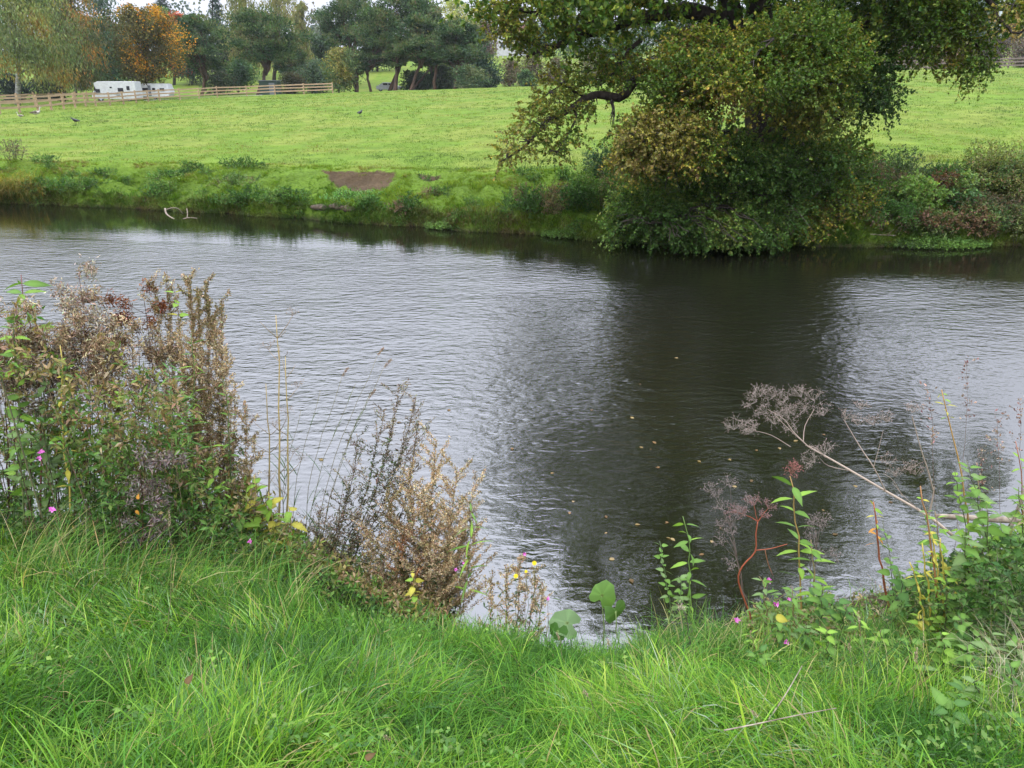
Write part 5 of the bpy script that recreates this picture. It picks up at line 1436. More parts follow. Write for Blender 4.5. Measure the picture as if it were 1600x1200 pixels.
def fluffy_plant(label, px0, y0, px1, py1, heads, size=.05, cols=FLUFF, nf=420, y1=None, stemcol=(.09, .05, .035), group=None, name='willowherb', start=.7):
    """dead willowherb with curling woolly seed heads"""
    P = stem_line(px0, y0, px1, py1, y1, .03); root = empty(name, P[0], label, 'dead plant', group)
    sb, db = Buf(), Buf(); tube(sb, P, (.004, .0015), stemcol, 5)
    main = P; lines = [P]; L_ = np.linalg.norm(P[-1] - P[0])
    for q in range(2):
        Q_ = limb(P[3], P[-1] + rng.normal(0, .05, 3) * [1.6, 1, .8] - [0, 0, .07 * L_], 14, 0, .03); tube(sb, Q_, (.0028, .0012), stemcol, 4); lines.append(Q_)
    for h in range(heads * 2):
        P = lines[h % 3]
        k = int(len(P) * rng.uniform(start, .99)); a = rng.uniform(0, 6.28); l = rng.uniform(.03, .12)
        c = P[k] + np.array([math.cos(a), math.sin(a) * .6, rng.uniform(-.2, .8)]) * l
        tube(sb, limb(P[k], c, 4, .1, .1), (.0018, .001), stemcol, 3, False)
        m = nf // 3
        pos = c + rng.normal(0, size * .36, (m, 3)) * [1, .8, 1.1]
        leaves(db, pos, rand_dir(m) + [0, 0, -.4], rand_dir(m), .022 * rng.uniform(.5, 1.7, m), .0060, palette(m, cols, [3, 3, 2, 1.4][:len(cols)], n3(pos, 14, h), .22), .5)
    sb.build('stem', M['dry'], root); db.build('seed_head', M['dry'], root, kind='stuff')
    return root


def umbel(sb, db, p, d, rad, rays, stemcol, dotcol, sub=8):
    d = unit(d)
    for k in range(rays):
        a = 6.283 * k / rays + rng.uniform(-.3, .3); ref = unit(np.cross(d, [0.3, .2, 1.0])); q = np.cross(d, ref)
        e = p + (d * rng.uniform(.5, .8) + (ref * math.cos(a) + q * math.sin(a)) * rng.uniform(.3, .85)) * rad
        tube(sb, [p, (p + e) / 2 + rng.normal(0, rad * .04, 3), e], (.0010, .0006), stemcol, 3, False)
        E = e + rng.normal(0, rad * .20, (sub, 3)); sticks(sb, np.repeat(e[None], sub, 0), E, .0006, .0004, stemcol)
        leaves(db, E, rand_dir(sub), rand_dir(sub), .008, .006, np.tile(dotcol, (sub, 1)) * rng.uniform(.7, 1.3, (sub, 1)))


# rough taller grass where the turf meets the thickets
gb = Buf(); n = 9000
px_ = np.where(rng.random(n) < .66, rng.uniform(-170, 470, n), rng.uniform(1000, 1760, n)); yy = np.where(px_ < 600, rng.uniform(2.7, 4.3, n), rng.uniform(2.3, 3.5, n)); xx = xof(px_, yy, 1.1)
keep = fbm(xx * 2.6, yy * 2.6, 131) > .36; xx, yy, px_ = xx[keep], yy[keep], px_[keep]; m = len(xx)
blades(gb, np.stack([xx, yy, near_z(xx, yy)], 1), np.where(px_ < 600, .42, .30) * rng.uniform(.5, 1.2, m), .0048 * rng.uniform(.6, 1.5, m), 6.28 * fbm(xx, yy, 132) * 2 + rng.normal(0, 1, m), rng.uniform(.05, .6, m), rng.uniform(.6, 2.5, m), palette(m, [(.035, .10, .016), (.06, .16, .022), (.11, .22, .03), (.20, .24, .06), (.40, .33, .16)], [2, 3, 3, 1.6, 1.1], None, .2), 5)
tag(gb.build('rough_grass', M['grass']), kind='stuff', label='rough long grass with straw at the foot of the thickets')
# ---- left mass -------------------------------------------------------------
YL = 3.9
ub = Buf(); us = Buf()
n = 7600
px_ = rng.uniform(-180, 690, n); yy = rng.uniform(3.2, 5.1, n); xx = xof(px_, yy, 1.0); g0 = near_z(xx, yy)
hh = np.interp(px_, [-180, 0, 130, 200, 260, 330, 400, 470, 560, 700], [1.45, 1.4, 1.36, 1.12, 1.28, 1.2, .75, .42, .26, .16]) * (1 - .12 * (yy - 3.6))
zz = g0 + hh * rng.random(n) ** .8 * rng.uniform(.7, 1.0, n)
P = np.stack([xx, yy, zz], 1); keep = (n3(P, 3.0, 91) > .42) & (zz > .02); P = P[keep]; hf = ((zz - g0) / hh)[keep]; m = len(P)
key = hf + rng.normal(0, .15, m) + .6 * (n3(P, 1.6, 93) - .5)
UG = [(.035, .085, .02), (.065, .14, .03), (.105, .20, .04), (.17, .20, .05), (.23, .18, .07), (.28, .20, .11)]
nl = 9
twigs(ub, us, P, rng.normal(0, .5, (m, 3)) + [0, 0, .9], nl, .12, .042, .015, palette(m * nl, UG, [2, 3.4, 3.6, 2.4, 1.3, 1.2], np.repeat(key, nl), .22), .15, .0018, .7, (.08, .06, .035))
A = P[rng.integers(0, m, 500)]; Bq = A.copy(); Bq[:, :2] += rng.normal(0, .06, (500, 2)); Bq[:, 2] = near_z(Bq[:, 0], Bq[:, 1])
sticks(us, Bq, A, .0032, .0016, palette(500, [(.10, .07, .04), (.16, .13, .07), (.07, .09, .035)], [1, 1, 1]))
ub_o = ub.build('undergrowth', M['leaf'], None, kind='stuff', label='dense tangled undergrowth of leaves on the left bank')
us.build('stalks', M['stem'], ub_o)

G1 = 'dead willowherb stems in the left thicket'
for k, (p0, y0, p1, q1, hd, lab) in enumerate([(128, 3.9, 124, 432, 9, 'tallest dead willowherb with a curled woolly head above the left thicket'), (150, 4.0, 165, 478, 8, 'dead willowherb with woolly tufts right of the tallest curled one'),
        (110, 3.8, 95, 500, 8, 'dead grey brown willowherb below the tallest curled one'), (70, 3.8, 52, 482, 9, 'dark brown woolly willowherb beside the balsam shoot'), (40, 3.7, 28, 500, 8, 'brown woolly willowherb near the left edge of the photo'),
        (0, 3.7, -6, 478, 8, 'brown woolly willowherb cut by the left edge'), (82, 3.75, 75, 545, 7, 'low brown willowherb head in the middle of the left thicket'), (235, 4.1, 228, 535, 9, 'grey woolly willowherb under the rust brown dock seeds'),
        (170, 3.8, 150, 530, 7, 'grey woolly willowherb left of the sky blue gap in the thicket'), (10, 3.6, 14, 560, 7, 'low dark woolly willowherb at the left edge')]):
    fluffy_plant(lab, p0, y0, p1, q1, hd, .07 if k in (0, 3) else .06, nf=420, cols=FLUFF if k % 3 else [(.30, .24, .16), (.42, .35, .25), (.20, .14, .08), (.55, .48, .36)])
fluffy_plant('rust brown dock seed spike left of the tan mugwort', 250, 4.1, 222, 452, 5, .05, [(.19, .065, .025), (.13, .045, .02), (.25, .10, .04)], 330, name='dock', start=.82)
fluffy_plant('dark drooping dead nettle with cobwebby grey leaves in front of the thicket', 215, 3.25, 213, 690, 9, .05, [(.17, .14, .125), (.24, .20, .18), (.12, .09, .07)], 240, name='dead_nettle', start=.12)
for k, (p0, y0, p1, q1, lab, sd, sp) in enumerate([
        (288, 4.2, 296, 432, 'tallest tan mugwort plume at the top right of the left thicket', 4200, .10), (310, 4.2, 322, 440, 'tan mugwort plume right behind the tallest plume', 3600, .10), (262, 4.15, 262, 445, 'slim tan mugwort plume beside the yellow leaf', 2600, .09),
        (272, 4.1, 238, 432, 'thin brown mugwort spike leaning left of the tallest plume', 1500, .10), (328, 4.2, 346, 470, 'tan mugwort plume on the outer right side of the left thicket', 2600, .10), (345, 4.15, 352, 545, 'short tan mugwort plume low on the right side of the left thicket', 2000, .10),
        (300, 4.1, 300, 560, 'brown mugwort below the tallest plume', 2400, .14), (365, 4.2, 385, 640, 'small tan mugwort at the right foot of the left thicket', 2200, .14), (340, 4.1, 368, 600, 'grey green mugwort spike by the water at the right of the thicket', 1400, .12),
        (180, 3.9, 182, 540, 'brown seedy mugwort in the dip of the left thicket', 1400, .12), (300, 4.15, 308, 462, 'broad tan mugwort plume in the middle of the pale group', 3200, .13), (335, 4.15, 334, 500, 'pale mugwort plume just inside the outer right one', 2600, .13), (280, 4.05, 280, 500, 'straw coloured mugwort below the bindweed leaf', 2400, .13),
        (318, 4.1, 318, 600, 'rusty mugwort lower down under the pale plumes', 2200, .13), (200, 3.9, 205, 500, 'thin tan mugwort by the rust brown dock seeds', 1200, .10), (330, 4.0, 400, 700, 'low seedy mugwort leaning over the water right of the thicket', 1300, .14)]):
    seedy_plant('mugwort', lab, 'mugwort', p0, y0, p1, q1, sp * 1.5, 34, .4 if q1 < 500 else .25, int(sd * 1.5), seed_l=.0085, leafcols=[(.045, .09, .03), (.07, .12, .04), (.12, .09, .05)], nleaf=70)
for k, (p0, y0, p1, q1, kd, cl, sz, pr, lab) in enumerate([
        (262, 3.75, 262, 560, 'narrow', ('green', 'deep'), .11, 20, 'bright green leafy mugwort in the middle of the left thicket'), (240, 3.7, 235, 600, 'narrow', ('deep', 'green'), .11, 18, 'deep green leafy mugwort left of the bright green one'), (290, 3.7, 288, 630, 'narrow', ('deep', 'green'), .11, 16, 'deep green leafy mugwort at the right of the bright green one'),
        (270, 4.0, 300, 520, 'narrow', ('green', 'lime'), .08, 12, 'small green mugwort shoot below the yellow leaf'), (350, 4.0, 350, 590, 'lance', ('green', 'grey'), .05, 12, 'green shoot overlapping the water on the right of the thicket'),
        (100, 3.6, 92, 560, 'ovate', ('grey', 'green'), .075, 13, 'grey green nettle in the left thicket under the brown heads'), (60, 3.6, 66, 590, 'ovate', ('grey', 'green'), .075, 12, 'grey green nettle left of the yellow stalk'), (135, 3.6, 140, 600, 'ovate', ('green', 'deep'), .07, 11, 'green nettle right of the yellow stalk'),
        (10, 3.5, 20, 500, 'ovate', ('green', 'lime'), .07, 13, 'bright green nettle at the left edge'), (30, 3.4, 24, 650, 'ovate', ('grey', 'green'), .07, 10, 'low nettle at the left edge above the pink flower'), (185, 3.6, 190, 600, 'ovate', ('grey', 'lime'), .06, 10, 'pale nettle in the centre of the left thicket'),
        (160, 3.4, 158, 680, 'lance', ('grey', 'green'), .07, 12, 'low green willowherb shoot right of the yellow stalk'), (320, 3.7, 330, 690, 'lance', ('lime', 'green'), .07, 9, 'lime green shoot at the lower right of the thicket')]):
    leafy_plant('mugwort' if kd == 'narrow' else 'nettle', lab, 'mugwort' if kd == 'narrow' else 'nettle', p0, y0, p1, q1, kd, cl, sz, pr, .12, bend=.03, whorl=3 if kd == 'narrow' else 2, side=3 if kd == 'narrow' else 1)
leafy_plant('balsam', 'balsam shoot with narrow leaves rising from the top left of the thicket', 'balsam', 52, 3.9, 32, 428, 'lance', ('lime', 'green'), .11, 3, .82, (.16, .06, .05), .004, bend=.04, whorl=3, tipsize=.8)
leafy_plant('balsam', 'yellow stemmed balsam running up through the left thicket', 'balsam', 122, 3.5, 95, 540, 'lance', ('yellow', 'lime'), .07, 5, .35, (.42, .34, .08), .005, bend=-.02)
leafy_plant('bindweed', 'bindweed with two heart shaped yellow leaves on the tan mugwort', 'bindweed', 285, 4.05, 272, 448, 'ovate', ('yellow', 'lime'), .05, 2, .9, (.15, .1, .05), .002, tipsize=.9)
# ---- stalks between thicket and mugwort bush --------------------------------
for (p0, y0, p1, q1, lab, n_, sc) in [(432, 4.2, 432, 490, 'tall yellow hogweed stalk with bare umbel twigs on top', 5, (.40, .30, .12)), (445, 4.2, 446, 560, 'second straw coloured stalk right beside the tall yellow hogweed', 3, (.36, .28, .11)), (418, 4.2, 416, 600, 'short straw coloured stalk left of the tall yellow hogweed', 3, (.33, .25, .11))]:
    P = stem_line(p0, y0, p1, q1, None, .01); root = empty('hogweed', P[0], lab, 'dead stalk'); sb, db = Buf(), Buf()
    tube(sb, P, (.0095, .002), sc, 7)
    for k in range(n_ + 4):
        j_ = int(len(P) * rng.uniform(.4, .98)); a = rng.uniform(0, 6.28)
        e = P[j_] + np.array([math.cos(a) * .1, math.sin(a) * .06, rng.uniform(.05, .14)]); tube(sb, limb(P[j_], e, 4, -.05, .05), (.0025, .0012), (.22, .16, .09), 4)
        if k < n_: umbel(sb, db, e, np.array([0, 0, 1.0]), .05, 7, (.2, .15, .1), (.2, .14, .09), 3)
    sb.build('stem', M['stem'], root); db.build('seed_head', M['dry'], root, kind='stuff')
for (p0, y0, p1, q1, sz, pr, cl, lab) in [(392, 3.9, 396, 742, .085, 5, ('lime', 'yellow'), 'low balsam with broad lime leaves left of the yellow hogweed'), (430, 3.9, 418, 770, .075, 6, ('yellow', 'lime'), 'low balsam with yellow leaves at the foot of the yellow hogweed'),
        (448, 3.95, 452, 790, .09, 4, ('yellow', 'lime'), 'small yellowing balsam right of the yellow hogweed foot'), (378, 3.8, 372, 800, .09, 4, ('lime', 'green'), 'lime balsam seedling at the waterside left of the pink flower')]:
    leafy_plant('balsam', lab, 'balsam', p0, y0, p1, q1, 'ovate', cl, sz, pr, .45, (.40, .33, .10), .005, whorl=2, tipsize=.8, droop=.8)
# reed grass
for k, (p0, p1, q1, nb, head, lab) in enumerate([(455, 470, 640, 6, 0, 'green reed grass right behind the yellow hogweed'), (465, 500, 610, 6, 0, 'green reed grass leaning right of the yellow hogweed'), (478, 555, 600, 5, 0, 'reed stalk with dark leaves leaning over the water'),
        (480, 535, 590, 4, 1, 'reed with an upright reddish seed head'), (490, 590, 556, 2, 1, 'reed with the highest drooping seed head over the water'), (495, 600, 575, 2, 1, 'reed with a slanting pinkish seed head below the highest one'), (500, 575, 620, 3, 1, 'short reed with a pale seed head'),
        (470, 450, 690, 6, 0, 'short upright reed grass beside the yellow leaves'), (520, 560, 700, 6, 0, 'broad reed leaves in front of the sparse aster')]):
    P = stem_line(p0, 4.3, p1, q1, None, -.06); root = empty('reed', P[0], lab, 'reed'); sb, lb, db = Buf(), Buf(), Buf()
    tube(sb, P, (.0025, .001), (.17, .15, .07), 4); sb.build('stem', M['stem'], root)
    for q in range(nb + 3):
        j_ = int(len(P) * rng.uniform(.25, .9)); sg = rng.choice([-1, 1])
        lb2 = Buf(); blades(lb2, P[j_][None], np.array([rng.uniform(.12, .24)]), .009, np.array([0 if sg > 0 else 3.14]) + rng.normal(0, .5, 1), np.array([.35]), np.array([rng.uniform(.2, .9)]), np.array([[.06, .12, .045]]) * rng.uniform(.8, 1.5), 6)
        lb2.build('leaf', M['grass'], root)
    if head:
        A_ = P[-1]; d = unit(P[-1] - P[-3]) + [.25, 0, -.1]; m = 90; f = rng.random((m, 1)); pos = A_ + d * .06 * f + rng.normal(0, .0035, (m, 3))
        leaves(db, pos, d + rng.normal(0, .3, (m, 3)), rand_dir(m), .012, .003, palette(m, [(.26, .17, .11), (.32, .24, .15)], [1, 1])); db.build('seed_head', M['dry'], root)
# sparse aster / mugwort leaning right
for k, (p0, y0, p1, q1, lab, sd) in enumerate([(505, 4.2, 650, 622, 'sparse mugwort leaning furthest right over the water', 900), (500, 4.2, 625, 600, 'sparse mugwort with pale tips above the mugwort bush', 1000), (490, 4.2, 600, 640, 'sparse mugwort leaning over the water right of the reeds', 800),
        (480, 4.15, 560, 680, 'dark twiggy mugwort at the left of the leaning ones', 600), (520, 4.2, 640, 700, 'low arching mugwort just above the dense bush', 700), (470, 4.1, 545, 760, 'dark low mugwort over the water gap', 600), (500, 4.1, 560, 800, 'small dark mugwort twig left of the dense bush', 500), (460, 4.05, 500, 790, 'small dark mugwort right of the yellow leaves', 500), (560, 4.2, 655, 655, 'pale tipped mugwort rising between the leaning ones and the dense bush', 800)]):
    seedy_plant('mugwort', lab, 'mugwort', p0, y0, p1, q1, .20, 24, .2, int(sd * 1.7), [(.19, .15, .10), (.30, .25, .16), (.07, .09, .035), (.12, .085, .05)], (2, 2, 2, 1), .010, .22, (.10, .065, .045), bend=.05, leafcols=[(.05, .085, .03), (.09, .10, .045), (.13, .08, .05)], nleaf=150, r=.003, asp=.5)
# dense tan bush
for k, (p0, y0, p1, q1, lab, sd) in enumerate([(665, 4.15, 680, 690, 'tallest plume of the dense tan mugwort by the water', 3600), (655, 4.1, 640, 735, 'left shoulder plume of the dense tan mugwort', 3000), (680, 4.1, 715, 730, 'right shoulder plume of the dense tan mugwort', 3200), (690, 4.1, 742, 762, 'outer right plume of the dense tan mugwort', 2600),
        (645, 4.05, 605, 775, 'outer left plume of the dense tan mugwort', 2400), (672, 4.0, 662, 760, 'front plume in the middle of the dense tan mugwort', 3400), (690, 4.0, 706, 800, 'lower front right plume of the dense tan mugwort', 2800), (648, 4.0, 625, 815, 'lower front left plume of the dense tan mugwort with rusty seeds', 2400),
        (700, 4.05, 748, 820, 'lowest right plume of the dense tan mugwort', 2000), (630, 4.0, 580, 830, 'lowest left plume of the dense tan mugwort', 1800), (670, 3.9, 680, 850, 'short plume at the foot of the dense tan mugwort', 1800)]):
    cc = TAN if k != 7 else [(.30, .15, .07), (.36, .25, .15), (.22, .14, .08), (.12, .12, .05)]
    seedy_plant('mugwort', lab, 'mugwort', p0, y0, p1, q1, .17, 40, .06, int(sd * 1.9), cc, (3, 3, 2, 1.2), .0085, .25, leafcols=[(.05, .085, .035), (.08, .10, .045)], nleaf=110, bend=.0)
leafy_plant('balsam', 'small bright yellow leaved plant at the foot of the dense tan mugwort', 'balsam', 640, 3.5, 645, 888, 'ovate', ('yellow', 'lime', 'yellow'), .055, 6, .2, (.35, .3, .08), .003, droop=.6)
leafy_plant('balsam', 'reed like shoot with long green leaf in front of the dense tan mugwort', 'balsam', 712, 3.9, 736, 790, 'narrow', ('green', 'lime'), .13, 5, .35, (.1, .13, .05), .002)
# tan clump with hawkbits
for k, (p0, y0, p1, q1, lab, sd) in enumerate([(800, 3.7, 812, 868, 'short tan seeding plant behind the yellow flowers', 1600), (815, 3.7, 838, 885, 'short tan seeding plant right of the yellow flowers', 1300), (785, 3.7, 790, 885, 'short tan seeding plant left of the yellow flowers', 1200), (760, 3.75, 768, 900, 'low tan seeding plant between the dense mugwort and the yellow flowers', 1000), (830, 3.6, 850, 910, 'low tan seeding plant over the water edge right of the yellow flowers', 800)]):
    seedy_plant('dead_herb', lab, 'dead plant', p0, y0, p1, q1, .2, 18, .1, sd, TAN, (3, 3, 2, 1.2), .008, .10, nleaf=40)


def flower(px, py, y, kind, label, stem_px=None, size=.016):
    c = at(px, py, y); g = np.array([c[0] + .01, y + .02, gz(c[0], y)])
    root = empty({'yellow': 'hawkbit', 'pink': 'balsam_flower'}[kind], g, label, 'flower')
    sb = Buf(); tube(sb, limb(g, c, 6, 0, .03), (.0016, .0009), (.09, .13, .05) if kind == 'yellow' else (.16, .10, .06), 4); sb.build('stem', M['stem'], root)
    V = unit(np.array([0, -.75, .65])); S = np.array([1.0, 0, 0]); U = np.cross(S, V) * -1
    if kind == 'yellow':
        for row, (nn, rr, zz_) in enumerate([(13, size, 0), (10, size * .62, .002)]):
            pb = Buf()
            for k in range(nn):
                a = 6.283 * k / nn + row * .2; d = S * math.cos(a) + U * math.sin(a)
                leaves(pb, (c + V * zz_)[None], (d + V * .15)[None], V[None], rr, rr * .38, np.array([[.80, .62, .01]]), .1)
            pb.build('petals', M['petal'], root)
    else:
        c2 = [(.62, .13, .48), (.75, .28, .62), (.50, .08, .38)]
        for k in range(5):
            a = 6.283 * k / 5 + rng.uniform(-.3, .3); d = S * math.cos(a) + U * math.sin(a) * .8
            pb = Buf(); leaves(pb, c[None], (d + V * rng.uniform(.2, .8))[None], (V + rng.normal(0, .3, 3))[None], size * rng.uniform(.75, 1.3), size * .85, np.array([c2[k % 3]]), .25); pb.build('petal', M['petal'], root)
        hb = Buf(); lathe_body(hb, [(c + [0, .012, -.008], .001, .001), (c + [.002, .004, -.004], size * .35, size * .35), (c + [0, -.004, 0], size * .42, size * .42)], c2[2], 6); hb.build('hood', M['petal'], root)
    return root


for px, py, s_, lab in [(835, 880, .013, 'rightmost and largest yellow hawkbit flower at the water edge'), (806, 900, .013, 'leftmost yellow hawkbit flower at the water edge'), (822, 893, .009, 'smaller yellow hawkbit between the two larger ones')]:
    flower(px, py, 3.45, 'yellow', lab, size=s_ * 1.15)
for px, py, y, s_, lab in [(66, 706, 3.2, .017, 'bright pink balsam flower at the left edge of the thicket'), (62, 716, 3.2, .014, 'pink balsam petals just below the bright pink flower at the left edge'), (82, 796, 2.9, .018, 'dull pink balsam flower low in the grass at the left'), (391, 846, 3.3, .014, 'pink balsam flower in the grass left of the water gap'),
        (712, 890, 3.6, .013, 'pink balsam flower at the right foot of the dense tan mugwort'), (724, 880, 3.6, .010, 'small pink balsam flower above the one by the dense mugwort'), (820, 866, 3.7, .014, 'pink balsam flower above the yellow hawkbits'), (856, 936, 3.3, .013, 'pink balsam flower at the water edge below the yellow hawkbits'),
        (1151, 969, 3.0, .017, 'single bright magenta balsam flower low beside the red stem'), (1201, 906, 3.2, .018, 'pale pink balsam flower below the red stalk'), (1213, 944, 3.1, .017, 'magenta balsam flower on the right of the red stem'), (1228, 1003, 2.9, .018, 'pink balsam flower above the grass beneath the yellow leaf'), (1232, 936, 3.1, .012, 'small faded pink balsam flower beside the magenta one'), (1415, 962, 3.2, .012, 'deep red balsam flower under the yellow stems')]:
    flower(px, py, y, 'pink', lab, size=s_)

# ---- butterbur leaves -------------------------------------------------------
def round_leaf_mesh(col, col2, seed):
    nr_, na = 6, 22; V, C, Qs, T = [(0, 0, 0)], [np.array(col2)], [], []
    for i_ in range(1, nr_ + 1):
        for a in range(na):
            ang = 6.283 * a / na; notch = max(0, math.cos(ang + math.pi / 2)) ** 12
            rr = i_ / nr_ * (1 - .72 * notch) * (1 + .05 * math.sin(ang * 7 + seed) * i_ / nr_)
            V.append((rr * math.cos(ang) * .5, rr * math.sin(ang) * .55 + .05, .10 * rr * rr * math.sin(ang * 2 + seed) - .10 * rr * rr + .018 * math.sin(ang * 9) * rr))
            C.append(np.array(col) * (1 + .22 * (math.cos(ang * 9) > .75)))
    for i_ in range(nr_ - 1):
        for a in range(na): Qs.append([1 + i_ * na + a, 1 + (i_ + 1) * na + a, 1 + (i_ + 1) * na + (a + 1) % na, 1 + i_ * na + (a + 1) % na])
    for a in range(na): T.append([0, 1 + a, 1 + (a + 1) % na])
    return Buf().add(V, Qs, T, C).mesh('leaf', M['leaf'])


for k, (px, py, y, sz, D, N, col, lab) in enumerate([(940, 932, 3.45, .15, (.45, .35, .8), (-.55, -.65, .45), (.085, .17, .03), 'tall upright butterbur leaf with curled rim at the water edge'), (962, 955, 3.40, .14, (.2, .1, -.9), (.45, -.85, .2), (.085, .17, .04), 'second butterbur leaf hanging below the upright one'),
        (888, 974, 3.35, .17, (-.5, .1, .1), (.1, -.35, .9), (.11, .18, .07), 'flat pale butterbur leaf left of the upright one'), (872, 985, 3.3, .10, (-.2, -.1, -.6), (-.3, -.9, .3), (.06, .14, .03), 'shaded drooping butterbur leaf under the flat pale one')]):
    c = at(px, py, y); g = np.array([c[0] + .03, y - .05, gz(c[0], y - .05)]); root = empty('butterbur', g, lab, 'butterbur')
    sb = Buf(); tube(sb, limb(g, c, 6, 0, .05), (.004, .003), (.14, .20, .06), 6); sb.build('stem', M['stem'], root)
    put_leaf(root, round_leaf_mesh(col, (.2, .27, .08), k), c, D, N, sz)

# ---- right hand plants ------------------------------------------------------
leafy_plant('balsam', 'tall fresh green balsam spike with a nodding tip left of the red stem', 'balsam', 1072, 3.3, 1070, 808, 'lance', ('green', 'lime'), .085, 7, .3, (.13, .22, .05), .0035, whorl=2, tipsize=.5)
leafy_plant('nettle', 'short nettle growing left of the tall balsam spike', 'nettle', 1048, 3.25, 1030, 845, 'ovate', ('grey', 'green'), .05, 10, .1, (.10, .15, .06), .003)
leafy_plant('nettle', 'leafy nettle at the foot of the tall balsam spike', 'nettle', 1062, 3.2, 1062, 900, 'ovate', ('grey', 'green'), .055, 9, .1, (.10, .15, .06), .003)
P = stem_line(1085, 2.75, 1068, 950, None, .02); root = empty('thistle', P[0], 'thin dark dead thistle stem with a pale seed tip in the grass', 'dead stalk'); sb, db = Buf(), Buf()
tube(sb, P, (.0035, .002), (.06, .045, .04), 5); m = 60; q_ = P[rng.integers(0, len(P), m)]; sticks(sb, q_, q_ + rng.normal(0, .016, (m, 3)), .0012, .0004, (.07, .06, .05))
leaves(db, P[-1] + rng.normal(0, .008, (60, 3)), rand_dir(60) + [0, 0, 1], rand_dir(60), .012, .003, palette(60, [(.45, .38, .30)], [1])); sb.build('stem', M['stem'], root); db.build('seed_head', M['dry'], root)
# red stemmed dead angelica
RED = (.30, .075, .035)
root = empty('angelica', ground_at(1175, 3.35), 'dead angelica with a bent bright red stem and fine grey red umbels', 'dead plant'); sb, db = Buf(), Buf()
main = pxpath([(1172, 960, 3.4), (1154, 910, 3.4), (1160, 885, 3.4), (1180, 862, 3.4), (1181, 835, 3.4), (1184, 815, 3.4)])
main = np.concatenate([ground_at(1175, 3.4)[None] - [0, 0, .02], main]); tube(sb, main, (.0045, .0028), RED, 7)
tube(sb, pxpath([(1180, 860, 3.4), (1205, 857, 3.38), (1230, 850, 3.36)]), (.0028, .0016), RED, 5)
tube(sb, pxpath([(1195, 858, 3.4), (1200, 880, 3.4), (1208, 900, 3.4)]), (.0022, .0016), (.28, .12, .06), 5)
for (px, py, rad) in [(1165, 805, .06), (1178, 790, .07), (1200, 795, .06), (1190, 808, .05), (1150, 800, .06)]:
    e = at(px, py, 3.4); tube(sb, limb(main[-1], e, 4, .05, .05), (.002, .0012), RED, 4, False); umbel(sb, db, e, e - main[-1] + [0, 0, .02], rad * .75, 9, (.26, .13, .11), (.17, .12, .12), 6)
sb.build('stem', M['stem'], root); db.build('seed_head', M['dry'], root, kind='stuff')
for (p0, p1, q1, lab, dz, us_) in [(1180, 1135, 785, 'dead grey umbels hanging left of the red stem', .03, 7), (1190, 1140, 840, 'lower dead grey umbel drooping beside the red stem', .03, 5), (1262, 1278, 830, 'small brown umbel right of the lime balsam', .02, 4), (1262, 1270, 860, 'low reddish umbel right of the lime balsam', .02, 4)]:
    P = stem_line(p0, 3.5, p1, q1, None, .0); root = empty('angelica', P[0], lab, 'dead plant'); sb, db = Buf(), Buf(); tube(sb, P, (.003, .0015), (.16, .12, .10), 5)
    for k in range(us_):
        e = P[-1] + rng.normal(0, .045, 3); tube(sb, limb(P[-3], e, 4, 0, .06), (.0014, .001), (.18, .14, .12), 3, False); umbel(sb, db, e, e - P[-3], .045, 8, (.20, .16, .14), (.17, .14, .13), 6)
    sb.build('stem', M['stem'], root); db.build('seed_head', M['dry'], root, kind='stuff')
leafy_plant('balsam', 'balsam with a reddish top and broad lime leaves right of the red stem', 'balsam', 1246, 3.4, 1234, 742, 'lance', ('lime', 'lime', 'green'), .13, 5, .45, (.34, .22, .07), .0045, whorl=2, tipsize=.85, droop=.1)
leafy_plant('balsam', 'leafy balsam with a lime leaf pointing up beside the taller balsam', 'balsam', 1266, 3.35, 1268, 845, 'lance', ('lime', 'green'), .12, 4, .35, (.25, .2, .08), .004, whorl=2, tipsize=.9, droop=-.3)
P = stem_line(1246, 3.4, 1236, 735, None, .0); root = empty('balsam_seed_head', P[-2], 'reddish brown seed cluster crowning the lime leaved balsam', 'seed head'); sb, db = Buf(), Buf()
for k in range(5): umbel(sb, db, P[-1] + rng.normal(0, .015, 3), rand_dir(1)[0] + [0, 0, .6], .04, 6, (.24, .10, .07), (.22, .09, .08), 4)
sb.build('stem', M['stem'], root, kind='stuff'); db.build('seeds', M['dry'], root, kind='stuff')
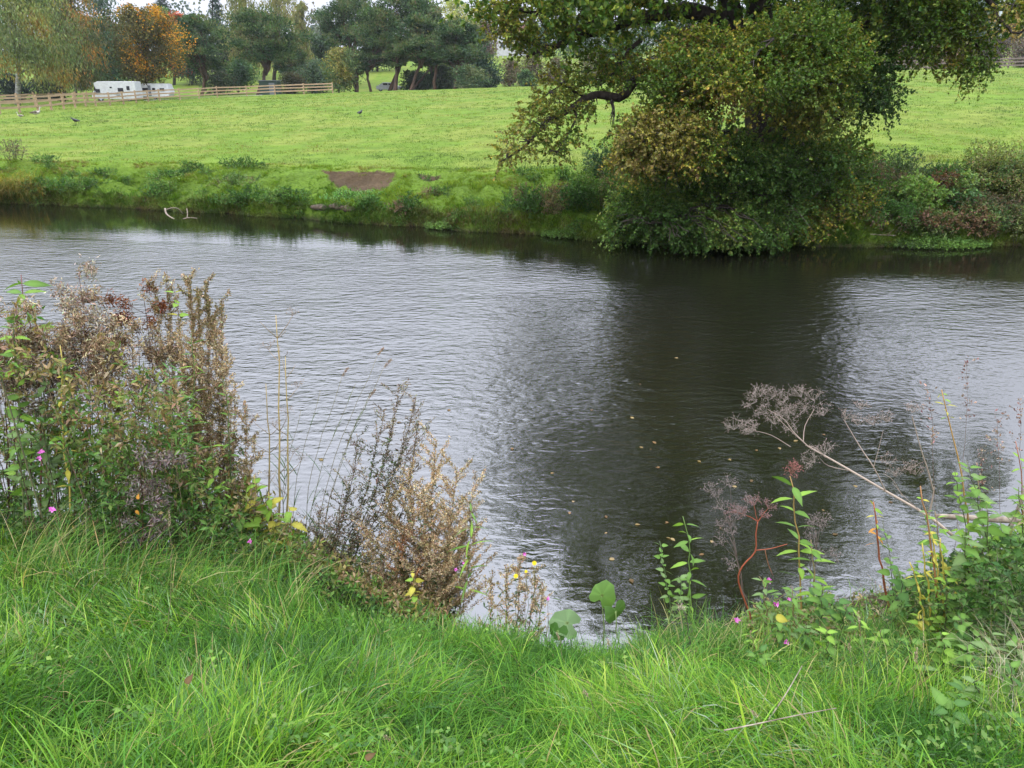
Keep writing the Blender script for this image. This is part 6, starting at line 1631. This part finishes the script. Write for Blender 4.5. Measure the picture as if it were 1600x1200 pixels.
for (p0, y0, p1, q1, kd, cl, sz, pr, sd, lab) in [
        (1200, 3.15, 1190, 900, 'lance', ('grey', 'green'), .08, 8, 2, 'balsam leaves under the red stem'), (1235, 3.1, 1238, 915, 'lance', ('green', 'grey'), .08, 8, 2, 'balsam leaves beneath the lime balsam'), (1270, 3.1, 1285, 915, 'ovate', ('green', 'deep'), .08, 8, 2, 'broad dark nettle leaves right of the lime balsam foot'),
        (1300, 3.0, 1322, 945, 'ovate', ('deep', 'green'), .08, 7, 2, 'dark nettle clump above the grass left of the muddy gap'), (1215, 2.95, 1215, 965, 'ovate', ('green', 'deep'), .07, 6, 1, 'low nettle by the magenta flowers'), (1255, 2.95, 1260, 975, 'ovate', ('green', 'deep', 'grey'), .075, 6, 1, 'low nettle below the yellow leaf'),
        (1395, 3.35, 1388, 870, 'ovate', ('green', 'deep'), .08, 5, 1, 'dark leafed shoot over the muddy gap beside the red cane'), (1410, 3.2, 1405, 890, 'ovate', ('deep', 'green'), .08, 6, 1, 'dark nettle right of the red cane'),
        (1560, 3.15, 1512, 720, 'ovate', ('grey', 'green'), .08, 16, 6, 'tallest nettle of the right thicket in front of the log'), (1515, 3.2, 1492, 735, 'ovate', ('green', 'lime'), .075, 13, 3, 'bright nettle leaning left at the top of the right thicket'), (1540, 3.0, 1540, 790, 'ovate', ('green', 'grey'), .085, 12, 3, 'broad leaved nettle in the middle of the right thicket'),
        (1500, 2.95, 1505, 830, 'ovate', ('grey', 'green'), .085, 12, 2, 'grey green nettle with a dark stem in the right thicket'), (1580, 3.0, 1578, 830, 'ovate', ('deep', 'green'), .085, 11, 3, 'dark green nettle near the right edge'), (1560, 2.8, 1565, 900, 'ovate', ('green', 'grey'), .08, 10, 2, 'nettle near the right edge above the dry grass'),
        (1520, 2.8, 1525, 880, 'ovate', ('green', 'deep'), .08, 10, 2, 'shorter nettle in front of the dark stemmed one'), (1600, 2.8, 1602, 880, 'ovate', ('grey', 'green'), .08, 10, 2, 'nettle cut off by the right edge'), (1470, 2.9, 1478, 900, 'ovate', ('green', 'lime'), .065, 8, 1, 'small nettle by the yellow balsam stems'),
        (1380, 2.75, 1375, 985, 'ovate', ('green', 'lime'), .055, 7, 1, 'small nettle left of the yellow stems in the right grass'), (1500, 2.5, 1498, 960, 'ovate', ('green', 'deep'), .065, 9, 2, 'dark nettle standing in the shade below the right thicket'), (1425, 2.6, 1420, 1000, 'ovate', ('deep', 'green'), .06, 7, 1, 'low dark nettle under the yellow balsam stems'),
        (1575, 2.55, 1572, 930, 'ovate', ('grey', 'green'), .07, 9, 2, 'sprawling nettle before the dry grass at the right'), (1340, 2.8, 1345, 965, 'lance', ('lime', 'green'), .07, 6, 1, 'lime balsam seedling on the near side of the muddy gap'), (1465, 3.1, 1462, 800, 'lance', ('lime', 'green', 'yellow'), .07, 10, 2, 'slender lime balsam among the yellow stems'), (1530, 3.3, 1528, 745, 'lance', ('lime', 'green'), .08, 10, 2, 'bright balsam between the two tallest nettles'),
        (1475, 2.35, 1470, 985, 'ovate', ('green', 'lime'), .055, 9, 2, 'nettle in front of the yellow balsam stems'), (1515, 2.25, 1512, 1010, 'ovate', ('deep', 'green'), .055, 9, 2, 'dark nettle low in the grass right of the yellow stems'), (1440, 2.3, 1446, 1040, 'ovate', ('green', 'grey'), .05, 8, 1, 'short nettle in the lower right grass'),
        (1592, 3.2, 1590, 760, 'ovate', ('green', 'lime'), .07, 13, 3, 'tall nettle at the right edge beside the leaning stick'), (1450, 3.25, 1448, 790, 'ovate', ('green', 'grey'), .055, 10, 1, 'thin nettle rising behind the yellow stems'), (1290, 2.7, 1292, 985, 'ovate', ('green', 'lime'), .055, 8, 2, 'pale nettle at the lower edge of the middle weeds'), (1180, 2.85, 1172, 985, 'lance', ('green', 'lime'), .06, 7, 1, 'small balsam in the grass left of the magenta flowers'),
        (1530, 2.0, 1526, 1060, 'ovate', ('grey', 'green'), .05, 8, 1, 'dusty nettle lowest in the right grass'), (1575, 2.0, 1580, 1040, 'ovate', ('green', 'deep'), .055, 8, 2, 'nettle at the right edge above the dock leaves'),
        (1545, 2.3, 1548, 985, 'ovate', ('grey', 'grey', 'green'), .07, 7, 1, 'pale nettle standing in the grass at the lower right'), (1590, 2.3, 1590, 1000, 'ovate', ('grey', 'green'), .07, 7, 1, 'pale nettle in the grass at the lower right edge'), (1440, 2.95, 1436, 960, 'ovate', ('lime', 'green', 'yellow'), .06, 8, 1, 'low lime nettle at the foot of the yellow balsam')]:
    leafy_plant('nettle' if kd == 'ovate' else 'balsam', lab, 'nettle' if kd == 'ovate' else 'balsam', p0, y0, p1, q1, kd, cl, sz, pr, .1, (.10, .11, .05) if kd == 'ovate' else (.2, .15, .07), .0032, side=sd)
leafy_plant('balsam', 'tall yellow tipped balsam rising highest in the right thicket', 'balsam', 1500, 3.3, 1470, 610, 'lance', ('lime', 'yellow'), .05, 3, .9, (.34, .20, .06), .0045, bend=.06, tipsize=.8)
for (p0, p1, q1, lab) in [(1455, 1440, 850, 'yellow balsam stem with bare knuckles in front of the right nettles'), (1462, 1455, 830, 'second yellow balsam stem just right of the knuckled one'), (1470, 1468, 840, 'yellow balsam stem against the dark nettle stem'), (1452, 1422, 880, 'short yellow balsam stem leaning left'), (1465, 1438, 760, 'taller thin orange stem behind the yellow balsam stems')]:
    leafy_plant('balsam', lab, 'balsam', p0, 3.0, p1, q1, 'lance', ('yellow', 'lime'), .045, 6, .2, (.44, .36, .07) if q1 > 800 else (.30, .15, .06), .005, whorl=2, droop=.8)
leafy_plant('balsam', 'red caned balsam with yellow top leaves leaning over the muddy gap', 'balsam', 1402, 3.5, 1365, 785, 'lance', ('yellow', 'lime', 'orange'), .06, 4, .72, (.30, .09, .04), .006, whorl=2, tipsize=.9, bend=-.01)
leafy_plant('nettle', 'thin nettle twined on the red cane', 'nettle', 1402, 3.45, 1380, 815, 'ovate', ('grey', 'green'), .05, 5, .4, (.12, .13, .06), .002)
leafy_plant('balsam', 'reddish stalk with small green leaves at the right edge above the log', 'balsam', 1595, 3.7, 1588, 690, 'lance', ('green', 'lime'), .06, 4, .5, (.28, .11, .07), .004, tipsize=.8)
# yellow leaf in the nettles
g = ground_at(1228, 2.95); root = empty('yellow_leaf', at(1230, 972, 2.95), 'large crumpled yellow dock leaf above the pink flower in the right grass', 'leaf'); put_leaf(root, LM['ovate_yellow'], at(1212, 964, 2.95), (.9, -.1, -.25), (.1, -.7, .7), .07, 'blade')
# fallen dead hogweed reaching left over the water
root = empty('hogweed', at(1470, 815, 3.7), 'long dead hogweed fallen over the water with grey umbels at its tip', 'dead plant')
DW = (.30, .235, .18); sb, db = Buf(), Buf()
tube(sb, pxpath([(1490, 838, 3.6), (1450, 806, 3.7), (1385, 768, 3.9), (1320, 730, 4.1), (1262, 697, 4.3)]), (.0085, .005), DW, 7); sb.build('stem', M['stem'], root)
BRn = [([(1262, 697, 4.3), (1240, 675, 4.35), (1225, 655, 4.4), (1200, 640, 4.45)], .0035), ([(1262, 697, 4.3), (1230, 668, 4.2), (1212, 650, 4.2)], .003), ([(1255, 690, 4.3), (1258, 665, 4.35), (1272, 640, 4.4)], .003), ([(1235, 698, 4.3), (1205, 680, 4.3), (1175, 672, 4.3)], .0025),
       ([(1290, 715, 4.2), (1275, 700, 4.2), (1258, 696, 4.15)], .0025), ([(1330, 736, 4.1), (1295, 728, 4.1), (1280, 715, 4.0)], .0025), ([(1383, 766, 3.9), (1365, 730, 3.9), (1345, 700, 3.95), (1318, 655, 4.0)], .004), ([(1365, 730, 3.9), (1372, 705, 3.9), (1380, 672, 3.9)], .002), ([(1410, 775, 3.9), (1395, 750, 3.9), (1380, 740, 3.9)], .002),
       ([(1440, 800, 3.75), (1415, 778, 3.7), (1395, 755, 3.7)], .002), ([(1458, 765, 3.6), (1450, 735, 3.6), (1440, 705, 3.6), (1425, 650, 3.6)], .0045), ([(1450, 810, 3.6), (1456, 785, 3.6), (1460, 760, 3.6)], .0055)]
for pts, r in BRn:
    b2 = Buf(); tube(b2, pxpath(pts), (r, r * .5), DW, 5, False); b2.build('branch', M['stem'], root)
ub2 = Buf()
for (px, py, y) in [(1180, 632, 4.45), (1205, 625, 4.45), (1225, 640, 4.4), (1200, 650, 4.4), (1240, 650, 4.4), (1262, 640, 4.4), (1275, 628, 4.4), (1180, 665, 4.3), (1150, 672, 4.3), (1215, 660, 4.3), (1240, 665, 4.3), (1285, 650, 4.4), (1190, 615, 4.4), (1175, 680, 4.3), (1290, 712, 4.0), (1275, 722, 4.0), (1255, 618, 4.4), (1230, 622, 4.4)]:
    e = at(px, py, y) + rng.normal(0, .01, 3); umbel(ub2, db, e, rand_dir(1)[0] * .4 + [-.5, 0, .5], .075, 10, (.30, .25, .21), (.23, .18, .155), 8)
ub2.build('umbel_rays', M['stem'], root, kind='stuff')
for (px, py, y) in [(1345, 640, 4.0), (1365, 665, 3.9), (1385, 660, 3.9), (1340, 665, 3.9), (1400, 745, 3.8), (1420, 735, 3.7), (1430, 742, 3.7), (1385, 725, 3.8), (1425, 645, 3.6), (1320, 655, 4.0)]:
    b3 = Buf(); umbel(b3, db, at(px, py, y), rand_dir(1)[0] * .3 + [0, 0, .8], .055, 8, (.26, .21, .17), (.22, .165, .14), 6); b3.build('umbel', M['stem'], root)
db.build('seeds', M['dry'], root, kind='stuff')
# thin seed sprays in front of the water at right
for (p0, p1, q1, y0, lab) in [(1560, 1555, 640, 3.9, 'fine brown grass seed spray right of the yellow tipped balsam'), (1530, 1532, 700, 3.9, 'drooping brown grass head left of the right edge'), (1590, 1592, 620, 3.9, 'fine reddish seed spray at the right edge'), (1480, 1510, 560, 4.0, 'faint pinkish seed spray above the yellow tipped balsam'), (1455, 1450, 600, 4.0, 'faint seed spray left of the yellow tipped balsam')]:
    seedy_plant('grass_spray', lab, 'seed head', p0, y0, p1, q1, .3, 9, .75, 60, [(.22, .13, .10), (.28, .20, .14)], (1, 1), .012, .12, (.16, .10, .07), r=.0014)
# log and stakes at right
lg = empty('fallen_log', at(1560, 812, 3.75), 'pale bare log lying level at the water edge at the right', 'log')
tb = Buf(); tube(tb, pxpath([(1462, 806, 3.9), (1500, 808, 3.85), (1560, 812, 3.8), (1640, 814, 3.75)]), (.012, .022), (.3, .3, .3), 9); tb.build('stem', M['dead_wood'], lg)
for pts, r, lab in [([(1572, 840, 3.6), (1585, 810, 3.6), (1600, 770, 3.6), (1612, 735, 3.6)], .012, 'leaning dark stick crossing the pale log at the right edge'), ([(1540, 900, 3.3), (1575, 880, 3.4), (1625, 850, 3.5)], .006, 'thin bare twig below the pale log')]:
    o = empty('stick', at(*pts[0]), lab, 'stick'); tb = Buf(); tube(tb, pxpath(pts), (r, r * .6), (.3, .3, .3), 7); tb.build('wood', M['dead_wood'], o)
# low leafy ground layer of the right thicket
ub = Buf(); us = Buf(); n = 4000
px_ = rng.uniform(1170, 1760, n); yy = np.where(px_ < 1400, rng.uniform(2.75, 4.3, n), rng.uniform(2.45, 4.3, n)); xx = xof(px_, yy, .9); g0 = near_z(xx, yy)
hh = np.interp(px_, [1170, 1230, 1290, 1340, 1420, 1480, 1560, 1760], [.14, .28, .26, .12, .3, .52, .68, .75]) * np.clip(1.15 - abs(yy - 3.0) * .5, .3, 1)
zz = g0 + hh * rng.random(n) ** .9; P = np.stack([xx, yy, zz], 1); gapm = (px_ > 1325) & (px_ < 1440) & (yy > 3.15); keep = (n3(P, 3.5, 191) > .43) & (zz > .02) & ~(gapm & (rng.random(n) < .85)); P = P[keep]; m = len(P); nl = 7
twigs(ub, us, P, rng.normal(0, .5, (m, 3)) + [0, 0, .8], nl, .09, .034, .017, palette(m * nl, [(.045, .10, .024), (.08, .16, .035), (.12, .21, .05), (.18, .26, .06), (.28, .24, .12)], [2, 3, 3, 2, 1.2], np.repeat(n3(P, 2.5, 95), nl), .22), .15, .0016, .7, (.10, .09, .05))
ub_o = ub.build('undergrowth', M['leaf'], None, kind='stuff', label='low leafy ground cover under the nettles on the right bank')
us.build('stalks', M['stem'], ub_o)
# debris in the muddy gap
db_ = Buf(); n = 900
px_ = rng.uniform(1290, 1440, n); y_ = rng.uniform(3.2, 4.4, n); x_ = xof(px_, y_, .4); z_ = np.maximum(near_z(x_, y_), 0) + rng.random(n) * .06
a = rng.uniform(0, 6.28, n); A = np.stack([x_, y_, z_], 1); Bq = A + np.stack([np.cos(a), np.sin(a), rng.uniform(-.1, .6, n)], 1) * rng.uniform(.03, .14, n)[:, None]
sticks(db_, A, Bq, .0018, .001, palette(n, [(.13, .085, .06), (.22, .16, .11), (.07, .05, .035), (.30, .25, .2)], [3, 2, 2, 1]))
db_.build('dead_stalks', M['dry'], None, kind='stuff', label='broken brown stalks littering the muddy gap at the right')
# dry grey grass and stalks at the right edge, straw and seed heads in the grass
dg = Buf(); n = 1500
px_ = rng.uniform(1500, 1720, n); y_ = rng.uniform(1.8, 3.6, n); x_ = xof(px_, y_, 1.0); P = np.stack([x_, y_, near_z(x_, y_) + rng.random(n) * .25], 1)
blades(dg, P, rng.uniform(.1, .3, n), .003, rng.uniform(0, 6.28, n), rng.uniform(.4, 1.3, n), rng.uniform(.2, 1.2, n), palette(n, [(.26, .24, .15), (.17, .19, .10), (.33, .29, .2)], [2, 2, 1]), 4)
dg.build('dry_grass', M['dry'], None, kind='stuff', label='grey dry grass tangle at the lower right edge')
G2 = 'pale grass seed stalks standing in the near grass'
for (p0, y0, p1, q1) in [(1150, 2.0, 1010, 1090), (960, 1.9, 912, 1080), (700, 1.6, 600, 1150), (1330, 2.2, 1325, 1010), (1345, 2.3, 1342, 960), (1405, 1.9, 1435, 1020), (1540, 1.9, 1545, 1040), (1230, 1.7, 1180, 1110), (880, 2.6, 872, 990), (955, 2.5, 950, 1000), (1580, 2.0, 1592, 1000), (250, 2.4, 262, 800)]:
    P = stem_line(p0, y0, p1, q1, None, .04); root = empty('grass_seed_stalk', P[0], 'thin pale grass stalk with a small seed head standing in the near grass', 'grass stalk', G2); sb, db = Buf(), Buf()
    tube(sb, P, (.0013, .0007), (.26, .22, .12), 4, False); m = 50; f = rng.random((m, 1)); pos = P[-1] - (P[-1] - P[-3]) * f * .6 + rng.normal(0, .002, (m, 3))
    leaves(db, pos, unit(P[-1] - P[-3]) + rng.normal(0, .4, (m, 3)), rand_dir(m), .007, .003, palette(m, [(.40, .33, .22), (.30, .24, .15)], [1, 1])); sb.build('stem', M['dry'], root); db.build('seed_head', M['dry'], root)
for pts, r, lab in [([(1130, 1150, 1.6), (1180, 1140, 1.62), (1250, 1125, 1.66), (1305, 1115, 1.7)], .0022, 'pale dry stick lying across the lower right grass'), ([(1200, 1132, 1.8), (1228, 1090, 1.9), (1252, 1048, 2.0)], .0024, 'dry straw stalk leaning up in the grass above the pale stick')]:
    o = empty('stick', at(*pts[0]), lab, 'stick'); tb = Buf(); tube(tb, pxpath(pts) + [0, 0, .02], (r, r * .6), (.3, .3, .3), 6); tb.build('wood', M['dead_wood'], o)
for px, py, y, sz, D, N, cn, lab in [(290, 1068, 1.62, .032, (.5, .2, .6), (.3, -.8, .5), 'brown', 'curled brown dead leaf lying in the near grass'), (570, 1185, 1.3, .028, (.9, .4, .1), (.2, -.9, .4), 'brown', 'small brown dead leaf at the bottom edge of the grass'), (215, 780, 3.0, .028, (.3, 0, 1), (0, -1, .2), 'orange', 'upper orange leaf at the foot of the thicket'), (213, 797, 2.98, .03, (.2, 0, -1), (0, -1, .2), 'orange', 'lower orange leaf at the foot of the thicket')]:
    c = at(px, py, y); root = empty('dead_leaf', c, lab, 'leaf'); put_leaf(root, LM['ovate_' + cn], c, D, N, sz, 'blade')
# low broad leaves in the grass
for px, y0, cl, sz, nn, lab in [(1500, 2.0, ('deep', 'green'), .055, 5, 'broad dock leaves in the shade under the right nettles'), (1470, 1.9, ('green', 'deep'), .07, 4, 'dark dock rosette at the lower right'), (345, 2.1, ('lime', 'green'), .022, 3, 'small clover like leaves in the middle of the near grass'), (1590, 1.8, ('deep', 'green'), .05, 5, 'dusty dock leaves at the bottom right corner'), (1180, 2.6, ('green', 'deep'), .045, 5, 'dock seedling below the magenta flower')]:
    g = ground_at(px, y0); root = empty('dock', g, lab, 'dock')
    for k in range(nn + 3):
        a = rng.uniform(0, 6.28); put_leaf(root, LM['ovate_' + cl[k % 2]], g + [math.cos(a) * .02, math.sin(a) * .02, .10 + .05 * rng.random()], (math.cos(a), math.sin(a), rng.uniform(.1, .7)), (0, 0, 1), sz * rng.uniform(.8, 1.3))
# floating leaves
fl = [leaf_mesh('floating_leaf', lambda t: .3 * math.sin(math.pi * t ** .8) + .01, c, n=6, curl=.05, fold=.15) for c in [(.18, .13, .05), (.14, .085, .035), (.24, .18, .08), (.09, .06, .025)]]
spots = [(1140, 717), (1030, 732), (895, 785), (948, 810), (992, 820), (1045, 817), (1048, 841), (1301, 836), (1090, 720), (1183, 705), (952, 875), (985, 905), (1048, 842), (1100, 866), (1110, 845), (1175, 750), (1240, 690), (1290, 680), (1220, 700), (1395, 785), (1340, 760), (1020, 690), (985, 652), (925, 640), (1005, 700), (800, 700), (640, 640), (620, 660), (505, 720), (700, 640), (1060, 560), (1000, 600), (860, 740), (890, 800)]
for k in range(8):
    spots.append((rng.uniform(840, 1400), rng.uniform(560, 900)))
for k, (px, py) in enumerate(spots):
    v = (600 - py) / F; y = H / -(v * CP - SP) * (CP + v * SP); c = at(px, py, y)
    if near_z(np.array([c[0]]), np.array([y]))[0] > -.02: continue
    o = bpy.data.objects.new('floating_leaf', fl[k % 4]); COL.objects.link(o); o.location = (c[0], c[1], .004); s = rng.uniform(.035, .06) * (.6 if k > 34 else 1)
    o.rotation_euler = (rng.normal(0, .08), rng.normal(0, .08), rng.uniform(0, 6.28)); o.scale = (s, s, s)
    tag(o, 'fallen yellow brown leaf floating flat on the river', 'leaf', 'fallen leaves floating on the river')
